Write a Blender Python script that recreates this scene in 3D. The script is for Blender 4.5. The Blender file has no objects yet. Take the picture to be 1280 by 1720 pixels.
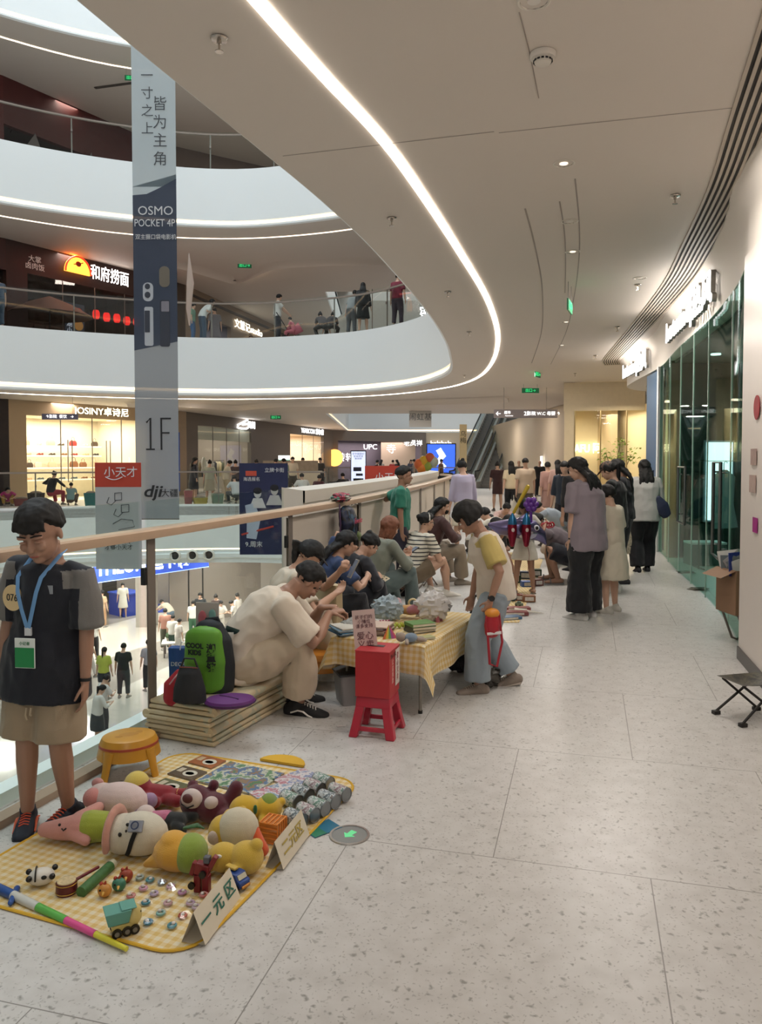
import bpy, bmesh, math, random
import numpy as np
from mathutils import Vector, Matrix, Euler, noise
from mathutils.geometry import tessellate_polygon
random.seed(7)
PI = math.pi
sc = bpy.context.scene
COL = sc.collection
def V(*a): return Vector(a)
# ---------------------------------------------------------------- camera, world, exposure, large lights
cd = bpy.data.cameras.new('camera'); cam = bpy.data.objects.new('camera', cd); COL.objects.link(cam)
cam.location = (0, 0, 1.6); cam.rotation_euler = (math.radians(88), 0, 0)
cd.sensor_fit = 'VERTICAL'; cd.sensor_height = 36.0; cd.lens = 36.0*1290/1720; cd.shift_y = -0.025
cd.clip_start = 0.05; cd.clip_end = 400
sc.camera = cam
sc.view_settings.view_transform = 'Standard'; sc.view_settings.look = 'None'
sc.view_settings.gamma = 1.0; sc.view_settings.use_curve_mapping = False
sc.view_settings.exposure = 0.0
W = bpy.data.worlds.new('world'); sc.world = W; W.use_nodes = True
W.node_tree.nodes['Background'].inputs[0].default_value = (1.0, .945, .89, 1)
W.node_tree.nodes['Background'].inputs[1].default_value = 0.42
sc.cycles.use_denoising = True
sc.cycles.max_bounces = 6; sc.cycles.diffuse_bounces = 3; sc.cycles.glossy_bounces = 2; sc.cycles.use_adaptive_sampling = True; sc.cycles.adaptive_threshold = .05; sc.cycles.adaptive_min_samples = 12
sc.cycles.transparent_max_bounces = 24; sc.cycles.transmission_bounces = 4
sc.cycles.sample_clamp_indirect = 4.0; sc.cycles.caustics_reflective = False; sc.cycles.caustics_refractive = False
def area(name, loc, sx, sy, power, col, rot=(0, 0, 0), spread=PI):
    l = bpy.data.lights.new(name, 'AREA'); l.shape = 'RECTANGLE'; l.size = sx; l.size_y = sy; l.energy = power; l.color = col; l.spread = spread
    o = bpy.data.objects.new(name, l); COL.objects.link(o); o.location = loc; o.rotation_euler = rot; return o
COOL = (.80, .93, 1.0); WARM = (1.0, .86, .74); NEUT = (1.0, .93, .86)
area('skylight_and_fill', (-6.5, 13, 33), 16, 24, 8300, COOL); area('skylight_and_fill', (4, 49, 24), 12, 24, 2200, COOL)  # roof daylight over the void; the far lamp is added to brighten the escalators
# ---------------------------------------------------------------- pixel -> point
F = 1290.; TH = math.radians(2)
def ray(px, py):
    u = (px-640)/F; v = (860-py)/F - .025*1720/F
    return V(u, math.cos(TH)+v*math.sin(TH), -math.sin(TH)+v*math.cos(TH))
def G(px, py, z=0.):
    r = ray(px, py); t = (z-1.6)/r.z; return V(r.x*t, r.y*t, z)
def D(px, py, d):
    r = ray(px, py); t = d/r.y; return V(r.x*t, d, 1.6+r.z*t)
# ---------------------------------------------------------------- materials
_M = {}
def srgb(c):
    if isinstance(c, str): c = tuple(int(c[i:i+2], 16) for i in (0, 2, 4))
    if max(c) > 1.001: c = tuple(x/255 for x in c)
    return tuple((x/12.92 if x <= .04045 else ((x+.055)/1.055)**2.4) for x in c[:3])
def mat(c, rough=.6, metal=0, emit=0, var=.06, scale=9., bump=0, bscale=120., sheen=0, coat=0, key=None, ecol=None, alpha=1, trans=0):
    k = key or (c, rough, metal, emit, var, scale, bump, bscale, sheen, coat, alpha, trans)
    if k in _M: return _M[k]
    m = bpy.data.materials.new('mat_%d' % len(_M)); m.use_nodes = True; nt = m.node_tree; b = nt.nodes['Principled BSDF']
    l = srgb(c)
    b.inputs['Base Color'].default_value = (*l, 1); b.inputs['Roughness'].default_value = rough; b.inputs['Metallic'].default_value = metal
    if emit:
        b.inputs['Emission Color'].default_value = (*(srgb(ecol) if ecol else l), 1); b.inputs['Emission Strength'].default_value = emit
    if sheen: b.inputs['Sheen Weight'].default_value = sheen
    if coat: b.inputs['Coat Weight'].default_value = coat
    if alpha < 1: b.inputs['Alpha'].default_value = alpha
    if trans: b.inputs['Transmission Weight'].default_value = trans
    if var or bump:
        tc = nt.nodes.new('ShaderNodeTexCoord')
    if var:
        n = nt.nodes.new('ShaderNodeTexNoise'); n.inputs['Scale'].default_value = scale; n.inputs['Detail'].default_value = 3
        nt.links.new(tc.outputs['Object'], n.inputs['Vector'])
        r = nt.nodes.new('ShaderNodeMix'); r.data_type = 'RGBA'
        r.inputs['A'].default_value = (*[x*(1-var) for x in l], 1); r.inputs['B'].default_value = (*[min(1, x*(1+var)) for x in l], 1)
        nt.links.new(n.outputs['Fac'], r.inputs['Factor']); nt.links.new(r.outputs['Result'], b.inputs['Base Color'])
    if bump:
        n2 = nt.nodes.new('ShaderNodeTexNoise'); n2.inputs['Scale'].default_value = bscale; n2.inputs['Detail'].default_value = 4
        nt.links.new(tc.outputs['Object'], n2.inputs['Vector'])
        bp = nt.nodes.new('ShaderNodeBump'); bp.inputs['Strength'].default_value = bump; bp.inputs['Distance'].default_value = .01
        nt.links.new(n2.outputs['Fac'], bp.inputs['Height']); nt.links.new(bp.outputs['Normal'], b.inputs['Normal'])
    _M[k] = m; return m
def glass(tint=(.93, .97, .95), refl=.10, key=None, rough=.02):
    k = ('glass', tint, refl, rough)
    if k in _M: return _M[k]
    m = bpy.data.materials.new('mat_glass_%d' % len(_M)); m.use_nodes = True; nt = m.node_tree; nt.nodes.clear()
    o = nt.nodes.new('ShaderNodeOutputMaterial'); t = nt.nodes.new('ShaderNodeBsdfTransparent'); g = nt.nodes.new('ShaderNodeBsdfGlossy')
    t.inputs[0].default_value = (*tint, 1); g.inputs[0].default_value = (1, 1, 1, 1); g.inputs['Roughness'].default_value = rough
    lw = nt.nodes.new('ShaderNodeLayerWeight'); lw.inputs[0].default_value = .5
    pw = nt.nodes.new('ShaderNodeMath'); pw.operation = 'POWER'; pw.inputs[1].default_value = 5; nt.links.new(lw.outputs['Facing'], pw.inputs[0])
    mu = nt.nodes.new('ShaderNodeMath'); mu.operation = 'MULTIPLY_ADD'; mu.inputs[1].default_value = refl*3.5; mu.inputs[2].default_value = refl*.35
    mu.use_clamp = True
    mx = nt.nodes.new('ShaderNodeMixShader')
    nt.links.new(pw.outputs[0], mu.inputs[0]); nt.links.new(mu.outputs[0], mx.inputs[0]); nt.links.new(t.outputs[0], mx.inputs[1]); nt.links.new(g.outputs[0], mx.inputs[2]); nt.links.new(mx.outputs[0], o.inputs[0])
    _M[k] = m; return m
def sheer(c, a, rough=.7):   # translucent printed fabric / film
    k = ('sheer', c, a)
    if k in _M: return _M[k]
    m = bpy.data.materials.new('mat_sheer_%d' % len(_M)); m.use_nodes = True; nt = m.node_tree; b = nt.nodes['Principled BSDF']; o = nt.nodes['Material Output']
    b.inputs['Base Color'].default_value = (*srgb(c), 1); b.inputs['Roughness'].default_value = rough
    t = nt.nodes.new('ShaderNodeBsdfTransparent'); tl = nt.nodes.new('ShaderNodeBsdfTranslucent'); tl.inputs[0].default_value = (*srgb(c), 1)
    m1 = nt.nodes.new('ShaderNodeMixShader'); m1.inputs[0].default_value = .4
    mx = nt.nodes.new('ShaderNodeMixShader'); mx.inputs[0].default_value = a
    nt.links.new(b.outputs[0], m1.inputs[1]); nt.links.new(tl.outputs[0], m1.inputs[2])
    nt.links.new(t.outputs[0], mx.inputs[1]); nt.links.new(m1.outputs[0], mx.inputs[2]); nt.links.new(mx.outputs[0], o.inputs[0])
    _M[k] = m; return m
def custom(key, fn):
    if key in _M: return _M[key]
    m = bpy.data.materials.new('mat_'+key); m.use_nodes = True; nt = m.node_tree
    fn(nt, nt.nodes['Principled BSDF']); _M[key] = m; return m
def N(nt, t, **kw):
    n = nt.nodes.new('ShaderNode'+t)
    for k, v in kw.items():
        if k.startswith('i_'):
            kk = k[2:]; kk = int(kk) if kk.isdigit() else kk.replace('_', ' ')
            n.inputs[kk].default_value = v
        else: setattr(n, k, v)
    return n
def ramp(nt, stops, interp='LINEAR'):
    r = nt.nodes.new('ShaderNodeValToRGB'); cr = r.color_ramp; cr.interpolation = interp
    while len(cr.elements) < len(stops): cr.elements.new(.5)
    for e, (p, c) in zip(cr.elements, stops): e.position = p; e.color = (*srgb(c), 1)
    return r
# ---------------------------------------------------------------- mesh builder
class B:
    def __init__(s): s.v = []; s.f = []; s.m = []; s.cm = 0
    def mi(s, i): s.cm = i; return s
    def add(s, vs, fs):
        o = len(s.v); s.v += [tuple(x) for x in vs]; s.f += [tuple(i+o for i in f) for f in fs]; s.m += [s.cm]*len(fs); return s
    def box(s, c, d, R=None):
        c = Vector(c); vs = []
        for z in (-.5, .5):
            for y in (-.5, .5):
                for x in (-.5, .5):
                    p = V(x*d[0], y*d[1], z*d[2]); vs.append(c+(R @ p if R else p))
        return s.add(vs, [(0, 2, 3, 1), (4, 5, 7, 6), (0, 1, 5, 4), (2, 6, 7, 3), (0, 4, 6, 2), (1, 3, 7, 5)])
    def quad(s, a, b, c, d): return s.add([a, b, c, d], [(0, 1, 2, 3)])
    def rings(s, rs, cap=True, closed=False):
        n = len(rs[0]); vs = [p for r in rs for p in r]; fs = []
        k = len(rs)
        for i in range(k-1+(1 if closed else 0)):
            a = i*n; b = ((i+1) % k)*n
            for j in range(n):
                j2 = (j+1) % n; fs.append((a+j, a+j2, b+j2, b+j))
        if cap and not closed: fs.append(tuple(range(n-1, -1, -1))); fs.append(tuple((k-1)*n+j for j in range(n)))
        return s.add(vs, fs)
    def tube(s, pts, r, n=10, up=None, round_ends=False, closed=False):
        pts = [Vector(p) for p in pts]; k = len(pts)
        if not isinstance(r, (list,)): r = [r]*k
        r = [(x, x) if not isinstance(x, (tuple,)) else x for x in r]
        u0 = Vector(up) if up else None
        rs = []; prev = None
        for i in range(k):
            if closed: t = pts[(i+1) % k]-pts[i-1]
            else: t = pts[min(i+1, k-1)]-pts[max(i-1, 0)]
            if t.length < 1e-9: t = V(0, 0, 1)
            t.normalize()
            if prev is None:
                a = u0 if u0 else (V(0, 0, 1) if abs(t.z) < .9 else V(0, 1, 0))
            else: a = u0 if (u0 and abs(u0.dot(t)) < .97) else prev
            y = (a - t*a.dot(t))
            if y.length < 1e-6: y = V(1, 0, 0)-t*t.x
            y.normalize(); prev = y; x = y.cross(t)
            rs.append((pts[i], x, y, t, r[i]))
        out = []
        def ring(c, x, y, a, b): return [c+x*(math.cos(2*PI*j/n)*a)+y*(math.sin(2*PI*j/n)*b) for j in range(n)]
        if round_ends and not closed:
            c, x, y, t, (a, b) = rs[0]; m = min(a, b)
            for q in (.97, .75, .4): w = math.sqrt(1-q*q); out.append(ring(c-t*m*q, x, y, a*w, b*w))
        for c, x, y, t, (a, b) in rs: out.append(ring(c, x, y, a, b))
        if round_ends and not closed:
            c, x, y, t, (a, b) = rs[-1]; m = min(a, b)
            for q in (.4, .75, .97): w = math.sqrt(1-q*q); out.append(ring(c+t*m*q, x, y, a*w, b*w))
        return s.rings(out, closed=closed)
    def ell(s, c, r, R=None, seg=16, rg=10, f=None):
        c = Vector(c)
        if not hasattr(r, '__len__'): r = (r, r, r)
        vs = []; fs = []
        for i in range(rg+1):
            th = PI*i/rg
            for j in range(seg):
                ph = 2*PI*j/seg; d = V(math.sin(th)*math.cos(ph), math.sin(th)*math.sin(ph), math.cos(th))
                k = f(d) if f else 1
                p = V(d.x*r[0], d.y*r[1], d.z*r[2])*k; vs.append(c+(R @ p if R else p))
        for i in range(rg):
            for j in range(seg):
                j2 = (j+1) % seg; a = i*seg; b = a+seg
                if i == 0: fs.append((a, b+j, b+j2))
                elif i == rg-1: fs.append((a+j, b, a+j2))
                else: fs.append((a+j, b+j, b+j2, a+j2))
        return s.add(vs, fs)
    def lathe(s, prof, c=(0, 0, 0), R=None, n=20, cap=True):
        c = Vector(c); rs = []
        for r, z in prof:
            rs.append([c+((R @ V(r*math.cos(2*PI*j/n), r*math.sin(2*PI*j/n), z)) if R else V(r*math.cos(2*PI*j/n), r*math.sin(2*PI*j/n), z)) for j in range(n)])
        return s.rings(rs, cap=cap)
    def prism(s, poly, z0, z1, Mx=None):
        n = len(poly); tri = tessellate_polygon([[V(p[0], p[1], 0) for p in poly]])
        vs = [V(p[0], p[1], z0) for p in poly]+[V(p[0], p[1], z1) for p in poly]
        if Mx: vs = [Mx @ v for v in vs]
        fs = [tuple(t[::-1]) for t in tri]+[tuple(i+n for i in t) for t in tri]
        fs += [(j, (j+1) % n, n+(j+1) % n, n+j) for j in range(n)]
        return s.add(vs, fs)
    def plate(s, outer, holes, z0, z1):
        loops = [[V(p[0], p[1], 0) for p in outer]]+[[V(p[0], p[1], 0) for p in h] for h in holes]
        fl = [p for l in loops for p in l]; n = len(fl); tri = tessellate_polygon(loops)
        vs = [V(p.x, p.y, z0) for p in fl]+[V(p.x, p.y, z1) for p in fl]
        fs = []
        for t in tri:
            a, b, c = (fl[i] for i in t); up = (b-a).cross(c-a).z > 0
            tt = tuple(t) if up else tuple(t[::-1])
            fs.append(tuple(i+n for i in tt)); fs.append(tuple(tt[::-1]))
        o = 0
        for l in loops:
            k = len(l)
            for j in range(k): a = o+j; b = o+(j+1) % k; fs.append((a, b, n+b, n+a))
            o += k
        return s.add(vs, fs)
    def strip(s, path, z0, z1):                       # vertical band along a path
        vs = []; fs = []
        for p in path: vs.append((p[0], p[1], z0)); vs.append((p[0], p[1], z1))
        for i in range(len(path)-1): fs.append((2*i, 2*i+2, 2*i+3, 2*i+1))
        return s.add(vs, fs)
    def band(s, path, offs, closed=False):            # sweep an (offset, z) profile along a plan path
        L = [offset(path, o, closed) for o, z in offs]
        k = len(path); m = len(offs); vs = [(L[j][i][0], L[j][i][1], offs[j][1]) for i in range(k) for j in range(m)]
        fs = []
        for i in range(k-1+(1 if closed else 0)):
            a = i*m; b = ((i+1) % k)*m
            for j in range(m-1): fs.append((a+j, b+j, b+j+1, a+j+1))
        return s.add(vs, fs)
    def xf(s, Mx, start=0):
        s.v = s.v[:start]+[tuple(Mx @ Vector(p)) for p in s.v[start:]]; return s
def offset(path, d, closed=False):
    out = []; k = len(path)
    for i in range(k):
        a = path[i-1] if (closed or i > 0) else path[i]; b = path[(i+1) % k] if (closed or i < k-1) else path[i]
        t = V(b[0]-a[0], b[1]-a[1], 0).normalized(); n = V(-t.y, t.x, 0)
        out.append((path[i][0]+n.x*d, path[i][1]+n.y*d))
    return out
def spline(pts, sub=6, closed=False):
    out = []; k = len(pts); P = [np.array(p, float) for p in pts]
    for i in range(k if closed else k-1):
        g = lambda j: P[j % k] if closed else P[min(max(j, 0), k-1)]
        a, b, c, d = g(i-1), g(i), g(i+1), g(i+2)
        for q in range(sub):
            t = q/sub; out.append(tuple(.5*((2*b)+(-a+c)*t+(2*a-5*b+4*c-d)*t*t+(-a+3*b-3*c+d)*t**3)))
    if not closed: out.append(tuple(P[-1]))
    return out
PENDING = []
def obj(name, b, m, parent=None, loc=None, rot=None, smooth=40, bevel=0, voxel=0, sm=2, noise_amp=0, noise_scale=6., paint=None, seed=0):
    me = bpy.data.meshes.new(name); me.from_pydata([tuple(p) for p in b.v], [], b.f)
    ms = m if isinstance(m, (list, tuple)) else [m]
    for x in ms: me.materials.append(x)
    if len(ms) > 1: me.polygons.foreach_set('material_index', b.m)
    if smooth:
        me.shade_smooth()
        if smooth < 180: me.set_sharp_from_angle(angle=math.radians(smooth))
    me.update()
    o = bpy.data.objects.new(name, me); COL.objects.link(o)
    if parent: o.parent = parent
    if loc is not None: o.location = loc
    if rot is not None: o.rotation_euler = rot
    if voxel:
        r = o.modifiers.new('r', 'REMESH'); r.mode = 'VOXEL'; r.voxel_size = voxel; r.use_smooth_shade = True
        if sm:
            q = o.modifiers.new('s', 'SMOOTH'); q.iterations = sm; q.factor = .5
        PENDING.append((o, noise_amp, noise_scale, paint, seed))
    elif bevel:
        q = o.modifiers.new('b', 'BEVEL'); q.width = bevel; q.segments = 2; q.limit_method = 'ANGLE'; q.angle_limit = math.radians(35)
        PENDING.append((o, 0, 1, None, 0))
    return o
def finish():                                         # bake remesh / bevel modifiers once
    dg = bpy.context.evaluated_depsgraph_get(); dg.update()
    done = {}
    news = []
    for o, na, ns, paint, seed in PENDING:
        news.append(bpy.data.meshes.new_from_object(o.evaluated_get(dg), depsgraph=dg))
    for (o, na, ns, paint, seed), me in zip(PENDING, news):
        old = o.data; vox = any(m.type == 'REMESH' for m in o.modifiers)
        o.modifiers.clear()
        if vox:
            me.shade_smooth()
            if len(me.materials) < len(old.materials):
                me.materials.clear()
                for x in old.materials: me.materials.append(x)
            n = len(me.vertices)
            if na:
                co = np.empty(n*3); me.vertices.foreach_get('co', co); co = co.reshape(-1, 3)
                nr = np.empty(n*3); me.vertices.foreach_get('normal', nr); nr = nr.reshape(-1, 3)
                for i in range(n):
                    p = co[i]; q = (p[0]*ns+seed, p[1]*ns, p[2]*ns*.8)
                    w = noise.noise((q[0], q[1], q[2]))+.5*noise.noise((q[0]*2.3, q[1]*2.3+5, q[2]*2.3))
                    w = (1-2*abs(w))*.8 if na > 0 else w
                    co[i] = p+nr[i]*(abs(na)*w)
                me.vertices.foreach_set('co', co.ravel()); me.update()
            if paint:
                for pl in me.polygons: pl.material_index = paint(pl.center)
        nm = old.name; o.data = me
        for u in bpy.data.objects:
            if u.data is old: u.data = me; u.modifiers.clear()
        bpy.data.meshes.remove(old); me.name = nm
    PENDING.clear()
def thing(name, label, cat, loc=(0, 0, 0), rz=0, group=None):
    o = bpy.data.objects.new(name, None); COL.objects.link(o); o.location = loc; o.rotation_euler = (0, 0, rz); o.empty_display_size = .1
    o['label'] = label; o['category'] = cat
    if group: o['group'] = group
    return o
def tag(o, label, cat, group=None, kind=None):
    o['label'] = label; o['category'] = cat
    if group: o['group'] = group
    if kind: o['kind'] = kind
    return o
def struct(name, b, m, parent=None, **k):
    o = obj(name, b, m, parent, **k)
    if not parent: o['kind'] = 'structure'
    return o
def dup(root, loc, rz=None, label=None, group=None, mats=None):
    def rec(o, par):
        c = o.copy(); COL.objects.link(c)
        if par: c.parent = par
        for ch in [x for x in o.children]: rec(ch, c)
        return c
    c = rec(root, None); c.location = loc
    if rz is not None: c.rotation_euler = (c.rotation_euler[0], c.rotation_euler[1], rz)
    if label: c['label'] = label
    if group: c['group'] = group
    return c
def recolor(o, m):
    if not o.material_slots: return
    for s in o.material_slots: s.link = 'OBJECT'; s.material = m
_T = {}
def text(s, size, m, name='lettering', parent=None, loc=(0, 0, 0), rot=(PI/2, 0, 0), depth=.004, align='CENTER', bold=0, wide=1., shear=0):
    k = (s, size, depth, align, bold, wide, shear)
    if k not in _T:
        c = bpy.data.curves.new('t', 'FONT'); c.body = s; c.size = size; c.extrude = depth/2; c.align_x = align; c.align_y = 'CENTER'; c.offset = bold; c.shear = shear
        c.resolution_u = 3
        o = bpy.data.objects.new('t', c); COL.objects.link(o)
        dg = bpy.context.evaluated_depsgraph_get(); me = bpy.data.meshes.new_from_object(o.evaluated_get(dg), depsgraph=dg)
        bpy.data.objects.remove(o); bpy.data.curves.remove(c)
        if wide != 1: me.transform(Matrix.Diagonal((wide, 1, 1, 1)))
        me.materials.clear(); me.materials.append(m); _T[k] = me
    me = _T[k]
    o = bpy.data.objects.new(name, me); COL.objects.link(o)
    if parent: o.parent = parent
    o.location = loc; o.rotation_euler = rot
    if me.materials[0] is not m: o.material_slots[0].link = 'OBJECT'; o.material_slots[0].material = m
    return o
# ================================================================ SETTING
PAINT = mat('ece4da', .75, var=.015, scale=1.5)
def _ceil(nt, b):
    b.inputs['Base Color'].default_value = (*srgb('ddd2c6'), 1); b.inputs['Roughness'].default_value = .6
CEIL = mat('dbd0c5', .6, var=.02, scale=.6)
FASC = mat('eef1f1', .45, var=.01, scale=.5)
LINE = mat('fff4e4', .5, emit=7, var=0); LINE2 = mat('ffe9cf', .5, emit=3.2, var=0); COVE = mat('ffdcae', .5, emit=3.0, var=0)
def _terr(nt, b):
    tc = N(nt, 'TexCoord'); mp = N(nt, 'Mapping'); nt.links.new(tc.outputs['Object'], mp.inputs['Vector'])
    v1 = N(nt, 'TexVoronoi', i_Scale=26., i_Randomness=1.); v2 = N(nt, 'TexVoronoi', i_Scale=60., i_Randomness=1.); n = N(nt, 'TexNoise', i_Scale=1.2, i_Detail=3.)
    n2 = N(nt, 'TexNoise', i_Scale=11., i_Detail=5.)
    nd = N(nt, 'TexNoise', i_Scale=30., i_Detail=2.); nt.links.new(mp.outputs[0], nd.inputs['Vector'])
    vm = N(nt, 'VectorMath', operation='MULTIPLY_ADD'); vm.inputs[1].default_value = (.05, .05, .05); nt.links.new(nd.outputs['Color'], vm.inputs[0]); nt.links.new(mp.outputs[0], vm.inputs[2])
    for x in (v1, v2): nt.links.new(vm.outputs[0], x.inputs['Vector'])
    for x in (n, n2): nt.links.new(mp.outputs[0], x.inputs['Vector'])
    r1 = ramp(nt, [(0, (0, 0, 0)), (.10, (0, 0, 0)), (.30, (255, 255, 255)), (1, (255, 255, 255))]); nt.links.new(v1.outputs['Distance'], r1.inputs[0])
    sel = ramp(nt, [(0, (255, 255, 255)), (.42, (255, 255, 255)), (.5, (0, 0, 0)), (1, (0, 0, 0))]); nt.links.new(v1.outputs['Color'], sel.inputs[0])
    r2 = ramp(nt, [(0, (0, 0, 0)), (.10, (0, 0, 0)), (.3, (255, 255, 255)), (1, (255, 255, 255))]); nt.links.new(v2.outputs['Distance'], r2.inputs[0])
    base = ramp(nt, [(0, 'b6b2ad'), (.5, 'cac7c3'), (1, 'd6d4d1')]); nt.links.new(n2.outputs[0], base.inputs[0])
    mx = N(nt, 'Math', operation='MAXIMUM'); nt.links.new(r1.outputs[0], mx.inputs[0]); nt.links.new(sel.outputs[0], mx.inputs[1])
    m1 = N(nt, 'Mix', data_type='RGBA'); m1.inputs['A'].default_value = (*srgb('93908b'), 1); nt.links.new(mx.outputs[0], m1.inputs['Factor']); nt.links.new(base.outputs[0], m1.inputs['B'])
    m2 = N(nt, 'Mix', data_type='RGBA'); m2.inputs['A'].default_value = (*srgb('a5a29d'), 1); nt.links.new(r2.outputs[0], m2.inputs['Factor']); nt.links.new(m1.outputs['Result'], m2.inputs['B'])
    # tile joints
    mp2 = N(nt, 'Mapping'); mp2.inputs['Rotation'].default_value = (0, 0, math.radians(15)); mp2.inputs['Location'].default_value = (.35, .55, 0); nt.links.new(tc.outputs['Object'], mp2.inputs['Vector'])
    br = N(nt, 'TexBrick', i_Scale=1., offset=.5, offset_frequency=2); br.inputs['Mortar Size'].default_value = .0022; br.inputs['Mortar Smooth'].default_value = 0; br.inputs['Brick Width'].default_value = 1.2; br.inputs['Row Height'].default_value = 1.2
    nt.links.new(mp2.outputs[0], br.inputs['Vector'])
    m3 = N(nt, 'Mix', data_type='RGBA'); nt.links.new(br.outputs['Fac'], m3.inputs['Factor']); nt.links.new(m2.outputs['Result'], m3.inputs['A']); m3.inputs['B'].default_value = (*srgb('8a8681'), 1)
    nt.links.new(m3.outputs['Result'], b.inputs['Base Color']); b.inputs['Roughness'].default_value = .34; b.inputs['Specular IOR Level'].default_value = .45
TERR = custom('terrazzo', _terr)
def _low(nt, b):
    tc = N(nt, 'TexCoord'); mp = N(nt, 'Mapping'); mp.inputs['Rotation'].default_value = (0, 0, .35); nt.links.new(tc.outputs['Object'], mp.inputs['Vector'])
    w = N(nt, 'TexWave', wave_type='BANDS', i_Scale=.045, i_Distortion=2.5); nt.links.new(mp.outputs[0], w.inputs['Vector'])
    r = ramp(nt, [(0, 'd0c8bc'), (.62, 'd3cbc0'), (.66, 'a39b92'), (1, 'a0988f')], 'LINEAR'); nt.links.new(w.outputs['Fac'], r.inputs[0])
    nt.links.new(r.outputs[0], b.inputs['Base Color']); b.inputs['Roughness'].default_value = .10
LOWF = custom('lowfloor', _low)
# plan curves (counter clockwise) --------------------------------
farpts = [(1.5, 21), (.9, 22.8), (-.3, 24.4), (-1.9, 25.4), (-4.85, 26.2), (-8.1, 25.6), (-11.7, 23.7), (-15, 20.4), (-17, 15), (-16, 8), (-12.2, 2.2), (-7.5, -1.2), (-3.6, -1.4)]
HU = spline([(-2.4, -.2), (-2.1, 1.4), (-1.72, 2.7), (-1.3, 4.05), (-.8, 5.53), (-.41, 6.74), (0, 8.25), (.64, 11.06), (1.1, 13.5), (1.44, 15.84), (1.72, 18.9)]+farpts, 6, True)
rail_pts = [(-2.7, .3), (-2.04, 2.4), (-1.69, 3.4), (-1.345, 4.4), (-.98, 5.54), (-.44, 7.37), (.05, 9.5), (.56, 12.0), (1.1, 15.0), (1.64, 18.4), (1.8, 20.2), (1.7, 21.6), (1.1, 23.2), (-.2, 24.8), (-1.85, 25.8), (-4.85, 26.6), (-8.25, 26.0), (-12.0, 24.0), (-15.4, 20.7)]
RAIL = spline(rail_pts, 6)
H0 = offset(RAIL, .17)+[(-17.2, 15), (-16.2, 8), (-12.4, 2), (-7.5, -1.6), (-3.6, -1.6)]
OUT = [(-30, -7), (16, -7), (16, 80), (-30, 80)]
HOLE2 = [(-2.6, 36), (10.6, 36), (10.6, 62), (-2.6, 62)]
# our own floor and the floors above ------------------------------
ZS = [0, 5.7, 11.35, 17.0]
b = B(); b.plate([(-30, -7), (16, -7), (16, 36), (16, 80), (-30, 80)], [H0, [(-4.2, 41), (4.0, 41), (4.0, 62), (-4.2, 62)]], -.3, 0); struct('floor', b, TERR, smooth=0)
struct('floor_lower', B().plate([(-30, -12), (20, -12), (20, 80), (-30, 80)], [], -5.9, -5.6), LOWF, smooth=0)
SOFF0 = []
for i, z in enumerate(ZS[1:]):
    zc = z-1.95                                        # ceiling below this slab
    hole = HU
    b = B(); b.plate(OUT, [hole, HOLE2], zc, zc+.12)
    struct('ceiling' if i == 0 else 'ceiling_level_%d' % (i+1), b, CEIL, smooth=0)
    b = B(); b.plate(OUT, [offset(hole, -.12, True), HOLE2], z-.35, z-.02)
    struct('floor_level_%d' % (i+1), b, TERR, smooth=0)
    for q, hp in enumerate((hole, HOLE2)):
        e = B(); e.band(list(hp)+([hp[0]] if True else []), [(-.25, zc+.01), (.0, zc-.0), (.05, zc+.04), (.05, zc+.10), (-.12, zc+.17)])
        struct('trim_%d' % (10*i+q*4+1), e, FASC)
        e = B(); e.band(list(hp)+[hp[0]], [(-.12, zc+.25), (0, zc+.25), (0, z+.02), (-.22, z+.02)]); struct('trim_%d' % (10*i+q*4+2), e, FASC)
        e = B(); e.band(list(hp)+[hp[0]], [(-.11, zc+.17), (-.11, zc+.25)]); struct('trim_%d' % (10*i+q*4+3), e, COVE)
for z in (0,):                                         # fascia of our own slab
    hp = H0
    e = B(); e.band(list(hp)+[hp[0]], [(-.12, -1.45), (0, -1.45), (0, .07), (-.1, .07), (-.1, 0)]); struct('trim_40', e, FASC)
    e = B(); e.band(list(hp)+[hp[0]], [(-.11, -1.53), (-.11, -1.45)]); struct('trim_41', e, COVE)
    e = B(); e.band(list(hp)+[hp[0]], [(-.3, -1.8), (0, -1.8), (.05, -1.76), (.05, -1.63), (-.12, -1.53)]); struct('trim_42', e, FASC)
b = B(); b.plate([(-30, -7), (16, -7), (16, 80), (-30, 80)], [H0], -1.8, -1.7); struct('ceiling_lower', b, CEIL, smooth=0)
struct('trim_43', B().band(offset(RAIL, -.045), [(-.04, 0), (-.04, .035), (.035, .035), (.035, 0)]), mat('a58f7a', .5))
# line of light set in each ceiling, about a metre from the hole
for i, z in enumerate(ZS[1:]):
    zc = z-1.95
    if i == 0:
        pts = [(-1.5, .9), (-1.02, 2.4), (-.57, 3.7), (-.31, 4.4), (0.0, 5.2), (0.28, 6.1), (0.79, 7.93), (1.46, 10.52), (2.04, 13.48), (2.42, 16.6), (2.55, 19.5), (2.35, 21.6), (1.8, 23.3), (.4, 25.3), (-1.65, 26.6), (-5.08, 27.4), (-8.6, 26.9), (-12, 25.0), (-15.8, 21.5)]
    else:
        pts = [(1.2, 25.0), (-1.7, 26.6), (-5.08, 27.4), (-8.6, 26.9), (-12, 25.0), (-15.8, 21.5)]
    e = B(); e.band(spline(pts, 6), [(-.035, zc-.002), (-.035, zc-.012), (.035, zc-.012), (.035, zc-.002)])
    o = obj('line_light', e, LINE if i == 0 else LINE2); tag(o, ['long curved strip light in the ceiling overhead following the atrium edge', 'curved strip light in the ceiling of the restaurant floor', 'curved strip light in the ceiling of the top visible floor'][i], 'ceiling light')
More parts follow.
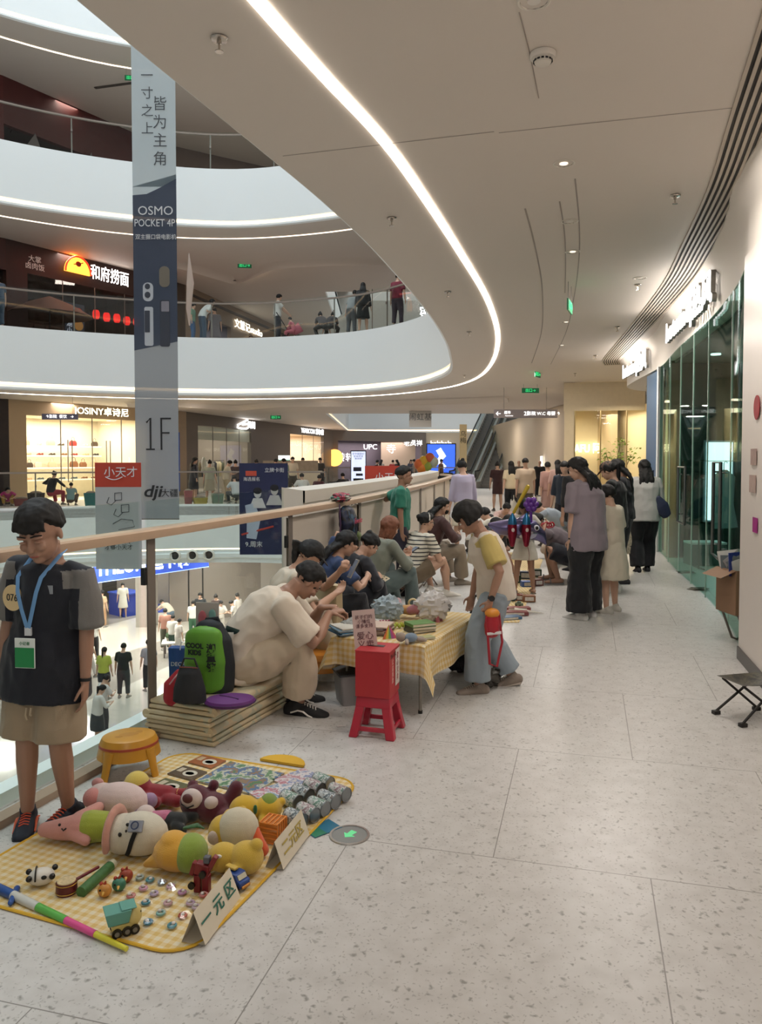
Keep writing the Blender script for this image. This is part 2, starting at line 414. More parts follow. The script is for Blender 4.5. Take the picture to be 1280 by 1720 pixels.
# wavy raised coves deeper in the ceilings
def cove(pts, z, label, d=.16):
    p = spline(pts, 8)
    r = thing('ceiling_cove', label, 'ceiling cove', (pts[0][0], pts[0][1], z))
    q = [(a-pts[0][0], c-pts[0][1]) for a, c in p]
    obj('cove_lip', B().band(q, [(-.5, 0), (-.1, -d*.35), (.02, -d), (.05, -d), (.05, -.02)]), CEIL, r)
    obj('cove_light', B().band(q, [(.052, -.10), (.052, -.03)]), COVE, r)
cove([(-9.6, 30.2), (-8.2, 30.9), (-7.0, 32.8), (-6.3, 33.7), (-5.4, 32.6), (-4.3, 31.2), (-2.2, 30.6), (0, 30.4), (.6, 30.4)], 9.4, 'wavy glowing cove in the ceiling of the restaurant floor')
cove([(-9.6, 29.2), (-7.6, 29.3), (-6.6, 30.3), (-5.7, 31.0), (-4.7, 30.0), (-3.4, 29.0), (0, 28.6), (2.5, 27.6), (4.4, 26.6)], 3.74, 'low wavy glowing cove in the ceiling over the shoe shop side')
# ceiling joint lines and recessed tracks over our corridor
def cline(pts, w, m, nm, lab, z=3.749, cat='ceiling joint'):
    o = obj(nm, B().band(spline(pts, 6), [(-w, z), (w, z-.0012)]), m); tag(o, lab, cat); return o
JM = mat('9c9188', .7)
a, c = G(475, 262, 3.749), G(830, 221, 3.749); a2, c2 = G(838, 223, 3.749), G(1270, 177, 3.749)
cline([a, (a+c)/2, c], .004, JM, 'ceiling_joint', 'thin plaster joint crossing the ceiling left of the smoke detector')
cline([a2, (a2+c2)/2, c2], .004, JM, 'ceiling_joint', 'thin plaster joint crossing the ceiling towards the slot vent')
WN = [0]
def window():
    WN[0] += 1; o = bpy.data.objects.new('window_%d' % WN[0], None); COL.objects.link(o); o['kind'] = 'structure'; return o
# ================================================================ RAILINGS
STEEL = mat('8f8a84', .35, .8, var=.03); DSTEEL = mat('7d736b', .45, .25, var=.03); BLACK = mat('1a1a1c', .5, var=.05)
RAILW = mat('c3a78e', .32, var=.06, scale=14); GL = glass((.90, .95, .93), .08); BEIGE = mat('cfc4b6', .55, var=.02, scale=2)
def cut(path, y0, y1):
    return [p for p in path if y0 <= p[1] <= y1]
near = [p for p in RAIL[:84]]
def along(path, s):
    for i in range(len(path)-1):
        a, c = V(*path[i], 0), V(*path[i+1], 0); l = (c-a).length
        if s <= l: return a+(c-a)*(s/l), (c-a).normalized()
        s -= l
    return V(*path[-1], 0), (V(*path[-1], 0)-V(*path[-2], 0)).normalized()
def plen(path): return sum((V(*path[i+1], 0)-V(*path[i], 0)).length for i in range(len(path)-1))
def sub(path, s0, s1, n=12):
    return [tuple(along(path, s0+(s1-s0)*i/n)[0].xy) for i in range(n+1)]
def sy(path, y):
    s = 0
    for i in range(len(path)-1):
        a, c = path[i], path[i+1]; l = math.hypot(c[0]-a[0], c[1]-a[1])
        if a[1] <= y <= c[1]: return s+l*(y-a[1])/(c[1]-a[1])
        s += l
NR = near[:]                                           # from behind the camera to the tip of the hole
r = thing('glass_railing', 'near glass balustrade with wide tan handrail behind the boy at the left', 'railing', (0, 0, 0))
obj('handrail', B().band([p for p in NR if p[1] <= 21.6][:78], [(-.06, 1.15), (-.065, 1.165), (-.065, 1.195), (-.055, 1.205), (.035, 1.205), (.045, 1.195), (.045, 1.165), (.04, 1.15), (-.06, 1.15)]), RAILW, r)
posts = [2.0, 4.42, 6.28, 8.2, 10.4, 12.4, 14.4, 16.6, 18.6]
for i, y in enumerate(posts):
    s = sy(NR, y); p, t = along(NR, s); Rz = Matrix.Rotation(math.atan2(t.y, t.x), 3, 'Z')
    o = obj('post', B().box((0, 0, .60), (.075, .012, 1.2)), DSTEEL, r, loc=p+Rz @ V(0, -.01, 0), rot=(0, 0, math.atan2(t.y, t.x)), bevel=.003)
    if i < 4: obj('clamp', B().box((-.035, .018, .93), (.04, .03, .1)), BLACK, o, bevel=.004)
for i in range(2):
    s0, s1 = sy(NR, posts[i])+.01, sy(NR, posts[i+1])-.05
    q = offset(sub(NR, s0, s1), .03)
    obj('glass_panel', B().band(q, [(-.006, .03), (-.006, 1.36), (.006, 1.36), (.006, .03)]), GL, r)
q = offset(sub(NR, sy(NR, .4), sy(NR, 2.0)-.02), .03); obj('glass_panel', B().band(q, [(-.006, .03), (-.006, 1.36), (.006, 1.36), (.006, .03)]), GL, r)
for i in range(2, 8):
    q = offset(sub(NR, sy(NR, posts[i])+.03, sy(NR, posts[i+1])-.03), .03); obj('solid_panel', B().band(q, [(-.02, .02), (-.02, 1.12), (.01, 1.12), (.01, .02)]), BEIGE, r)
# white parapet of the well outside the railing
q = offset(sub(NR, sy(NR, 7.35), sy(NR, 20.2), 30), .42)
b = B(); b.band(q, [(-.10, -1.7), (-.10, 1.18), (-.12, 1.18), (-.12, 1.30), (.12, 1.32), (.12, -1.7)])
b.quad(*[(q[0][0], q[0][1], 0)]*4)
pe = offset(q, -.10)[0]; pf = offset(q, .12)[0]; b.quad((pe[0], pe[1], -1.7), (pf[0], pf[1], -1.7), (pf[0], pf[1], 1.33), (pe[0], pe[1], 1.30))
struct('wall_parapet', b, mat('ddd6cc', .35, var=.015, scale=1))
p, t = along(q, 1.55)
for k in range(4):
    pp = p+t*(.16*k)+V(t.y, -t.x, 0)*.128; yaw = math.atan2(t.y, t.x)
    for j, ch in enumerate(['⊘', '禁止'][:1]+['禁止']):
        pass
r2 = thing('safety_notice', 'row of four small round safety symbols on the white parapet', 'sign', p+V(t.y, -t.x, 0)*.125+V(0, 0, 1.1), math.atan2(t.y, t.x))
for k in range(4):
    obj('symbol', B().lathe([(.025, 0), (.035, 0), (.035, .004), (.025, .004)], (k*.16, 0, .02), Matrix.Rotation(PI/2, 3, 'X'), 16), BLACK, r2)
    text(['禁止攀爬', '当心坠落', '请勿倚靠', '看护儿童'][k][:2]+'\n'+['禁止攀爬', '当心坠落', '请勿倚靠', '看护儿童'][k][2:], .06, BLACK, 'lettering', r2, (k*.16, 0, -.09))
def rail(path, z, label, spacing=1.75, h=1.2, posty=True, hm=None):
    r = thing('glass_railing', label, 'railing', (0, 0, z))
    obj('handrail', B().band(path, [(-.035, h-.05), (-.035, h), (.035, h), (.035, h-.05), (-.035, h-.05)]), hm or mat('8d8076', .35, var=.03), r)
    obj('glass_panel', B().band(offset(path, .04), [(-.006, .02), (-.006, h+.05)]), GL, r)
    L = plen(path); n = int(L/spacing)
    for i in range(n+1):
        p, t = along(path, L*i/n-.001 if i else 0)
        obj('post', B().box((0, 0, (h-.03)/2), (.04, .02, h-.03)).box((0, .03, h*.62), (.05, .05, .07)), STEEL, r, loc=p, rot=(0, 0, math.atan2(t.y, t.x)))
    return r
FAR0 = offset([p for p in RAIL[84:]], 0)
rail(FAR0, .0, 'far glass balustrade across the void on our floor in front of the shops')
def hu_far(i0=11*6-3):
    return HU[i0:i0+8*6]
for i, z in enumerate(ZS[1:3]):
    rail(offset(hu_far(), -.12), z+.02, ['glass balustrade of the restaurant floor one storey up', 'glass balustrade of the floor two storeys up'][i], 2.1)
rail([(4.2, 40.6), (-4.5, 40.6)], 0, 'distant glass balustrade around the second void beside the escalators', 1.6)
# ================================================================ RIGHT SIDE SHOP
S = spline([(2.9, 6.1), (3.27, 7.1), (3.74, 8.76), (4.22, 10.88), (4.5, 12.0), (4.84, 13.4), (5.22, 16.0), (5.5, 17.2), (6.1, 18.0), (6.9, 18.4)], 5)
S2 = [(1.95, 2.4), (2.35, 4.0), (2.75, 5.5)]+S
b = B(); b.band(S2, [(-.4, 3.2), (0, 3.2), (0.0, 3.58), (.14, 3.75)]); struct('wall_right', b, PAINT)
pil = B(); pil.prism([(2.88, 6.14), (2.20, 3.4), (1.2, .2), (1.6, 0), (2.7, 3.2), (3.3, 6.1)], 0, 3.2); struct('wall_pillar', pil, mat('ebe2da', .35, var=.02))
struct('baseboard_right', B().band([(1.2, .2), (2.20, 3.4), (2.88, 6.14)], [(-.0, .0), (.012, 0), (.012, .1), (0, .1)]), mat('4a4644', .4))
DGREEN = mat('1f4038', .35, var=.05, scale=1.5)
b = B(); b.box((7.3, 12.55, 1.6), (5.2, .12, 3.3)); struct('wall_shop', b, DGREEN)
b = B(); b.box((10.2, 7.5, 1.6), (.12, 10, 3.3)).box((6.5, 2.4, 1.6), (7.5, .12, 3.3)); struct('wall_shop_side', b, mat('39483f', .5))
b = B(); b.prism([(3.1, 6.1), (3.45, 7.1), (3.95, 8.76), (4.42, 10.88), (4.72, 12.4), (10.2, 12.4), (10.2, 2.4), (2.6, 2.4)], 3.15, 3.19); struct('ceiling_shop', b, mat('59645c', .7))
area('shop_lamp', (6.5, 9, 3.1), 3, 3, 22, (.85, 1, .95))
GS = glass((.62, .80, .74), .06)
# glazing: fixed panes, door leaves, pull handles
gz = window()
L = plen(S); cuts = [0.02, 1.35, 2.9, 3.9, 4.9, 6.1, 7.45]
for i in range(len(cuts)-1):
    q = sub(S, cuts[i]+.015, cuts[i+1]-.015, 4)
    obj('glass_pane', B().band(q, [(-.006, .02), (-.006, 3.2), (.006, 3.2), (.006, .02)]), GS, gz)
    p, t = along(S, cuts[i+1]); obj('glass_joint', B().box((0, 0, 1.6), (.02, .014, 3.2)), mat('a9c4b8', .2, var=0), gz, loc=p, rot=(0, 0, math.atan2(t.y, t.x)))
def handle(s, w, zb, zt, lab):
    p, t = along(S, s); n = V(-t.y, t.x, 0); r = thing('door_handle_frame', lab, 'door handle', p+n*.05, math.atan2(t.y, t.x))
    b = B(); k = .018
    b.tube([(-w/2, 0, zb), (-w/2, 0, zt), (w/2, 0, zt), (w/2, 0, zb), (-w/2, 0, zb)], k, 8); obj('grip', b, mat('6e7472', .3, .8), r)
    b = B()
    for x in (-w/2, w/2):
        for z in (zb+.1, zt-.1): b.tube([(x, 0, z), (x, -.05, z)], .01, 8)
    obj('bracket', b, mat('6e7472', .3, .8), r)
handle(1.9, .5, .6, 1.57, 'large rectangular steel pull frame on the nearer glass door leaf'); handle(4.4, .55, .75, 1.5, 'rectangular steel pull frame on the farther glass door leaf')
# blue panel, white post
p0, t0 = along(S, 7.5); p1, _ = along(S, 8.6)
o = obj('blue_poster', B().band([tuple(p0.xy), tuple(p1.xy)], [(-.1, .02), (0.02, .02), (.02, 3.15), (-.1, 3.15), (-.1, .02)]), mat('2f5f86', .35, var=.15, scale=1.2)); tag(o, 'tall blue advertising panel beside the white post of the clothes shop', 'panel')
struct('trim_60', B().box((p0.x, p0.y-.02, 1.6), (.10, .07, 3.2)), mat('dfe3e2', .4))
sg = thing('wall_screen', 'bright white display screen on the green wall inside the clothes shop', 'screen', (5.47, 12.48, 1.25))
obj('frame', B().box((0, -.03, 0), (.48, .05, 1.32)), mat('9fb4c4', .4), sg); obj('display', B().box((0, -.058, 0), (.42, .012, 1.26)), mat('eef6ff', .4, emit=2.6, var=0), sg)
for i, (x, y) in enumerate([(4.9, 8.6), (5.6, 9.3), (5.3, 10.4), (6.2, 10.9), (4.9, 11.3), (5.2, 7.6)]):
    o = obj('shop_downlight', B().lathe([(.0, 0), (.07, 0), (.07, .02), (0, .02)], (x, y, 3.13), n=16), mat('f4ffff', .4, emit=3, var=0)); tag(o, 'small round downlight in the dim ceiling of the clothes shop', 'ceiling light', 'downlights inside the clothes shop')
bx = thing('display_plinth', 'low grey plinth with white top inside the clothes shop', 'plinth', (4.95, 11.7, 0)); obj('body', B().box((0, 0, .16), (.52, .35, .32)), mat('6d7a78', .5), bx); obj('top', B().box((0, 0, .335), (.52, .36, .03)), mat('e9efee', .4), bx)
hc = thing('hanging_coat', 'pale coat on a hanger behind the shop glass', 'clothing', (5.0, 11.2, 1.45))
obj('coat', B().tube([(0, 0, 0), (0, 0, -.1), (0, 0, -.5), (0.02, 0, -.85)], [(.05, .03), (.17, .05), (.15, .05), (.2, .06)], 14, up=(0, 1, 0)), mat('8ea3a8', .8, bump=.3, bscale=20), hc); obj('hanger', B().tube([(0, 0, 0), (0, 0, .1), (.03, 0, .13), (.05, 0, .1)], .006, 6), BLACK, hc)
cr = thing('clothes_rack', 'thin steel clothes rail standing inside the clothes shop', 'clothes rack', (5.0, 11.2, 0)); obj('frame', B().tube([(-.35, 0, 0), (-.35, 0, 1.58), (.35, 0, 1.58), (.35, 0, 0)], .012, 8), STEEL, cr); obj('base', B().tube([(-.35, -.2, .02), (-.35, .2, .02)], .012, 8).tube([(.35, -.2, .02), (.35, .2, .02)], .012, 8), STEEL, cr)
# illuminated shop signs
SIGNW = mat('ffffff', .4, emit=5, var=0); SIGNS = mat('9a968f', .35, .6)
def shop_sign(a, c, z, size, s, label, m=SIGNW, n='shop_sign', depth=.06, latin_w=1., back=True, pad=.03):
    a = V(*a, z); c = V(*c, z); d = (c-a); yaw = math.atan2(d.y, d.x); nrm = V(math.sin(yaw), -math.cos(yaw), 0)
    r = thing(n, label, 'sign', (a+c)/2+nrm*pad, yaw)
    t = text(s, size, m, 'lettering', r, (0, -depth, 0), depth=.01, bold=size*.004)
    w = t.dimensions.x or 1; me = t.data; xs = [v.co.x for v in me.vertices]; w = max(xs)-min(xs); t.scale = (d.length/w, 1, 1)
    if back:
        t2 = text(s, size, SIGNS, 'letter_side', r, (0, -depth/2+.005, 0), depth=depth-.012, bold=size*.004); t2.scale = (d.length/w, 1, 1)
    return r
shop_sign((4.28, 11.35), (3.59, 8.2), 3.43, .40, 'hotwind|热风', 'large white lit shop sign nearest on the right fascia', back=True)
shop_sign((5.2, 16.3), (4.93, 14.1), 3.43, .40, 'hotwind|热风', 'smaller looking white lit shop sign farther along the right fascia, above the blue panel')
for x_, y_ in ((3.72, 9.9), (4.85, 15.2)): area('ceiling_fill', (x_, y_, 3.42), .12, 2.8, 10, NEUT, (PI, 0, -.18))  # added upward lamps in front of the signs to brighten the ceiling
# posters on the pillar
for i, (y, z, w, h, c, lab) in enumerate([(5.62, 1.98, .2, .1, 'a01626', 'red round sticker high on the white pillar'), (5.7, 1.62, .18, .12, 'a98f86', 'brownish cartoon card on the white pillar'), (5.72, 1.42, .2, .13, 'b49c92', 'small pale brown card on the white pillar'), (5.62, 1.12, .14, .11, 'a2187e', 'magenta tag hanging on the white pillar')]):
    x = 2.88+(y-6.14)*(.68/2.74)
    r = B().box((0, 0, 0), (.004, w, h)) if i else B().lathe([(0, 0), (.09, 0), (.09, .004), (0, .004)], (0, 0, 0), Matrix.Rotation(-PI/2, 3, 'Y'), 20)
    o = obj(['wall_sticker', 'wall_card', 'wall_card', 'wall_tag'][i], r, mat(c, .5, var=.2, scale=20), loc=(x-.008, y, z), rot=(0, 0, -math.atan2(.68, 2.74))); tag(o, lab, 'sticker')
# slot vent in the ceiling along the right fascia
VP = spline([(1.9, 3.4), (2.34, 4.8), (2.75, 6.1), (3.2, 7.8), (3.62, 9.49), (4.2, 12.5), (4.62, 14.8), (4.95, 16.6), (5.25, 17.5)], 5)
r = thing('slot_vent', 'long curved linear air vent with parallel slats in the ceiling beside the right fascia', 'air vent', (0, 0, 0))
obj('recess', B().band(VP, [(-.17, 3.747), (.17, 3.747)][::-1]), mat('2c2825', .8), r)
for k in range(8):
    o_ = -.16+k*.045; obj('slat', B().band(VP, [(o_, 3.749), (o_, 3.738), (o_+.022, 3.738), (o_+.022, 3.749)]), mat('b5a898', .5), r)
# ================================================================ CEILING FIXTURES
CHROME = mat('b8afa5', .22, .9, var=0)
def sprinkler(p, lab):
    r = thing('sprinkler_head', lab, 'sprinkler', p)
    obj('rosette', B().lathe([(.035, 0), (.045, -.004), (.04, -.012), (.012, -.015), (.012, -.03), (0, -.03)][::-1], n=18), CHROME, r)
    obj('deflector', B().tube([(0, 0, -.03), (0, 0, -.065)], .006, 8).lathe([(0, -.07), (.022, -.07), (.022, -.066), (0, -.066)], n=14), CHROME, r)
for px, py, lab in [(368, 64, 'sprinkler head in the ceiling between the strip light and the atrium edge, nearest'), (658, 366, 'sprinkler head left of the strip light, second nearest'), (1134, 328, 'sprinkler head in the ceiling near the slot vent'), (752, 490, 'sprinkler head left of the strip light, third nearest'), (1072, 478, 'sprinkler head below a flush disc near the slot vent'), (788, 557, 'sprinkler head left of the strip light at its bend'), (1037, 549, 'sprinkler head in the ceiling level with the vent end'), (966, 627, 'sprinkler head in the ceiling right of the green exit signs'), (1000, 597, 'sprinkler head in the ceiling left of the vent tip'), (780, 630, 'sprinkler head at the far bend of the strip light'), (930, 690, 'sprinkler head in the far ceiling by the hanging sign')]:
    if py > 680: continue
    sprinkler(G(px, py, 3.748), lab)
def smoke(p, lab):
    r = thing('smoke_detector', lab, 'smoke detector', p)
    obj('base', B().lathe([(0, -.028), (.062, -.028), (.068, -.02), (.068, 0), (0, 0)], n=28), mat('e6ded4', .4), r)
    b = B().lathe([(0, -.06), (.02, -.06), (.042, -.052), (.05, -.03), (.05, -.028), (0, -.028)], n=28); obj('chamber', b, mat('ddd5ca', .4), r)
    b = B()
    for k in range(14):
        a = 2*PI*k/14; b.box((math.cos(a)*.049, math.sin(a)*.049, -.041), (.004, .014, .008), Matrix.Rotation(a, 3, 'Z'))
    obj('vent_slots', b, BLACK, r)
smoke(G(912, 90, 3.748), 'round white smoke detector in the ceiling near the top of the photo')
DL = mat('fff0dc', .4, emit=1.2, var=0)
def downlight(p, lab, on=0, power=0, r_=.075):
    r = thing('recessed_downlight', lab, 'ceiling light', p)
    obj('trim_ring', B().lathe([(r_*.86, .0), (r_, -.004), (r_*1.08, 0), (r_, .002)], n=24, cap=False), mat('e0d8cc', .4), r)
    obj('reflector', B().lathe([(r_*.9, -.0015), (r_*.6, .03), (0, .03)], n=12, cap=False), CHROME, r)
    obj('lamp', B().lathe([(0, -.002), (r_*.42, -.002), (r_*.42, .01), (0, .01)], n=12), DL if on else mat('e9e2da', .3), r)
    if power: l = area('downlight_lamp', Vector(p)-V(0, 0, .02), .14, .14, power, NEUT, spread=2.3)
DLP = [(897, 2, 'half seen round downlight at the top edge of the photo'), (947, 275, 'round downlight near the middle of the corridor ceiling'), (957, 372, 'small flush disc at the head of the recessed track'), (962, 423, 'round downlight inside the recessed track'), (951, 541, 'downlight farther along the recessed track'), (944, 580, 'far downlight near the end of the recessed track'), (1075, 467, 'flat round disc in the ceiling near the slot vent')]
for i, (px, py, lab) in enumerate(DLP): downlight(G(px, py, 3.748), lab, on=i in (1, 3, 4, 5))
CL = [cline([G(a, b_, 3.748) for a, b_ in pp], w, JM, nm, lab, z=3.748) for pp, w, nm, lab in [
    ([(940, 338), (948, 390), (950, 440), (949, 492)], .006, 'ceiling_track_edge', 'left edge line of the recessed track in the corridor ceiling'), ([(966, 300), (973, 380), (972, 440), (964, 500), (950, 560), (925, 612)], .006, 'ceiling_track_edge', 'right edge line of the recessed track in the corridor ceiling'),
    ([(882, 350), (900, 420), (911, 490), (909, 560), (893, 610)], .008, 'ceiling_joint', 'long curved crease in the ceiling left of the recessed track'), ([(872, 20), (890, 90), (905, 165)], .003, 'ceiling_joint', 'faint plaster joint running past the smoke detector')]]
EXG = mat('35d07a', .4, emit=1.6, var=0)
def exit_sign(p, yaw, lab, w=.36, h=.14, top=3.75):
    r = thing('exit_sign', lab, 'exit sign', p, yaw)
    obj('panel', B().box((0, 0, 0), (w, .02, h)), mat('1f6b46', .4, emit=.25, var=0), r); text('出口→', h*.75, EXG, 'pictogram', r, (0, -.014, 0))
    b = B()
    for x in (-w*.4, w*.4): b.tube([(x, 0, h/2), (x, 0, top-p[2])], .004, 6)
    obj('rod', b, STEEL, r)
exit_sign(D(957, 515, 9.5), 1.2, 'glass green exit sign hanging at the end of the recessed track')
exit_sign(D(903, 629, 19), 1.0, 'green exit sign hanging edge on above the corridor')
exit_sign(D(891, 656, 22), .1, 'green exit sign facing us just left of the direction board', .5)
exit_sign(D(115, 414, 29), .2, 'green exit sign over the dark restaurant front', .55, .2, 9.4)
exit_sign(D(411, 446, 31), .1, 'green exit sign under the wavy cove one floor up', .55, .2, 9.4)
exit_sign(D(463, 701, 36), .1, 'green exit sign above the grey clothes shop across the void', .5, .18, 3.75)
exit_sign(D(222, 131, 26.9), .1, 'green exit sign under the topmost strip light', .5, .18, 15.05)
# hanging direction board
r = thing('direction_board', 'long grey hanging direction board with arrows and 2F above the corridor', 'sign', D(883, 695, 23), 0)
obj('panel', B().box((0, 0, 0), (1.9, .06, .25)), mat('8f8585', .4, emit=.12), r, bevel=.01)
LET = mat('ffffff', .4, emit=1.8, var=0)
text('←', .2, LET, 'arrow', r, (-.82, -.035, 0)); text('超市', .1, LET, 'lettering', r, (-.55, -.035, .03)); text('Supermarket', .045, LET, 'lettering', r, (-.5, -.035, -.06)); text('2F', .17, LET, 'lettering', r, (.02, -.035, 0)); text('影院 W.C 母婴 ↑', .13, LET, 'lettering', r, (.53, -.035, 0))
b = B()
for x in (-.65, .62): b.tube([(x, 0, .12), (x, 0, .86)], .006, 6)
obj('rod', b, STEEL, r)
# ================================================================ YELLOW LIT SHOP AND RIGHT FAR SIDE
CREAM = mat('eadcc0', .6, var=.03)
b = B(); b.prism([(5.12, 21.5), (5.4, 21.45), (6.0, 23.9), (5.7, 23.95)], 0, 3.74); b.add([(5.1, 21.5, 2.95), (7.2, 21.0, 2.95), (7.2, 21.0, 3.74), (5.1, 21.5, 3.74)], [(0, 1, 2, 3)]); struct('wall_corner', b, mat('e3d3b4', .5))
b = B(); b.add([(6.1, 25.2, 0), (11, 25.2, 0), (11, 25.2, 3.7), (6.1, 25.2, 3.7)], [(0, 1, 2, 3)]).add([(7.6, 25.2, 0), (7.6, 18.9, 0), (7.6, 18.9, 3.2), (7.6, 25.2, 3.2)], [(0, 1, 2, 3)]); struct('wall_yellow_shop', b, CREAM)
area('shop_lamp', (6.4, 23, 3.0), 2, 2.5, 90, (1, .84, .58)); area('shop_lamp', (6.3, 20.3, 3.1), 1.2, .8, 20, (1, .85, .6))
r = window()
for i in range(3):
    a = V(5.4, 21.45, 0).lerp(V(7.4, 20.9, 0), i/3); c = V(5.4, 21.45, 0).lerp(V(7.4, 20.9, 0), (i+1)/3-.01); obj('glass_pane', B().quad((a.x, a.y, .02), (c.x, c.y, .02), (c.x, c.y, 2.95), (a.x, a.y, 2.95)), GL, r)
    obj('mullion', B().box((a.x, a.y, 1.48), (.03, .03, 2.95)), mat('c8b58a', .3, .7), r)
shop_sign((6.3, 25.15), (7.45, 25.15), 1.95, .36, 'AFU 阿芙', 'glowing cream sign behind the plant in the yellow lit shop', mat('fff6c8', .4, emit=6, var=0), back=False)
pl = thing('potted_plant', 'tall leafy green potted tree inside the yellow lit shop window', 'plant', (6.75, 21.9, 0))
obj('pot', B().lathe([(0, 0), (.17, 0), (.21, .4), (.19, .4), (.18, .35), (0, .35)], n=20), mat('d8d0c0', .5), pl)
b = B(); br = [((0, 0, .35), (.02, 0, .9), (-.05, 0, 1.5)), ((.01, 0, .9), (.2, 0, 1.3), (.4, .05, 1.75)), ((0, 0, 1.0), (-.2, .05, 1.4), (-.35, 0, 1.8)), ((-.05, 0, 1.4), (.05, .1, 1.8), (.1, .1, 2.05))]
for q in br: b.tube(q, [.018, .013, .008], 8)
obj('stem', b, mat('5b4a34', .7), pl)
b = B()
for k in range(170):
    q = random.choice(br); t = random.uniform(.5, 1.1); p = V(*q[1]).lerp(V(*q[2]), t)+V(random.gauss(0, .16), random.gauss(0, .12), random.gauss(.02, .11))
    if p.z < 1.2: continue
    R = Euler((random.uniform(-.7, .7), random.uniform(-.7, .7), random.uniform(0, 6.3))).to_matrix(); l = random.uniform(.07, .13)
    b.add([p+R @ V(0, 0, 0), p+R @ V(l*.3, l*.5, .01), p+R @ V(0, l, -.01), p+R @ V(-l*.3, l*.5, .01)], [(0, 1, 2, 3)])
obj('foliage', b, mat('7fa03c', .5, var=.3, scale=8), pl, smooth=0)
# long wall on the right beyond, and far end of the corridor
b = B(); b.box((7.2, 36.5, 1.87), (.2, 25.5, 3.74)).box((13, 62, 1.87), (26, .3, 3.74)); struct('wall_far_right', b, mat('cbb9a0', .6, var=.02))
b = B(); b.add([(5.7, 23.9, 0), (6.3, 25.6, 0), (6.3, 25.6, 3.74), (5.7, 23.9, 3.74)], [(0, 1, 2, 3)]); struct('wall_return', b, CREAM)
r = thing('light_column', 'slim vertical white light tube beside the far corridor walkers', 'light', (7.0, 33.5, 0)); obj('tube', B().tube([(0, 0, .55), (0, 0, 1.75)], .05, 12), mat('ffffff', .4, emit=4, var=0), r); obj('stand', B().lathe([(0, 0), (.15, 0), (.15, .03), (.03, .05), (.03, .6), (0, .6)], n=14), BLACK, r)
shop_sign((8.5, 61.7), (13.2, 61.7), 2.45, .35, '银泰 · 中国黄金', 'small white sign on the far end wall of the corridor', mat('fff3e0', .4, emit=2, var=0), back=False)
# ================================================================ ESCALATORS
def escalator(c, lab):
    r = thing('escalator', lab, 'escalator', c, -math.atan2(3.6, 9.3)); Lr = 9.9; H = 5.6
    n = 34; b = B()
    for k in range(n):
        y = Lr*k/n; z = H*k/n; b.box((0, y+.15, z+.08), (.8, .30, .18))
    obj('steps', b, mat('7d7a76', .5, .2, var=.1), r, smooth=0)
    sl = math.atan2(H, Lr)
    for s in (-1, 1):
        b = B(); b.prism([(-1.0, 0), (0, 0), (Lr, H-.25), (Lr+.9, H-.25), (Lr+.9, H+.35), (Lr, H+.35), (0, .35), (-1., .35)], s*.48-.07, s*.48+.07, Matrix(((0, 0, 1, 0), (1, 0, 0, 0), (0, 1, 0, 0), (0, 0, 0, 1)))); obj('skirt', b, mat('cfcac2', .35, .3), r)
        b = B(); b.prism([(-.9, .35), (0, .35), (Lr, H+.35), (Lr+.8, H+.35), (Lr+.8, H+.95), (Lr, H+.95), (0, .95), (-.9, .95)], s*.48-.008, s*.48+.008, Matrix(((0, 0, 1, 0), (1, 0, 0, 0), (0, 1, 0, 0), (0, 0, 0, 1)))); obj('balustrade_glass', b, glass((.85, .9, .9), .2), r)
        obj('handrail', B().tube([(s*.48, -.95, .6), (s*.48, -.9, .95), (s*.48, 0, .98), (s*.48, Lr, H+.98), (s*.48, Lr+.8, H+.98)], .045, 8), BLACK, r)
    b = B(); b.prism([(-1, 0), (0.6, 0), (Lr+.9, H-.9), (Lr+.9, H-.3), (Lr, H-.3), (0, -.0)], -.5, .5, Matrix(((0, 0, 1, 0), (1, 0, 0, 0), (0, 1, 0, 0), (0, 0, 0, 1)))); obj('truss', b, mat('cfc3b2', .5), r)
escalator((4.65, 44, 0), 'left escalator of the far pair rising to the next floor'); escalator((6.05, 43.6, 0), 'right escalator of the far pair rising to the next floor')
# ================================================================ FAR SHOPS
def wall_open(name, A, Bp, z0, z1, ops, m, th=.2):
    A = V(*A, 0); Bp = V(*Bp, 0); d = (Bp-A); L = d.length; d.normalize(); n = V(-d.y, d.x, 0); b = B()
    def slab(u0, u1, za, zb):
        if u1-u0 < .01 or zb-za < .01: return
        p = [A+d*u0, A+d*u1, A+d*u1+n*th, A+d*u0+n*th]; vs = [V(q.x, q.y, za) for q in p]+[V(q.x, q.y, zb) for q in p]
        b.add(vs, [(3, 2, 1, 0), (4, 5, 6, 7), (0, 1, 5, 4), (1, 2, 6, 5), (2, 3, 7, 6), (3, 0, 4, 7)])
    u = 0
    for (t0, t1, za, zb) in ops:
        slab(u, t0*L, z0, z1); slab(t0*L, t1*L, z0, za); slab(t0*L, t1*L, zb, z1); u = t1*L
    slab(u, L, z0, z1)
    return struct(name, b, m)
def room(name, A, Bp, t0, t1, z0, z1, depth, m, power, col, fl=None):
    A = V(*A, 0); Bp = V(*Bp, 0); d = (Bp-A); L = d.length; d.normalize(); n = V(-d.y, d.x, 0)
    a = A+d*(t0*L)+n*.2; c = A+d*(t1*L)+n*.2; e = c+n*depth; f = a+n*depth; b = B()
    def q(p, r_): b.quad((p.x, p.y, z0), (r_.x, r_.y, z0), (r_.x, r_.y, z1), (p.x, p.y, z1))
    q(a, f); q(f, e); q(e, c); b.quad(*[(p.x, p.y, z1) for p in (a, c, e, f)]); b.quad(*[(p.x, p.y, z0+.01) for p in (a, f, e, c)])
    struct(name, b, m)
    o = area('shop_lamp', ((a+c+e+f)/4)+V(0, 0, z1-.08), (c-a).length*.8, depth*.7, power, col, (0, 0, math.atan2(d.y, d.x)))
    return a, c, n, d
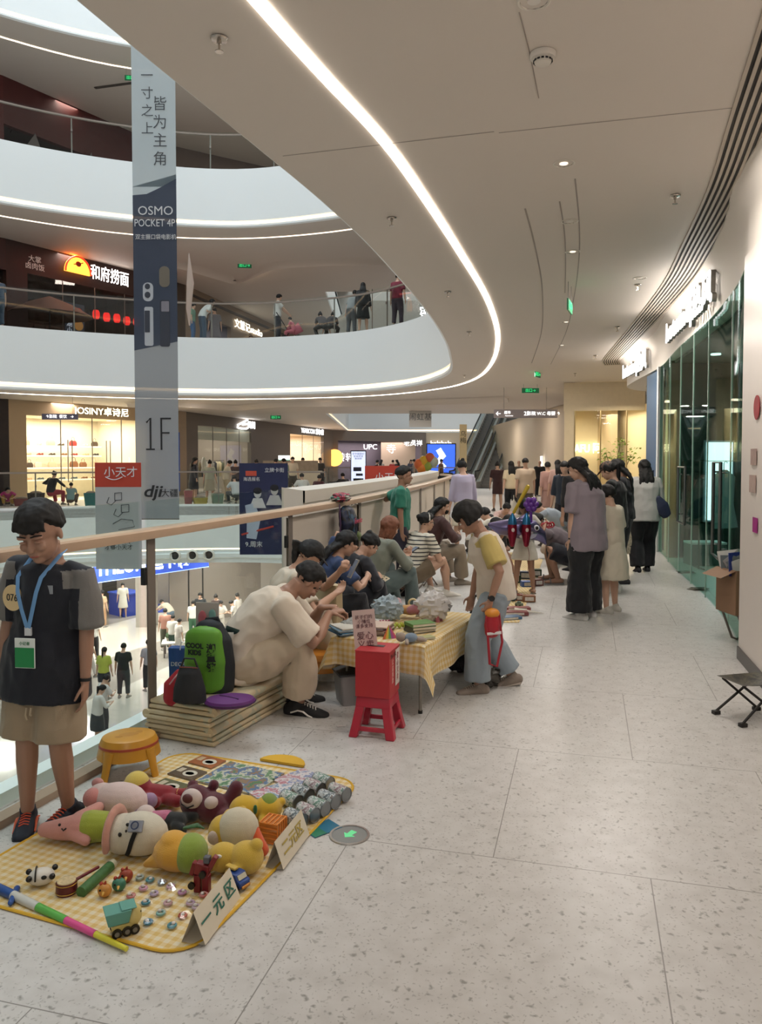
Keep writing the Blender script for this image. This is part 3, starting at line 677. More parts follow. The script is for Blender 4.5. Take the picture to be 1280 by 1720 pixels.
def shopglass(A, Bp, t0, t1, z0, z1, k, label, m=None, fm=None):
    A = V(*A, 0); Bp = V(*Bp, 0); r = window()
    for i in range(k):
        a = A.lerp(Bp, t0+(t1-t0)*i/k); c = A.lerp(Bp, t0+(t1-t0)*(i+1)/k); obj('glass_pane', B().quad((a.x, a.y, z0), (c.x, c.y, z0), (c.x, c.y, z1), (a.x, a.y, z1)), m or GL, r)
        if i: obj('mullion', B().box((a.x, a.y, (z0+z1)/2), (.03, .03, z1-z0)), fm or DSTEEL, r)
    return r
JA, JB = (-13.25, 27.4), (-9.6, 33.0); GA, GB = (-8.75, 34.6), (-3.5, 56)
JC = mat('b9a283', .6, var=.02); GC = mat('6f645a', .55, var=.03); DK = mat('2f2422', .5, var=.1)
wall_open('wall_far_left', (-19, 21.5), JA, 0, 3.75, [], DK)
wall_open('wall_shoe_shop', JA, JB, 0, 3.75, [(.1, .93, 0, 3.22)], JC)
wall_open('wall_between', JB, GA, 0, 3.75, [], mat('a08d78', .6))
wall_open('wall_grey_shops', GA, GB, 0, 3.75, [(.05, .327, 0, 3.2), (.6, .9, 0, 3.2)], GC)
a, c, n, d = room('wall_shoe_shop_inside', JA, JB, .1, .93, 0, 3.3, 3.2, mat('f0e4cc', .6), 270, (1, .90, .74))
shopglass(JA, JB, .1, .93, 0.02, 3.22, 4, 'glass front of the bright shoe and bag shop across the void')
yawJ = math.atan2(d.y, d.x)
for t in (.36, .62):
    p = V(*JA, 0).lerp(V(*JB, 0), t); r = thing('door_handle_frame', 'tall dark rectangular pull handle on the %s glass door of the shoe shop' % ('left' if t < .5 else 'right'), 'door handle', p-n*.06, yawJ)
    obj('grip', B().tube([(-.09, 0, .75), (-.09, 0, 2.35), (.09, 0, 2.35), (.09, 0, .75), (-.09, 0, .75)], .018, 8), DSTEEL, r)
shop_sign(tuple((V(*JA, 0).lerp(V(*JB, 0), .39)).xy), tuple((V(*JA, 0).lerp(V(*JB, 0), .77)).xy), 3.48, .36, 'JOSINY卓诗尼', 'warm white lit JOSINY sign over the shoe shop', mat('fff0cf', .4, emit=4.5, var=0))
# shelves with shoes and bags
SHW = mat('fff6e6', .5, emit=.3, var=0)
for k, z in enumerate((.75, 1.25, 1.75, 2.15)):
    p = (a+c)/2+n*2.6; o = obj('display_shelf', B().box((0, 0, 0), (4.8, .35, .05)), SHW, loc=p+V(0, 0, z), rot=(0, 0, yawJ)); tag(o, 'long lit shelf in the shoe shop, %s' % ['lowest of four', 'second from the bottom', 'third from the bottom', 'topmost'][k], 'shelf', 'shelves in the shoe shop')
bagc = ['4a3a30', 'd9b08c', '8a5a3c', '1d1c20', 'e6c7b8', '9b2f2b', 'c9b79a', '55606b']
rb = random.Random(3)
def bag(p, yaw, c, lab, s=1., grp='bags and shoes on the shoe shop shelves'):
    r = thing('handbag', lab, 'bag', p, yaw, grp); m = mat(c, .45)
    obj('body', B().rings([[V(x*w*s, y*dd*s, z*s) for x, y in ((-1, -1), (1, -1), (1, 1), (-1, 1))] for w, dd, z in ((.15, .06, 0), (.16, .06, .12), (.12, .035, .22))]), m, r, bevel=.01)
    obj('strap', B().tube([(-.08*s, 0, .2*s), (-.06*s, 0, .34*s), (0, 0, .38*s), (.06*s, 0, .34*s), (.08*s, 0, .2*s)], .009*s, 6), m, r)
def shoe_pair(p, yaw, c, lab):
    r = thing('pair_of_shoes', lab, 'shoes', p, yaw, 'bags and shoes on the shoe shop shelves'); m = mat(c, .4)
    for x in (-.07, .07): obj('shoe', B().tube([(x, -.11, .045), (x, -.05, .05), (x, .03, .035), (x, .1, .025)], [(.028, .045), (.03, .04), (.036, .03), (.025, .018)], 10, up=(0, 0, 1)), m, r)
k = 0
for zi, z in enumerate((.78, 1.28, 1.78, 2.18)):
    for u in np.linspace(-2.1, 2.1, 9):
        p = (a+c)/2+n*2.5+d*float(u+rb.uniform(-.08, .08))+V(0, 0, z); cc = rb.choice(bagc)
        if zi in (1,) or (zi == 3 and k % 2): bag(p, yawJ, cc, 'small handbag standing on a lit shelf of the shoe shop', rb.uniform(.8, 1.15))
        else: shoe_pair(p, yawJ, cc, 'pair of shoes on a lit shelf of the shoe shop')
        k += 1
r = thing('direction_board', 'small dark blue hanging direction board before the shoe shop', 'sign', D(101, 700, 26.5), .1)
obj('panel', B().box((0, 0, 0), (1.2, .05, .2)), mat('5b5a70', .4, emit=.1), r); text('↑影院  餐饮   →', .13, LET, 'lettering', r, (0, -.03, 0)); obj("rod", B().tube([(.42, 0, .1), (.42, 0, 0.67)], .006, 6), STEEL, r)
o = obj('backlit_poster', B().box((0, 0, 0), (.55, .06, 2.6)), mat('2d4a86', .4, emit=.3, var=.35, scale=3), loc=(-9.05, 33.7, 1.5), rot=(0, 0, 1.0)); tag(o, 'narrow blue backlit poster between the shoe shop and the grey shop', 'poster')
# grey clothes shop
a, c, n, d = room('wall_clothes_shop_inside', GA, GB, .05, .327, 0, 3.25, 4, mat('a79b8c', .6), 130, NEUT); yawG = math.atan2(d.y, d.x)
shopglass(GA, GB, .05, .327, .02, 3.2, 4, 'glass front of the grey clothes shop with the looped logo')
o = obj('window_blind', B().box((0, 0, 0), ((c-a).length, .03, .62)), mat('e4ddd0', .6), loc=(a+c)/2-n*.1+V(0, 0, 2.85), rot=(0, 0, yawG)); tag(o, 'pale blind at the head of the grey clothes shop window', 'blind')
shop_sign(tuple((V(*GA, 0).lerp(V(*GB, 0), .30)).xy), tuple((V(*GA, 0).lerp(V(*GB, 0), .345)).xy), 3.43, .42, '简阁', 'white lit characters right of the looped logo')
p = V(*GA, 0).lerp(V(*GB, 0), .27); r = thing('shop_logo', 'white lit looped logo on the grey shop fascia', 'sign', p-n*.05+V(0, 0, 3.43), yawG)
obj('loop', B().tube([(.7, 0, .28), (.1, 0, .12), (-.5, 0, -.03), (-.55, 0, -.14), (-.4, 0, -.2), (.5, 0, -.2), (.75, 0, -.14), (.8, 0, 0), (.7, 0, .08), (.1, 0, .0)], .045, 8), SIGNW, r)
a, c, n, d2 = room('wall_third_shop_inside', GA, GB, .6, .9, 0, 3.25, 4, mat('e8d2b8', .6), 320, NEUT)
shopglass(GA, GB, .6, .9, .02, 3.2, 3, 'glass front of the bright shop under the YEARCON sign')
shop_sign(tuple((V(*GA, 0).lerp(V(*GB, 0), .68)).xy), tuple((V(*GA, 0).lerp(V(*GB, 0), .89)).xy), 3.46, .42, 'YEARCON 意尔康', 'white lit YEARCON sign farther along the grey fascia')
rc = thing('clothes_rack', 'long rail of hanging garments in the grey clothes shop', 'clothes rack', V(*GA, 0).lerp(V(*GB, 0), .18)+n*1.2, yawG); obj('rail', B().tube([(-2.4, 0, 0), (-2.4, 0, 1.55), (2.4, 0, 1.55), (2.4, 0, 0)], .015, 6), STEEL, rc)
for k in range(16):
    cc = rb.choice(['e9e4da', 'c9b28e', '3b3a40', 'd8d2c6', '8b7a5d', 'b8b2a8', 'e5d5b0', '6d6f5a']); u = -2.2+k*.29
    p = V(*GA, 0).lerp(V(*GB, 0), .18)+n*1.2+d*u
    g = thing('hanging_garment', 'garment hanging on the rail of the grey clothes shop', 'clothing', p+V(0, 0, 1.53), yawG+1.1, 'garments on the clothes shop rail'); obj('cloth', B().tube([(0, 0, -.03), (0, 0, -.12), (0, 0, -.5), (0, 0, -.8)], [(.04, .02), (.2, .05), (.17, .06), (.22, .07)], 12, up=(0, 1, 0)), mat(cc, .8), g); obj('hanger', B().tube([(0, 0, -.03), (0, 0, .02), (.02, 0, .04)], .006, 5), STEEL, g)
for k, u in enumerate((.085, .12)):
    p = V(*GA, 0).lerp(V(*GB, 0), u)+n*.5; g = thing('mannequin', ['white dressed headless mannequin at the left of the clothes shop window', 'second white mannequin in the clothes shop window'][k], 'mannequin', p, yawG)
    obj('torso', B().tube([(0, 0, 1.0), (0, 0, 1.2), (0, 0, 1.45), (0, 0, 1.62), (0, 0, 1.72)], [(.17, .12), (.13, .09), (.19, .11), (.12, .08), (.05, .05)], 14, up=(0, 1, 0)), mat('f0ebe0', .7), g); obj('pole', B().tube([(0, 0, 0), (0, 0, 1.0)], .02, 8).lathe([(0, 0), (.15, 0), (.15, .02), (0, .02)], n=14), STEEL, g)
# far end shops beyond the second void
wall_open('wall_far_end', GB, (3.6, 61.5), 0, 3.75, [(.05, .95, 0, 3.0)], mat('7b7068', .6, var=.05))
room('wall_far_end_inside', GB, (3.6, 61.5), .05, .95, 0, 3.05, 3, mat('77707a', .6, var=.2, scale=.8), 170, (1, .85, .85))
SD = {562: 55.7, 580: 56.3, 622: 57.9, 657: 59.1, 694: 60.6, 741: 61.6}
for (px, py, w, h, c, e, lab, tx) in [(562, 769, .9, .75, 'f2a35a', 2.5, 'round orange lit logo on the phone kiosk', ''), (580, 769, .95, .6, 'ffffff', 0, '', '转转'), (622, 751, .9, .5, 'ffffff', 3, 'small white lit letters on the far end shop', 'UPC'), (657, 755, .5, .7, 'ffffff', 2, 'small white lit box sign on the far end', '寺'), (694, 745, 1.3, .45, 'ffffff', 3, 'white lit characters on the far end shops', '老凤祥'), (741, 745, 2.2, .5, 'ffffff', 3, 'white lit latin sign on the far end shops', 'balabala')]:
    if tx: o = text(tx, h*1.1, mat(c, .4, emit=e or 3, var=0), 'lit_sign', None, D(px, py, SD[px]), (PI/2, 0, 0)); tag(o, lab or 'white lit characters beside the round orange logo of the kiosk', 'sign')
    else: o = obj('lit_sign', B().lathe([(0, 0), (.62, 0), (.62, .1), (0, .1)], n=24, R=Matrix.Rotation(PI/2, 3, 'X')), mat('ffb35a', .4, emit=2.2, var=0), loc=D(px, py, SD[px])); tag(o, lab, 'sign')
r = thing('advert_screen', 'tall white and blue advertising screen on the far walkway', 'screen', D(602, 783, 38), 0); obj('casing', B().box((0, 0, 0), (.78, .08, 1.55)).box((0, 0, -.95), (.5, .3, .7)), BLACK, r); obj('display', B().box((0, -.05, 0), (.7, .02, 1.45)), mat('cfd9f2', .4, emit=1.1, var=0), r); text('新学期换机\n就来转转\n来转转', .12, mat('3b4a9a', .4, var=0), 'lettering', r, (0, -.065, .48)); obj('picture', B().box((-.05, -.065, -.15), (.4, .004, .2)).box((.05, -.065, -.42), (.34, .004, .12)), mat('32354a', .5), r)
r = thing('advert_screen', 'bright blue poster screen on the far end shops', 'screen', D(741, 771, 54), 0); obj('casing', B().box((0, 0, 0), (2.1, .08, 2.2)).box((0, 0, -1.3), (1.6, .3, .7)), BLACK, r); obj('display', B().box((0, -.05, 0), (1.95, .02, 2.05)), mat('3a62d8', .4, emit=1.3, var=.2, scale=1), r); obj('figure', B().tube([(-.2, -.07, .7), (.1, -.07, .2), (-.2, -.07, -.2), (.3, -.07, -.6)], [(.2, .01), (.25, .01), (.22, .01), (.12, .01)], 10, up=(0, 1, 0)), mat('e9f1ff', .4, emit=1, var=0), r)
r = thing('market_kiosk', 'white kiosk counter with goods in the far walkway', 'kiosk', (-5.2, 36.5, 0), .1); obj('counter', B().box((0, 0, .5), (4.6, .9, 1.0)), mat('d9cdb9', .5), r, bevel=.02); obj('worktop', B().box((0, 0, 1.03), (4.8, 1.0, .05)), mat('efe6d6', .4), r)
text('转转', .42, mat('33302e', .5), 'lettering', r, (1.1, -.47, .5)); obj('display_case', B().box((.9, 0, 1.3), (2.6, .6, .5)), mat('a59684', .4, var=.3, scale=6), r)
r = thing('snack_machine', 'pale green lit vending cabinet beside the kiosk', 'cabinet', (-4.75, 37.7, 0), .1); obj('cabinet', B().box((0, 0, .8), (.55, .5, 1.6)), mat('7fae9d', .4, emit=.2), r, bevel=.03); obj('header', B().box((0, -.02, 1.7), (.55, .5, .2)), mat('f5fff8', .4, emit=2, var=0), r)
# ---------------- floor above: dark restaurant and tan shops
z = 5.7
wall_open('wall_restaurant_left', (-19, 21.5), JA, z, 9.42, [(.1, 1.0, z, 8.3)], mat('4a2a26', .5, var=.1)); wall_open('wall_restaurant', JA, JB, z, 9.42, [(.12, .97, z, 8.35)], mat('3b2522', .5, var=.1))
wall_open('wall_restaurant_end', JB, GA, z, 9.42, [], mat('50443a', .6))
a, c, n, d = room('wall_restaurant_inside', JA, JB, .12, .97, z, 8.4, 4, mat('2c2524', .6, var=.3, scale=2), 26, (1, .6, .4)); room('wall_restaurant_inside_left', (-19, 21.5), JA, .1, 1., z, 8.4, 4, mat('2a2626', .6), 12, (1, .6, .4))
shopglass(JA, JB, .12, .97, z+.02, 8.35, 4, 'dark glass front of the noodle restaurant one floor up', glass((.7, .7, .7), .2))
p = V(*JA, 0).lerp(V(*JB, 0), .415)-n*.15; r = thing('restaurant_logo', 'glowing orange half moon logo of the noodle restaurant', 'sign', p+V(0, 0, 8.72), yawJ)
hm = [(.55*math.cos(q*PI/14), .62*math.sin(q*PI/14)) for q in range(15)]
obj('half_moon', B().prism(hm, -.05, .05, Matrix.Rotation(PI/2, 4, 'X')), mat('ffa43c', .4, emit=2.6, var=.25, scale=4), r); obj('rim', B().tube([(x, -.06, y_) for x, y_ in hm], .035, 8), mat('e8331c', .4, emit=2, var=0), r); obj('figure', B().ell((.0, -.07, .34), (.12, .02, .1)).tube([(-.2, -.07, .3), (0, -.07, .34), (.2, -.07, .42)], .02, 6), mat('9a2a10', .5), r)
shop_sign(tuple((V(*JA, 0).lerp(V(*JB, 0), .51)).xy), tuple((V(*JA, 0).lerp(V(*JB, 0), .78)).xy), 8.9, .62, '和府捞面', 'white lit characters with red edge beside the half moon logo', mat('fff4ee', .4, emit=5, var=0))
area('sign_glow', tuple(p+V(1.0, -.9, 9.3)), 2.6, .3, 18, (1, .15, .08), (0, 0, yawJ))
o = text('大掌\n卤肉饭', .26, mat('b9aaa0', .5, emit=.4, var=0), 'wall_lettering', None, V(*JA, 0).lerp(V(*JB, 0), .16)-n*.06+V(0, 0, 8.75), (PI/2, 0, yawJ)); tag(o, 'pale grey characters left of the half moon logo', 'sign')
for k in range(5):
    p = V(*JA, 0).lerp(V(*JB, 0), .62+.075*k)+n*.6+V(0, 0, 7.45-.03*(k % 2)); r = thing('red_lantern', 'glowing red lantern hanging inside the restaurant window', 'lantern', p, 0, 'red lanterns in the restaurant')
    obj('shade', B().lathe([(0, -.17), (.1, -.17), (.14, -.08), (.14, .08), (.1, .17), (0, .17)], n=12), mat('e0201a', .5, emit=1.6, var=0), r); obj('cord', B().tube([(0, 0, .17), (0, 0, .9)], .008, 5), BLACK, r)
r = thing('menu_banner', 'upright colourful menu board inside the restaurant window', 'banner', V(*JA, 0).lerp(V(*JB, 0), .45)+n*.4+V(0, 0, 5.72), yawJ); obj('board', B().box((0, 0, 1.0), (.85, .05, 1.9)), mat('3d4858', .5, emit=.2, var=.2), r)
for j, cc in enumerate(('c9573c', 'b98a4a', '7a9a4a')): obj('dish_picture', B().lathe([(0, 0), (.2, 0), (.2, .02), (0, .02)], (.15, -.03, 1.6-.48*j), Matrix.Rotation(PI/2, 3, 'X'), 16), mat(cc, .5, emit=.4, var=.3, scale=15), r)
text('江\n湖\n小\n面', .26, mat('cfe0f0', .5, emit=.6, var=0), 'lettering', r, (-.25, -.03, 1.0))
for k in range(5):
    p = V(*JA, 0).lerp(V(*JB, 0), .14+.15*k)+n*1.3; o = thing('restaurant_booth', 'dim upholstered booth bench behind the restaurant glass', 'bench', p+V(0, 0, z+.01), yawJ, 'booths in the restaurant'); obj('seat', B().box((0, 0, .25), (.9, .5, .5)), mat('5a4438', .6), o, bevel=.04); obj('backrest', B().box((0, .25, .6), (.9, .12, 1.1)), mat('8a7460' if k > 2 else '4a382f', .6), o, bevel=.04)
r = thing('parasol', 'large folded beige parasol standing in the restaurant front', 'parasol', V(*JA, 0).lerp(V(*JB, 0), .2)-n*.5+V(0, 0, z), 0)
obj('canopy', B().lathe([(1.5, 1.15), (.8, 1.55), (.05, 1.85)], n=12, cap=False), mat('6a5545', .7), r); obj('pole', B().tube([(0, 0, 0), (0, 0, 1.9)], .025, 8), BLACK, r)
GD = (-5.4, 48.0)
wall_open('wall_tan_shops', GA, GD, z, 9.42, [(.12, .34, z, 8.3), (.5, .75, z, 8.2)], mat('8d7966', .6, var=.03))
room('wall_tan_shop_inside', GA, GD, .12, .34, z, 8.3, 3, mat('5a5560', .6), 40, NEUT); room('wall_tan_shop_inside_far', GA, GD, .5, .75, z, 8.2, 3, mat('9c8468', .6), 70, WARM)
shop_sign(tuple(V(*GA, 0).lerp(V(*GD, 0), .36).xy), tuple(V(*GA, 0).lerp(V(*GD, 0), .62).xy), 8.55, .5, '文慧记studio', 'small white lit sign over the tan shops one floor up', mat('fff6e4', .4, emit=3, var=0), back=False)
struct('trim_70', B().band([GA, GD], [(-.02, 9.0), (-.05, 9.0), (-.05, 9.12), (-.02, 9.12)]), mat('4a403a', .5))
b = B(); b.box((-1, 62, 7.6), (24, .3, 3.8)).box((-1, 62, 13.2), (24, .3, 3.8)); struct('wall_far_upper', b, mat('b8b2aa', .6))
b = B(); b.prism([(-6, 5.75), (-4.6, 5.75), (2.4, 8.9), (2.4, 9.4), (-1, 9.4)], 38, 38.6, Matrix(((1, 0, 0, 0), (0, 0, 1, 0), (0, 1, 0, 0), (0, 0, 0, 1)))); struct('wall_stair_cladding', b, mat('d2dadb', .4))
shop_sign((-.9, 35.4), (.1, 35.4), 6.9, .5, '麦当劳', 'small pale lit letters beyond the upper balustrade', mat('fff4e4', .4, emit=2.5, var=0), back=False); shop_sign((1.7, 34), (3.0, 34), 7.9, .8, '蜜雪', 'cluster of bright white letters at the right end of the upper floor', mat('ffffff', .4, emit=4, var=0), back=False)
# ---------------- two storeys up: patterned hoarding
z = 11.35
wall_open('wall_top_left', (-19, 21.5), JA, z, 15.07, [], mat('5a2321', .5, var=.05)); wall_open('wall_top', JA, JB, z, 15.07, [(0, .999, z, 13.4)], mat('50211f', .5, var=.05)); wall_open('wall_top_end', JB, (-5, 36), z, 15.07, [], mat('6b5a52', .6, var=.1)); wall_open('wall_top_far', (-5, 36), (3, 37), z, 15.07, [], mat('8b8078', .6))
room('wall_top_inside', JA, JB, 0, .999, z, 13.4, 3, mat('44403e', .6, var=.5, scale=1.2), 26, NEUT)
def tri_panel(A, Bp, t, w, zb, h, c, lab):
    A = V(*A, 0); Bp = V(*Bp, 0); d = (Bp-A).normalized(); n = V(-d.y, d.x, 0); p = A.lerp(Bp, t)-n*.08
    o = obj('decor_triangle', B().prism([(-w/2, 0), (w/2, 0), (w*.1, h)], -.02, .02, Matrix.Rotation(PI/2, 4, 'X')), mat(c, .5), loc=p+V(0, 0, zb), rot=(0, 0, math.atan2(d.y, d.x))); tag(o, lab, 'wall decoration', 'triangle decorations two floors up')
for k, (t, w, zb, h, c) in enumerate([(.1, 1.6, z, 2.2, '5a5654'), (.3, 1.2, z, 1.9, 'a9a4a0'), (.5, 1.3, z, 2.3, '4a4644'), (.7, 1.0, z, 1.6, 'b5b0ab'), (.9, 1.1, z, 2.0, '625c58')]):
    tri_panel(JB, (-5, 36), t, w, zb, h, c, 'flat pointed hill shape decorating the hoarding two floors up'); tri_panel(JA, JB, t*.9+.05, w*1.3, zb+.1, h*.9, ['6d6866', '2e2a2a'][k % 2], 'flat pointed hill shape decorating the hoarding two floors up')
for k, (t, zz, rr) in enumerate([(.02, 12.3, .42), (.3, 12.05, .4)]):
    p = V(*JA, 0).lerp(V(*JB, 0), t)-n*.1; o = obj('round_flower_decoration', B().ell((0, 0, 0), (rr, .08, rr), seg=24, f=lambda q: 1+.08*math.sin(7*math.atan2(q.z, q.x))), mat('b8554a', .6, var=.3, scale=6), loc=p+V(0, 0, zz), rot=(0, 0, yawJ)); tag(o, ['red flower disc, the larger left one two floors up', 'red flower disc, the right one lower down two floors up'][k], 'wall decoration')
o = obj('ceiling_slot', B().box((0, 0, 0), (3.0, .12, .02)), mat('5a544e', .6), loc=(-8.9, 27.9, 15.03), rot=(0, 0, -.25)); tag(o, 'dark linear slot in the topmost visible ceiling', 'air vent')
# ---------------- floor below: sports shop
z = -5.6
BLUE = mat('2b45a8', .45, emit=.35, var=0)
r = thing('shop_sign', 'long blue DECATHLON fascia sign on the floor below', 'sign', (0, 0, 0)); A_, B_ = V(-11.6, 25.9, 0), V(-7.2, 31.9, 0); d = (B_-A_).normalized(); n = V(-d.y, d.x, 0); yaw = math.atan2(d.y, d.x)
obj('sign_band', B().band([tuple(A_.xy), tuple(B_.xy)], [(-.02, -1.82), (-.02, -2.85), (.3, -2.85), (.3, -1.82)]), BLUE, r); t = text('DECATHLON 迪卡侬', .75, SIGNW, 'lettering', r, A_.lerp(B_, .46)-n*.06+V(0, 0, -2.38), (PI/2, 0, yaw), bold=.02); xs = [v.co.x for v in t.data.vertices]; t.scale = (5.9/(max(xs)-min(xs)), 1, 1)
obj('edge_light', B().band([tuple(A_.xy), tuple(B_.xy)], [(-.03, -2.87), (-.03, -2.85), (.1, -2.85)]), mat('8fa8ff', .4, emit=2, var=0), r)
GREY = mat('7f776f', .5, var=.04)
wall_open('wall_lower_left', (-16.5, 30.4), (-13.0, 35.6), z, -1.8, [], GREY); wall_open('wall_lower_back', (-13.0, 37.6), (-2, 40), z, -1.8, [], mat('978c82', .4, var=.05))
b = B(); b.box((-10.15, 33.1, -3.7), (.75, .7, 3.8)); struct('wall_lower_column', b, mat('a39b92', .4))
wall_open('wall_lower_grey', (-9.3, 33.6), (-5.6, 35.6), z, -1.8, [], mat('867c73', .3, var=.03)); wall_open('wall_lower_right', (-5.6, 35.6), (6, 38), z, -1.8, [], mat('9d948b', .4, var=.03)); wall_open('wall_lower_far_left', (-30, 24), (-16.5, 30.4), z, -1.8, [], GREY)
for t_ in (.3, .55): o = obj('wall_joint', B().box((0, 0, 0), (.06, .03, 3.7)), BLACK, loc=V(-9.3, 33.6, -3.75).lerp(V(-5.6, 35.6, -3.75), t_*.6+.02), rot=(0, 0, .5)); tag(o, 'dark vertical joint in the glossy grey wall on the floor below', 'wall joint', 'dark joints in the grey wall below')
r = thing('notice_board', 'large framed white information board on the floor below', 'notice board', V(-14.4, 33.35, -3.9), math.atan2(5.2, 3.5)); obj('frame', B().box((0, 0, 0), (2.2, .08, 1.8)), BLACK, r); obj('sheet', B().box((0, -.05, 0), (2.05, .02, 1.65)), mat('d9dde2', .5, emit=.25, var=0), r)
for j in range(10): obj('printed_block', B().box((-.8+.4*(j % 5), -.065, .3-.55*(j//5)), (.32, .004, .3)), mat(['50535a', '9aa3ad', '7a6a5a'][j % 3], .6), r)
r = thing('sales_counter', 'blue sports shop counter in the entrance on the floor below', 'counter', (-11.9, 35.6, z), .9); obj('body', B().box((0, 0, .5), (1.0, 1.2, 1.0)), mat('2a3f9c', .5), r); obj('worktop', B().box((0, 0, 1.03), (1.1, 1.3, .06)), mat('3a55b8', .5), r)
o = obj('blue_carpet', B().box((0, 0, 0), (2.6, 2.4, .02)), mat('3346a0', .8), loc=(-11.0, 37.0, z+.015), rot=(0, 0, .3)); tag(o, 'blue carpet in the sports shop entrance', 'carpet')
for k, px in enumerate((290, 315, 340)):
    p = D(px, 918, 26.0); hq = min(H0, key=lambda q: abs(q[0]/q[1]-(px-640)/1290) if q[1] > 15 else 9); 
    r = thing('air_nozzle', ['left', 'middle', 'right'][k]+' of the three round air nozzles under the far slab edge', 'air nozzle', (hq[0], hq[1]-.02, -1.68), .0)
    R = Matrix.Rotation(PI/2, 3, 'X')
    obj('rim', B().lathe([(.14, 0), (.2, 0), (.2, .06), (.15, .1), (.13, .06)], n=24, R=R, cap=False), mat('e8e4dc', .4), r); obj('throat', B().lathe([(0, .02), (.14, .02), (.1, .06), (0, .07)], n=20, R=R), mat('3a3634', .4), r)
struct('trim_71', B().band([q for q in H0 if q[1] > 20 and q[0] < 1], [(0.001, -1.95), (.001, -1.5)]), FASC)
for x, y, w in [(-9, 27.5, 260), (-6, 29, 260), (-12, 31, 260), (-2, 28, 200), (-10.5, 35, 220), (-14, 28, 260), (-7, 32, 240)]: area('lower_lamp', (x, y, -1.85 if y > 24 else -1.9), 1.2, 1.2, w, NEUT)
for x, y in [(-12, 29.5), (-7, 29.5), (-2, 29), (-5, 33)]: area('upper_lamp', (x, y, 9.35), .8, .8, 30, WARM); area('upper_lamp', (x, y, 15.0), .8, .8, 24, WARM); area('far_lamp', (x, y-.3, 3.72), .8, .8, 30, WARM)
for x, y, w in [(2.4, 1.0, 44), (2.0, 5.5, 34), (1.3, 3.2, 30), (2.9, 9.5, 56), (3.4, 13.5, 70), (3.5, 19, 56), (4.3, 25, 50), (5.5, 32, 60), (1, 32, 60), (5.5, 40, 70), (0, -3, 70), (-2, 46, 60)]: area('corridor_lamp', (x, y, 3.72), .5, .5, w, NEUT)
# ================================================================ BANNERS IN THE VOID
r = thing('hanging_banner', 'very tall sheer white and navy banner hanging in the void with 1F on it', 'banner', D(264, 772, 15))
def bz(py): return (772-py)/1290*15
hw = .42
obj('top_fabric', B().box((0, 0, (bz(320)+12.5)/2), (2*hw, .012, 12.5-bz(320))), sheer('dfe9ee', .86), r)
obj('navy_print', B().prism([(-hw, bz(590)), (hw, bz(575)), (hw, bz(307)), (.1, bz(322)), (-.15, bz(332)), (-hw, bz(334))], -.008, .008, Matrix.Rotation(PI/2, 4, 'X')), sheer('596378', .88), r)
obj('lower_fabric', B().prism([(-hw, bz(872)), (hw, bz(872)), (hw, bz(575)), (-hw, bz(590))], -.006, .006, Matrix.Rotation(PI/2, 4, 'X')), sheer('b9bfc6', .80), r)
obj('top_fabric', B().prism([(-hw, bz(334)), (-.15, bz(332)), (.1, bz(322)), (hw, bz(307)), (hw, bz(300)), (-hw, bz(320))], -.006, .006, Matrix.Rotation(PI/2, 4, 'X')), sheer('dfe9ee', .86), r)
INK = mat('4a4e55', .6, var=0); INKW = mat('e6e9ee', .6, var=0); INKB = mat('2a2c30', .6, var=0)
for j, ch in enumerate('一寸之上'): text(ch, .25, INK, 'lettering', r, (-.12, -.012, bz(140)-j*.34*.98), bold=-.002)
for j, ch in enumerate('皆为主角'): text(ch, .29, INK, 'lettering', r, (.12, -.012, bz(186)-j*.355*.98), bold=-.002)
text('OSMO', .24, INKW, 'lettering', r, (.02, -.014, bz(360))); text('POCKET 4P', .2, INKW, 'lettering', r, (0.0, -.014, bz(380)), wide=.78); text('双主摄口袋电影机', .11, INKW, 'lettering', r, (.02, -.014, bz(403)), wide=.9)
zf = bz(729); obj('lettering', B().tube([(-.20, -.012, zf+.22), (-.12, -.012, zf+.31), (-.12, -.012, zf-.31)], [(.018, .004)]*3, 6, up=(0, 1, 0)).tube([(-.21, -.012, zf-.30), (-.04, -.012, zf-.30)], [(.004, .018)]*2, 6, up=(0, 0, 1)), INKB, r); obj('lettering', B().tube([(.28, -.012, zf+.30), (.09, -.012, zf+.30)], [(.004, .018)]*2, 6, up=(0, 0, 1)).tube([(.09, -.012, zf+.315), (.09, -.012, zf-.31)], [(.018, .004)]*2, 6, up=(0, 1, 0)).tube([(.09, -.012, zf+.02), (.25, -.012, zf+.02)], [(.004, .018)]*2, 6, up=(0, 0, 1)), INKB, r); text('dji', .32, INKB, 'logo', r, (-.1, -.012, bz(826)), bold=.006, wide=1.2, shear=.2); text('大疆', .17, INKB, 'lettering', r, (.24, -.012, bz(829)))
def cambit(x, pts, m, nm, y=-.012): obj(nm, B().prism(pts, -.002, .002, Matrix.Translation((x, y, 0)) @ Matrix.Rotation(PI/2, 4, 'X')), m, r)
def rr(cx, cy, w, h, q=.3, n=5):
    o = []; rad = min(w, h)*q
    for (sx, sy_, a0) in ((1, 1, 0), (-1, 1, 90), (-1, -1, 180), (1, -1, 270)):
        for k in range(n+1): a = math.radians(a0+90*k/n); o.append((cx+sx*(w/2-rad)+rad*math.cos(a), cy+sy_*(h/2-rad)+rad*math.sin(a)))
    return o
GLT = mat('c4c9d2', .5, var=0); GDK = mat('3d4250', .5, var=0)
cambit(0, rr(-.14, bz(493), .2, .36, .45), GLT, 'camera_picture'); cambit(0, rr(-.15, bz(484), .1, .11, .5), GDK, 'camera_picture', -.016); cambit(0, rr(-.15, bz(498), .11, .12, .5), GDK, 'camera_picture', -.016)
cambit(0, rr(-.13, bz(550), .17, .75, .2), GLT, 'camera_picture'); cambit(0, rr(-.16, bz(542), .1, .42, .1), GDK, 'camera_picture', -.016)
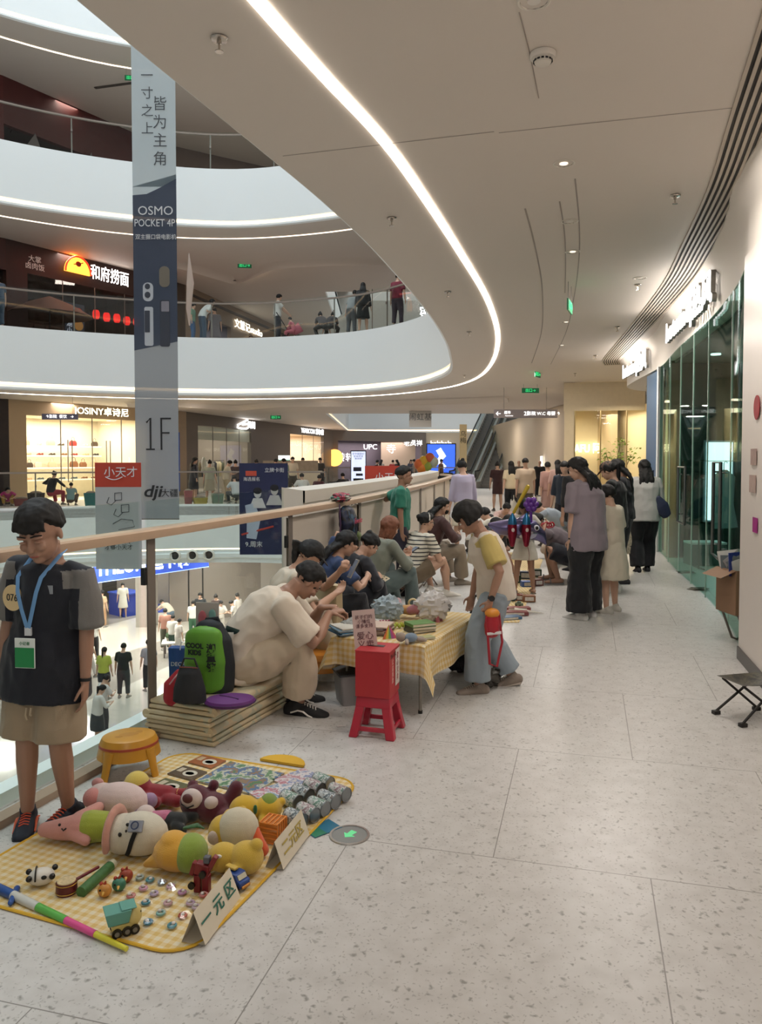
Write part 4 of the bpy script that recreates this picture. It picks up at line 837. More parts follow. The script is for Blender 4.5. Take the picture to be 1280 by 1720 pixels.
cambit(0, rr(.18, bz(468), .2, .4, .45), mat('7a7266', .5, var=0), 'camera_picture'); cambit(0, rr(.18, bz(545), .19, .9, .2), GDK, 'camera_picture'); cambit(0, rr(.19, bz(517), .15, .2, .1), mat('8d8a96', .5, var=0), 'camera_picture', -.016)
obj('hem_bar', B().tube([(-hw, 0, bz(872)), (hw, 0, bz(872))], .012, 8), STEEL, r)
r = thing('hanging_banner', 'banner with red header and watch drawings hanging in the void left of the tall one', 'banner', D(198, 772, 13.5))
def cz(py): return (772-py)/1290*13.5
hw = .405; obj('red_header', B().box((0, 0, (cz(777)+cz(818))/2), (2*hw, .012, cz(777)-cz(818))), sheer('d8604f', .97), r); obj('fabric', B().box((0, 0, (cz(818)+cz(957))/2), (2*hw, .01, cz(818)-cz(957))), sheer('cfd4d8', .93), r)
text('小天才', .2, INKW, 'lettering', r, (.05, -.012, cz(794))); obj('smile', B().tube([(-.22+.3*t_/8, -.012, cz(801)-.05*math.sin(PI*t_/8)) for t_ in range(9)], .008, 6), INKW, r)
for (x, py, s_) in ((.0, 835, 1), (.12, 855, 1.1)):
    obj('watch_drawing', B().tube([(x-.06*s_, -.01, cz(py)-.06), (x-.06*s_, -.01, cz(py)+.07), (x+.06*s_, -.01, cz(py)+.08), (x+.06*s_, -.01, cz(py)-.05), (x-.06*s_, -.01, cz(py)-.06)], .007, 6).tube([(x-.04, -.01, cz(py)-.06), (x-.12, -.01, cz(py)-.14), (x-.2, -.01, cz(py)-.1), (x-.16, -.01, cz(py))], .006, 6), INK, r)
obj('watch_drawing', B().tube([(-.1, -.01, cz(880)), (.05, -.01, cz(872)), (.25, -.01, cz(874)), (.28, -.01, cz(885)), (0, -.01, cz(890))], .006, 6), INK, r)
text('转一转', .15, INKB, 'lettering', r, (0, -.012, cz(908))); text('才够小天才', .1, INKB, 'lettering', r, (0, -.012, cz(920)))
r = thing('hanging_banner', 'second red banner header showing just above the white parapet', 'banner', D(648, 799, 19.5)); r.location.x -= .02
obj('red_header', B().box((0, 0, 0), (1.02, .012, .5)), sheer('d95c4b', .97), r); text('小天才', .24, INKW, 'lettering', r, (.1, -.012, -.05)); obj('fabric', B().box((0, 0, -.75), (1.02, .01, 1.0)), sheer('cfd4d8', .93), r)
r = thing('hanging_banner', 'dark blue concert poster banner hanging behind the white parapet end', 'banner', D(443, 855, 15.5))
obj('fabric', B().box((0, 0, 0), (.98, .012, 1.85)), mat('232a52', .55, var=.25, scale=5), r); obj('badge', B().box((-.25, -.01, .72), (.22, .006, .1)), mat('c9503e', .5), r); text('立牌卡街', .1, INKW, 'lettering', r, (.22, -.01, .78)); text('海选报名', .085, INKW, 'lettering', r, (-.24, -.01, .6))
for k, (x, zz, c1) in enumerate([(-.12, .32, 'd8d5da'), (.22, .38, 'c9c3c4')]):
    obj('portrait', B().ell((x, -.012, zz), (.075, .008, .1)).tube([(x, -.01, zz-.1), (x, -.01, zz-.3)], [(.09, .008), (.17, .008)], 10, up=(0, 1, 0)), mat(c1, .6), r); obj('portrait_hair', B().ell((x, -.018, zz+.05), (.085, .006, .07)), mat('15151f', .6), r)
obj('portrait', B().tube([(-.28, -.01, .1), (-.2, -.01, -.2), (-.25, -.01, -.6)], [(.1, .008), (.14, .008), (.1, .008)], 10, up=(0, 1, 0)), mat('b9c4da', .6), r); obj('stripe', B().tube([(-.45, -.012, -.52), (.2, -.012, -.35)], [(.02, .004), (.02, .004)], 6, up=(0, 1, 0)), mat('b8413a', .5), r); text('9.周末', .13, INKW, 'lettering', r, (-.2, -.01, -.72))
r = thing('hanging_banner', 'pale square banner high over the second void with thin characters', 'banner', D(706, 703, 34)); obj('fabric', B().box((0, 0, 0), (.98, .012, .75)), sheer('d5d3cf', .9), r); text('闹虹基', .34, INK, 'lettering', r, (0, -.012, .05)); obj('rod', B().tube([(0, 0, .36), (0, 0, .5)], .01, 6), STEEL, r)
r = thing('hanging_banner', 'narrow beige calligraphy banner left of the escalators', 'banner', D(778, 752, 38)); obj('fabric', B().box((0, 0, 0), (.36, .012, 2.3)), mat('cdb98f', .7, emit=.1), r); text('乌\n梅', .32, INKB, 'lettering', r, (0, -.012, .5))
r = thing('hanging_banner', 'thin white twisted banner hanging before the tan shops one floor up', 'banner', D(318, 500, 21)); obj('fabric', B().tube([(0, 0, 1.2), (.03, 0, .4), (-.02, 0, -.3), (0, 0, -.75)], [(.01, .01), (.1, .02), (.07, .03), (.02, .01)], 8, up=(0, 1, 0)), sheer('d9c8bd', .95), r)
b = text('的智趣 ', .6, mat('c4c8c6', .6, var=0), 'fascia_lettering', None, (-12.0, 24.35, -.65), (PI/2, 0, .42)); tag(b, 'faint outlined characters on the far white slab edge', 'lettering')
# ================================================================ PEOPLE
SKIN = dict(a='bd947d', b='a67f6a', c='c9a28b', d='8f6a58')
def skin(c): return mat(SKIN.get(c, c), .5, var=.05, scale=20)
def cloth(c, var=.05): return mat(c, .85, var=var, scale=6, bump=.15, bscale=260, sheen=.15)
HAIRM = mat('0f0c0b', .7, var=.25, scale=40); EYEW = mat('e8e2dc', .3, var=0); EYEB = mat('120d0b', .2, var=0)
def rotx(a): return Matrix.Rotation(math.radians(a), 3, 'X')
def rotz(a): return Matrix.Rotation(math.radians(a), 3, 'Z')
def roty(a): return Matrix.Rotation(math.radians(a), 3, 'Y')
def ik(a, t, l1, l2, pole):
    d = t-a; L = d.length; mx = (l1+l2)*.999
    if L > mx: t = a+d*(mx/L); d = t-a; L = mx
    L = max(L, abs(l1-l2)+.01); u = d.normalized(); x = (l1*l1-l2*l2+L*L)/(2*L); h = math.sqrt(max(0, l1*l1-x*x))
    p = pole-u*pole.dot(u)
    if p.length < 1e-4: p = V(0, -1, 0)
    return a+u*x+p.normalized()*h, t
def hand(b, w, d, n, s, L, curl, fine=True):
    # w wrist, d along hand, n palm normal, s towards the thumb
    d = d.normalized(); n = (n-d*n.dot(d)).normalized(); s2 = n.cross(d); s = s2 if s2.dot(s) > 0 else -s2
    pl = L*.5; wd = L*.21
    b.tube([w-d*L*.08, w+d*pl*.25, w+d*pl*.7, w+d*pl], [(L*.13, L*.10), (wd*.85, L*.105), (wd, L*.095), (wd*.92, L*.075)], 10, up=n, round_ends=True)
    if not fine:
        b.tube([w+d*pl, w+d*(pl+L*.22)+n*curl*L*.1, w+d*(pl+L*.3)+n*curl*L*.3], [(wd*.9, L*.06), (wd*.8, L*.055), (wd*.5, L*.04)], 8, up=n, round_ends=True)
    else:
        for k, (o, ln) in enumerate(((.75, .44), (.25, .5), (-.25, .46), (-.75, .36))):
            p = w+d*pl*.92+s*wd*o*.95; a = 0; pts = [p-d*pl*.2, p]; dd = d+s*o*.06
            for q, fr in enumerate((.45, .32, .25)):
                a += curl*(.75+.25*q)*(1+.1*k); v = (dd.normalized()*math.cos(a)+n*math.sin(a)); p = p+v*(L*ln*fr); pts.append(p)
            b.tube(pts, [L*.045, L*.046, L*.042, L*.038, L*.03], 8, round_ends=True)
    p = w+d*L*.12+s*wd*.7; q = p+(d*.55+s*.7+n*.25).normalized()*L*.2; r = q+(d*.85+s*.2+n*(.3+curl*.4)).normalized()*L*.16; e = r+(d*.9+n*(.3+curl*.5)-s*.1).normalized()*L*.12
    b.tube([p, q, r, e], [L*.07, L*.055, L*.048, L*.036], 8, round_ends=True)
def person(name, label, loc, yaw, H=1.62, pose='stand', top=None, bottom=None, hair=None, shoes=None, sk='a', hs=1., fat=1., vox=.008, P=None, look=(0, 0), cat='person', group=None, fem=False, extra=None, cache=None):
    P = P or {}
    root = thing(name, label, cat, loc, math.radians(yaw), group)
    root['_H'] = H
    fine = vox <= .013
    # ---- skeleton
    def get(k, d=None): return P.get(k, d)
    hipz = get('hip', .537)*H; pel = V(get('px', 0), get('py', 0), hipz)
    lean = get('lean', 3); lean2 = get('lean2', lean); sidel = get('side', 0); tw = get('twist', 0)
    R1 = roty(sidel) @ rotx(-lean); R2 = roty(sidel) @ rotx(-lean2) @ rotz(tw)
    TL = get('torso', .300)*H
    w0 = pel+R1 @ V(0, 0, TL*.32); ch = w0+R2 @ V(0, 0, TL*.38); nk = ch+R2 @ V(0, 0, TL*.30)
    sw = get('sw', .098 if fem else .108)*H*fat**.5; sh = ch+R2 @ V(0, 0, TL*.20)
    hh = .130*H*hs
    hp, hy, hr = get('head', (lean2*.5+5, 0, 0)); RH = rotz(hy) @ roty(hr) @ rotx(-hp)
    nkd = (R2 @ V(0, 0, 1)+RH @ V(0, 0, 1)).normalized()
    hb = nk+nkd*(.024*H); hc = hb+RH @ V(0, .10*hh, .44*hh)          # head centre
    body = B()
    f = fat
    tp = [pel-R1 @ V(0, 0, .03*H), pel+R1 @ V(0, 0, .02*H), w0, ch, sh, nk-R2 @ V(0, 0, .004*H)]
    tr = [(.080*H*f, .060*H*f), (.085*H*f, .064*H*f), (.066*H*f, .052*H*f), (.082*H*f, .060*H*f), (.088*H*f, .052*H*f), (.036*H, .036*H)]
    sideax = R2 @ V(0, 1, 0)
    body.tube(tp, tr, 16, up=sideax, round_ends=True)
    body.tube([nk-nkd*.03*H, nk, hb, hb+nkd*.03*H], [.036*H, .031*H, .029*H, .030*H], 12)
    # head: cranium, jaw, nose, ears, lips, brow
    def hp_(x, y, z): return hc+RH @ V(x*hh, y*hh, z*hh)
    body.ell(hp_(0, -.04, .12), (.325*hh, .405*hh, .37*hh), RH, 20, 14)
    body.ell(hp_(0, .09, -.16), (.265*hh, .30*hh, .32*hh), RH, 18, 12)
    body.ell(hp_(0, .25, -.36), (.12*hh, .12*hh, .10*hh), RH, 12, 8)
    if fine or vox < .02:
        body.tube([hp_(0, .36, .03), hp_(0, .40, -.06), hp_(0, .435, -.13)], [(.035*hh, .035*hh), (.045*hh, .05*hh), (.065*hh, .05*hh)], 8, round_ends=True)
        body.ell(hp_(0, .375, -.245), (.10*hh, .045*hh, .022*hh), RH, 10, 6); body.ell(hp_(0, .37, -.275), (.085*hh, .045*hh, .024*hh), RH, 10, 6)
        for s in (-1, 1):
            body.ell(hp_(.325*s, -.02, -.04), (.045*hh, .085*hh, .13*hh), RH @ rotz(-18*s), 10, 8)
            body.ell(hp_(.13*s, .33, -.10), (.10*hh, .08*hh, .09*hh), RH, 10, 8)
            body.ell(hp_(.13*s, .345, .075), (.11*hh, .05*hh, .035*hh), RH, 10, 6)
    # legs
    l1, l2 = .245*H, .235*H; hx = .050*H
    feet = get('feet', [(-.075*H, 0, .045*H), (.075*H, 0.02*H, .045*H)]); toes = get('toe', [10, -10]); kp = get('kpole', [(-.15, 1, 0), (.15, 1, 0)])
    lg = []
    for i, s in ((0, -1), (1, 1)):
        a = pel+R1 @ V(s*hx, 0, -.015*H); k, t = ik(a, V(*feet[i]), l1, l2, V(*kp[i])); lg.append((a, k, t))
        m = k.lerp(t, .3); back = (t-k).cross(V(1, 0, 0)).normalized()*0
        body.tube([a, a.lerp(k, .5), k, m, k.lerp(t, .65), t], [.052*H*f, .045*H*f, .033*H, .034*H*f, .026*H, .020*H], 12, round_ends=True)
        td = rotz(toes[i]) @ V(0, 1, 0); tpitch = get('tpitch', [0, 0])[i]; fd = (td*math.cos(math.radians(tpitch))-V(0, 0, math.sin(math.radians(tpitch)))).normalized()
        fu = V(0, 0, 1) if abs(fd.z) < .9 else td; up = (fu-fd*fu.dot(fd)).normalized()
        heel = t-up*.02*H-fd*.025*H; tip = t-up*.028*H+fd*.095*H
        if shoes and shoes.get('k') != 'sandal':
            body.tube([heel+fd*.012*H, heel.lerp(tip, .6)-up*.004*H], [(.017*H, .014*H), (.017*H, .010*H)], 10, up=up, round_ends=True); lg[-1] += (fd, up); continue
        body.tube([heel, heel.lerp(tip, .4), heel.lerp(tip, .8), tip], [(.022*H, .02*H), (.024*H, .02*H), (.028*H, .013*H), (.022*H, .010*H)], 10, up=up, round_ends=True)
        lg[-1] += (fd, up)
    # arms
    a1, a2, HL = .172*H, .150*H, .105*H
    hnd = get('hands', [(-.16*H, .03*H, .43*H), (.16*H, .03*H, .43*H)]); ep = get('epole', [(-.6, -1, 0), (.6, -1, 0)])
    hdirs = get('hdir', [None, None]); hn = get('hnorm', [None, None]); curl = get('curl', [.35, .35])
    ar = []
    for i, s in ((0, -1), (1, 1)):
        a = sh+R2 @ V(s*sw, 0, -.005*H); k, t = ik(a, V(*hnd[i]), a1, a2, V(*ep[i])); ar.append((a, k, t))
        body.tube([sh+R2 @ V(s*sw*.55, 0, 0), a, a.lerp(k, .45), k, k.lerp(t, .35), t], [.030*H, .031*H*f, .027*H*f, .022*H, .022*H*f, .0145*H], 12, round_ends=True)
        d = V(*hdirs[i]) if hdirs[i] else (t-k); n = V(*hn[i]) if hn[i] else V(-s, .2, 0)
        hand(body, t, d, n, V(0, 1, .3) if not get('thumb') else V(*get('thumb')[i]), HL, curl[i], fine)
    obj('body', body, skin(sk), root, voxel=vox*.75 if fine else vox, sm=1 if fine else 0)
    info = dict(root=root, pel=pel, w0=w0, ch=ch, sh=sh, nk=nk, hc=hc, RH=RH, hh=hh, R1=R1, R2=R2, lg=lg, ar=ar, H=H, hp=hp_, sideax=sideax)
    if vox < .012:
        for s in (-1, 1):
            if get('closed'):
                obj('eyelid', B().ell(hp_(.13*s, .375, -.0), (.06*hh, .03*hh, .02*hh), RH, 10, 6), skin('b'), root)
            else:
                e = obj('eye', B().ell(hp_(.13*s, .345, .0), (.055*hh, .04*hh, .032*hh), RH, 12, 8), EYEW, root); obj('iris', B().ell(hp_(.13*s, .372, .0), (.026*hh, .018*hh, .028*hh), RH, 10, 8), EYEB, e)
            obj('eyebrow', B().tube([hp_(.05*s, .385, .10), hp_(.13*s, .385, .125), hp_(.21*s, .33, .10)], [(.02*hh, .012*hh)]*3, 6, round_ends=True), HAIRM, root)
        obj('lips', B().ell(hp_(0, .39, -.258), (.085*hh, .035*hh, .022*hh), RH, 12, 6), mat('a55c50', .5), root)
    # ---- top garment: dict(c, sleeve 0..2, hem(frac below pelvis), loose, sc sleeve colour)
    if top:
        lo = top.get('loose', .014)*H; hem = top.get('hem', .03)*H; b = B(); fl = top.get('flare', 1.)
        hemdir = R1 @ V(0, 0, -1)
        if get('drop'): hemdir = V(0, 0, -1)
        pts = [pel+hemdir*hem, pel+R1 @ V(0, 0, .03*H), w0, ch, sh, nk-R2 @ V(0, 0, .012*H)]
        rd = [((.088*H*f+lo)*fl, (.066*H*f+lo)*fl), ((.087*H*f+lo)*(1+fl)/2, (.066*H*f+lo)*(1+fl)/2), (.078*H*f+lo, .060*H*f+lo), (.086*H*f+lo, .064*H*f+lo), (.090*H*f+lo*.6, .054*H*f+lo*.5), (.042*H+.2*lo, .042*H+.2*lo)]
        b.tube(pts, rd, 20, up=sideax)
        sl = top.get('sleeve', .6); sr = top.get('sr', .037)*H
        for i, s in ((0, -1), (1, 1)):
            a, k, t = ar[i]; inn = sh+R2 @ V(s*sw*.5, 0, .002*H)
            if sl <= 0: b.tube([inn, a], [.036*H, .036*H], 12, round_ends=True); continue
            if sl <= 1: b.tube([inn, a+R2 @ V(0, 0, .002*H), a.lerp(k, sl*.5), a.lerp(k, sl)], [.034*H, .037*H*f, sr, sr*1.08], 14)
            else: b.tube([inn, a+R2 @ V(0, 0, .002*H), a.lerp(k, .5), k, k.lerp(t, (sl-1)*.5), k.lerp(t, sl-1)], [.034*H, .037*H*f, sr*.95, sr*.9, sr*.82, sr*.7], 14)
        info['topB'] = b
        pn = top.get('paint'); ms = [top['m'] if 'm' in top else cloth(top['c'])]+[cloth(x) for x in top.get('c2', [])]
        pf = (lambda c, I=info, pn=pn: pn(c, I)) if pn else None
        info['top'] = obj('shirt' if not top.get('n') else top['n'], b, ms, root, voxel=vox*1.1, sm=3, noise_amp=(.0075 if fine else 0)*H, noise_scale=top.get('ns', 7.), paint=pf, seed=len(PENDING))
        if top.get('collar'):
            b = B(); b.tube([nk-R2 @ V(0, 0, .012*H)+R2 @ V(math.cos(q*PI/8)*.044*H, math.sin(q*PI/8)*.044*H, 0) for q in range(16)], .008*H, 8, closed=True); obj('collar', b, cloth(top['collar']), root)
    # ---- bottoms
    if bottom:
        k_ = bottom.get('k', 'trousers'); lo = bottom.get('loose', .012)*H; b = B()
        if k_ in ('trousers', 'shorts'):
            b.tube([pel-R1 @ V(0, 0, .045*H), pel, pel+R1 @ V(0, 0, .05*H), w0-R1 @ V(0, 0, .02*H)], [(.088*H*f, .068*H*f), (.092*H*f+lo*.5, .072*H*f+lo*.5), (.082*H*f+lo*.4, .064*H*f+lo*.4), (.071*H*f, .058*H*f)], 18, up=R1 @ V(0, 1, 0), round_ends=True)
            ln = bottom.get('len', 1.9 if k_ == 'trousers' else .85); we = bottom.get('w', .036)*H
            for i in (0, 1):
                a, k, t = lg[i][:3]; g = V(0, 0, 1)
                if ln <= 1: b.tube([a, a.lerp(k, .4*ln), a.lerp(k, ln)], [.060*H*f+lo*.5, .056*H*f+lo, we*1.3+lo], 16, round_ends=False)
                else:
                    e = k.lerp(t, ln-1)
                    b.tube([a, a.lerp(k, .5), k, k.lerp(e, .5), e], [.058*H*f+lo*.5, .050*H*f+lo, .038*H+lo, we+lo*.6, we+lo*.6], 16, round_ends=False)
        else:                                                # skirt
            ln = bottom.get('len', .2)*H; we = bottom.get('w', .15)*H
            top_ = w0-R1 @ V(0, 0, .02*H); b.tube([top_, pel, pel.lerp(pel-V(0, 0, ln), .5), pel-V(0, 0, ln)], [(.07*H*f, .06*H*f), (.092*H*f+lo, .078*H*f+lo), ((.1*H+we)*.5, (.09*H+we)*.47), (we, we*.8)], 24, up=V(0, 1, 0))
        info['bottom'] = obj({'trousers': 'trousers', 'shorts': 'shorts', 'skirt': 'skirt'}[k_], b, bottom['m'] if 'm' in bottom else cloth(bottom['c']), root, voxel=vox*1.1, sm=3, noise_amp=(bottom.get('na', .004) if fine else 0)*H, noise_scale=bottom.get('ns', 8.), seed=len(PENDING))
    # ---- hair
    if hair:
        b = B(); hl = hair.get('line', .18); vol = hair.get('vol', 1.08)+.05; cut_ = hair.get('cut', -.42)-.2
        def hf(q):
            fr = q.y; z = q.z
            lim = hl if fr > .5 else (cut_ if fr < .0 else cut_+(hl-cut_)*(fr/.5)**.9)
            e = max(0, min(1, (z-lim)/.22)); e = e*e*(3-2*e); return (.84+(vol-.84)*e)*(1+(.012*math.sin(q.x*31+q.y*17) if fine else 0))
        b.ell(hp_(0, -.04, .10), (.36*hh, .45*hh, .43*hh), RH, 36, 26, f=hf)
        st = hair.get('style', 'short'); L_ = hair.get('len', .25)*H
        if st == 'long':
            g = V(0, 0, -1); bk = RH @ V(0, -1, 0)
            for s in (-1, 0, 1):
                p = hp_(.20*s, -.30 if s == 0 else -.17, -.0); w = .2*hh; q = sh+R2 @ V(s*.04*H, -.052*H*f-.02*H, .01*H)
                e = q+(R2 @ V(0, -.01*H, -1)).normalized()*max(.02, L_-.12*H)
                b.tube([p+V(0, 0, .1*hh), p, q.lerp(p, .35)+bk*.01*H, q, e], [(.15*hh, .12*hh), (.2*hh, .15*hh), (.22*hh, .13*hh), (.2*hh, .09*hh), (.11*hh, .04*hh)], 10, up=RH @ V(0, 1, 0), round_ends=True)
        elif st == 'pony':
            p = hp_(0, -.44, hair.get('pz', .2)); q = hp_(0, -.75, .1); e = hp_(0, -.7, .1)-V(0, 0, L_)+R2 @ V(0, -.01, 0)
            b.tube([p, q, q.lerp(e, .4), e], [.07*hh, .12*hh, .13*hh, .04*hh], 10, round_ends=True)
        elif st == 'bun':
            b.ell(hp_(0, hair.get('by', -.35), hair.get('bz', .5)), (.17*hh, .17*hh, .15*hh), RH, 14, 10)
        elif st == 'bob':
            for a_ in range(-5, 6):
                an = a_*.42; p = hp_(.30*math.sin(an), -.05-.33*math.cos(an), .1); b.tube([p, p+RH @ V(.02*hh*math.sin(an), 0, -.25*hh), p+RH @ V(0, 0, -L_)], [(.12*hh, .08*hh), (.13*hh, .09*hh), (.06*hh, .04*hh)], 8, up=RH @ V(0, 1, 0), round_ends=True)
        if hair.get('fringe'):
            for a_ in range(-3, 4):
                p = hp_(.075*a_, .33-.02*abs(a_)**1.2, .30); b.tube([p, hp_(.08*a_, .41-.025*abs(a_)**1.2, .2), hp_(.085*a_, .40-.028*abs(a_)**1.2, .20-hair['fringe'])], [(.06*hh, .04*hh), (.05*hh, .03*hh), (.02*hh, .012*hh)], 6, round_ends=True)
        hm = mat(hair['c'], .65, var=.25, scale=40) if 'c' in hair else HAIRM
        info['hair'] = obj('hair', b, hm, root, voxel=min(vox*.9, .02) if fine else vox*.8, sm=1, noise_amp=-.004*H if fine else 0, noise_scale=30, seed=3)
    # ---- shoes
    if shoes:
        for i in (0, 1):
            a, k, t, fd, up = lg[i]; c1 = shoes['c']; sl = shoes.get('sole', 'e5e2dc'); side = fd.cross(up)
            hl_ = t-up*.030*H-fd*.036*H; tp_ = t-up*.033*H+fd*.098*H
            if shoes.get('k') == 'sandal':
                o = obj('sandal', B().tube([hl_-up*.01*H, hl_.lerp(tp_, .5)-up*.01*H, tp_-up*.01*H], [(.024*H, .009*H), (.024*H, .008*H), (.03*H, .007*H)], 12, up=up, round_ends=True), mat(c1, .6), root)
                obj('strap', B().tube([hl_.lerp(tp_, .72)+side*(.033*H*s)+up*(0.0*H+.022*H*(1-s*s)) for s in (-1, -.5, 0, .5, 1)], [(.004*H, .012*H)]*5, 8, up=up), mat(shoes.get('s', c1), .6), o); continue
            b = B().tube([hl_-fd*.002*H, hl_.lerp(tp_, .22), hl_.lerp(tp_, .55)-up*.002*H, hl_.lerp(tp_, .85)-up*.008*H, tp_-up*.010*H], [(.023*H, .027*H), (.026*H, .030*H), (.028*H, .024*H), (.030*H, .017*H), (.024*H, .013*H)], 14, up=up, round_ends=True)
            b.tube([hl_.lerp(tp_, .12), t+up*.006*H], [(.026*H, .03*H), (.024*H, .027*H)], 12)
            o = obj('shoe', b, mat(c1, .7, var=.1), root, voxel=max(.004, vox*.7), sm=1)
            sb = B().tube([hl_-up*.020*H-fd*.004*H, hl_.lerp(tp_, .5)-up*.019*H, hl_.lerp(tp_, .85)-up*.018*H, tp_-up*.018*H+fd*.004*H], [(.027*H, .008*H), (.028*H, .008*H), (.033*H, .008*H), (.027*H, .007*H)], 16, up=up, round_ends=True)
            obj('sole', sb, mat(sl, .6), o)
            if shoes.get('lace') and fine:
                lb = B()
                for q in range(5):
                    c0 = hl_.lerp(tp_, .42+.075*q)+up*(.026-.0035*q)*H; lb.tube([c0-side*.014*H, c0+up*.004*H, c0+side*.014*H+fd*.006*H], .0022*H, 6)
                obj('laces', lb, mat(shoes['lace'], .8), o)
            if shoes.get('swoosh') and fine:
                for s in (-1, 1):
                    pts = [hl_.lerp(tp_, q)+side*(s*(.0275+.002*math.sin(q*3))*H)+up*z*H for q, z in ((.1, -.002), (.3, .008), (.45, .006), (.58, -.006), (.7, -.012))]
                    obj('side_stripe', B().tube(pts, [(.003*H, .0045*H)]*5, 6, up=side), mat(shoes['swoosh'], .6), o)
    return info
from mathutils.bvhtree import BVHTree
def surf(I, x, z, back=False, off=.006):
    if 'bvh' not in I:
        q = I['topB']; I['bvh'] = BVHTree.FromPolygons([Vector(p) for p in q.v], q.f)
    s_ = -1 if back else 1; h = I['bvh'].ray_cast(V(x, s_*1.5, z), V(0, -s_, 0))
    return V(x, (h[0].y if h[0] else .1)+s_*off, z)
def pt_sleeve(c, I):
    H = I['H']; c = Vector(c)
    for i in (0, 1):
        a, k, t = I['ar'][i]; d = k-a; u = (c-a).dot(d)/d.length_squared
        if (c-(a+d*u)).length < .066*H and -.10 < u < 1.03 and (abs(c.x) > abs(a.x)+.010*H or (c.z > a.z-.035*H and abs(c.x) > .066*H)): return 1
    return 0
# quick pose presets -------------------------------------------------------
def pose_stand(H, **k): return dict(k)
def pose_walk(H, **k):
    d = dict(feet=[(-.05*H, .13*H, .045*H), (.05*H, -.15*H, .07*H)], toe=[4, -4], tpitch=[0, 35], hands=[(-.15*H, -.06*H, .44*H), (.15*H, .11*H, .45*H)], hip=.525); d.update(k); return d
def pose_sit(H, seat=.42, **k):
    z = seat/H+.055
    d = dict(hip=z, lean=8, lean2=20, feet=[(-.09*H, .24*H, .045*H), (.09*H, .26*H, .045*H)], hands=[(-.07*H, .22*H, (z+.12)*H), (.07*H, .22*H, (z+.12)*H)], kpole=[(-.3, .3, 1), (.3, .3, 1)], curl=[.5, .5], epole=[(-1, -.6, -.3), (1, -.6, -.3)]); d.update(k); return d
def pose_crouch(H, **k):
    d = dict(hip=.17, lean=38, lean2=55, feet=[(-.09*H, .07*H, .045*H), (.09*H, .11*H, .045*H)], hands=[(-.09*H, .33*H, .20*H), (.09*H, .33*H, .20*H)], kpole=[(-.5, 1, 1), (.5, 1, 1)], curl=[.5, .5], head=(30, 0, 0), epole=[(-1, -.3, .2), (1, -.3, .2)], py=-.06*H); d.update(k); return d
def pose_bend(H, **k):
    d = dict(hip=.52, py=-.07*H, lean=35, lean2=62, feet=[(-.07*H, 0, .045*H), (.07*H, .02*H, .045*H)], hands=[(-.08*H, .42*H, .50*H), (.08*H, .42*H, .50*H)], head=(55, 0, 0)); d.update(k); return d
def pose_phone(H, **k):
    d = dict(lean=4, lean2=8, head=(32, 0, 0), hands=[(-.05*H, .20*H, .66*H), (.05*H, .20*H, .66*H)], epole=[(-1, -.4, -1), (1, -.4, -1)], curl=[.8, .8], hnorm=[(0, 0, 1), (0, 0, 1)]); d.update(k); return d
# ---- the boy at the left
def pt_raglan(c, I):
    x = abs(c[0]); z = c[2]; H = I['H']
    return 1 if x > .066*H+max(0, (I['nk'].z-z))*.28 else 0
boy = person('person', 'boy in dark shirt with grey sleeves, khaki shorts and a numbered badge', G(52, 1392)+V(.07, .02, 0), 172, 1.41, hs=1.34,
    top=dict(c='1b1e28', c2=['757370'], paint=pt_sleeve, sleeve=.92, loose=.022, hem=.12, sr=.046, flare=1.32), bottom=dict(k='shorts', c='a08e76', len=.95, loose=.016, w=.05),
    hair=dict(line=.34, cut=-.15, vol=1.06, fringe=.05), shoes=dict(c='1d2433', sole='20242e', lace='c9553a', swoosh='d9603c'), sk='b', vox=.0075, fat=.97,
    P=dict(side=-6, head=(24, 2, 4), hands=[(-.20, .04, .63), (.20, .05, .60)], feet=[(-.05, -.07, .065), (.10, -.0, .065)], toe=[-18, 22], closed=1, curl=[.3, .4]))
I = boy; H = I['H']; rt = I['root']
def onbody(I, x, y, z): return I['ch']+I['R2'] @ V(x, y, z)
LAN = mat('6f9fd0', .6)
cz0 = I['ch'].z; b = B()
for s in (-1, 1): b.tube([I['nk']+V(s*.05, -.03, .035), I['nk']+V(s*.06, .035, .02)]+[surf(I, s*x_, z_, off=.013) for x_, z_ in ((.058, cz0+.06), (.046, cz0), (.028, cz0-.07), (.004, cz0-.15))], [(.009, .0015)]*6, 8, up=(0, 1, 0))
obj('lanyard', b, LAN, rt)
p = surf(I, 0, cz0-.165, off=.010); obj('badge_clip', B().box((0, p.y, cz0-.165), (.03, .008, .035)), mat('e3e5e8', .4), rt)
p = surf(I, 0, cz0-.25, off=.014); fy = p.y; zc_ = cz0-.25
o = obj('name_card', B().box((0, fy, zc_), (.090, .005, .125)), mat('e8eeea', .35), rt, bevel=.002)
obj('card_print', B().box((0, fy+.004, zc_-.018), (.084, .003, .082)), mat('1f8a4c', .4), o); text('小记者', .016, mat('1f7a44', .5, var=0), 'lettering', o, (0, fy+.004, zc_+.04), (PI/2, 0, PI), depth=.001)
bd = surf(I, .080, cz0-.03, off=.015); R_ = Matrix.Rotation(.25, 3, 'Z').inverted()
o = obj('number_badge', B().lathe([(0, 0), (.055, 0), (.055, .005), (0, .005)], bd, R_ @ Matrix.Rotation(-PI/2, 3, 'X'), 28), mat('e3c896', .5), rt); text('076', .042, mat('1d1d22', .5, var=0), 'lettering', o, bd+R_ @ V(0, .007, 0), (PI/2, 0, PI-.25), depth=.001)
p = surf(I, -.085, cz0+.01, off=.003); o = obj('chest_logo', B().box(p, (.045, .004, .035)).box(p-V(0, 0, .04), (.007, .004, .045)), mat('8f959c', .6), rt)
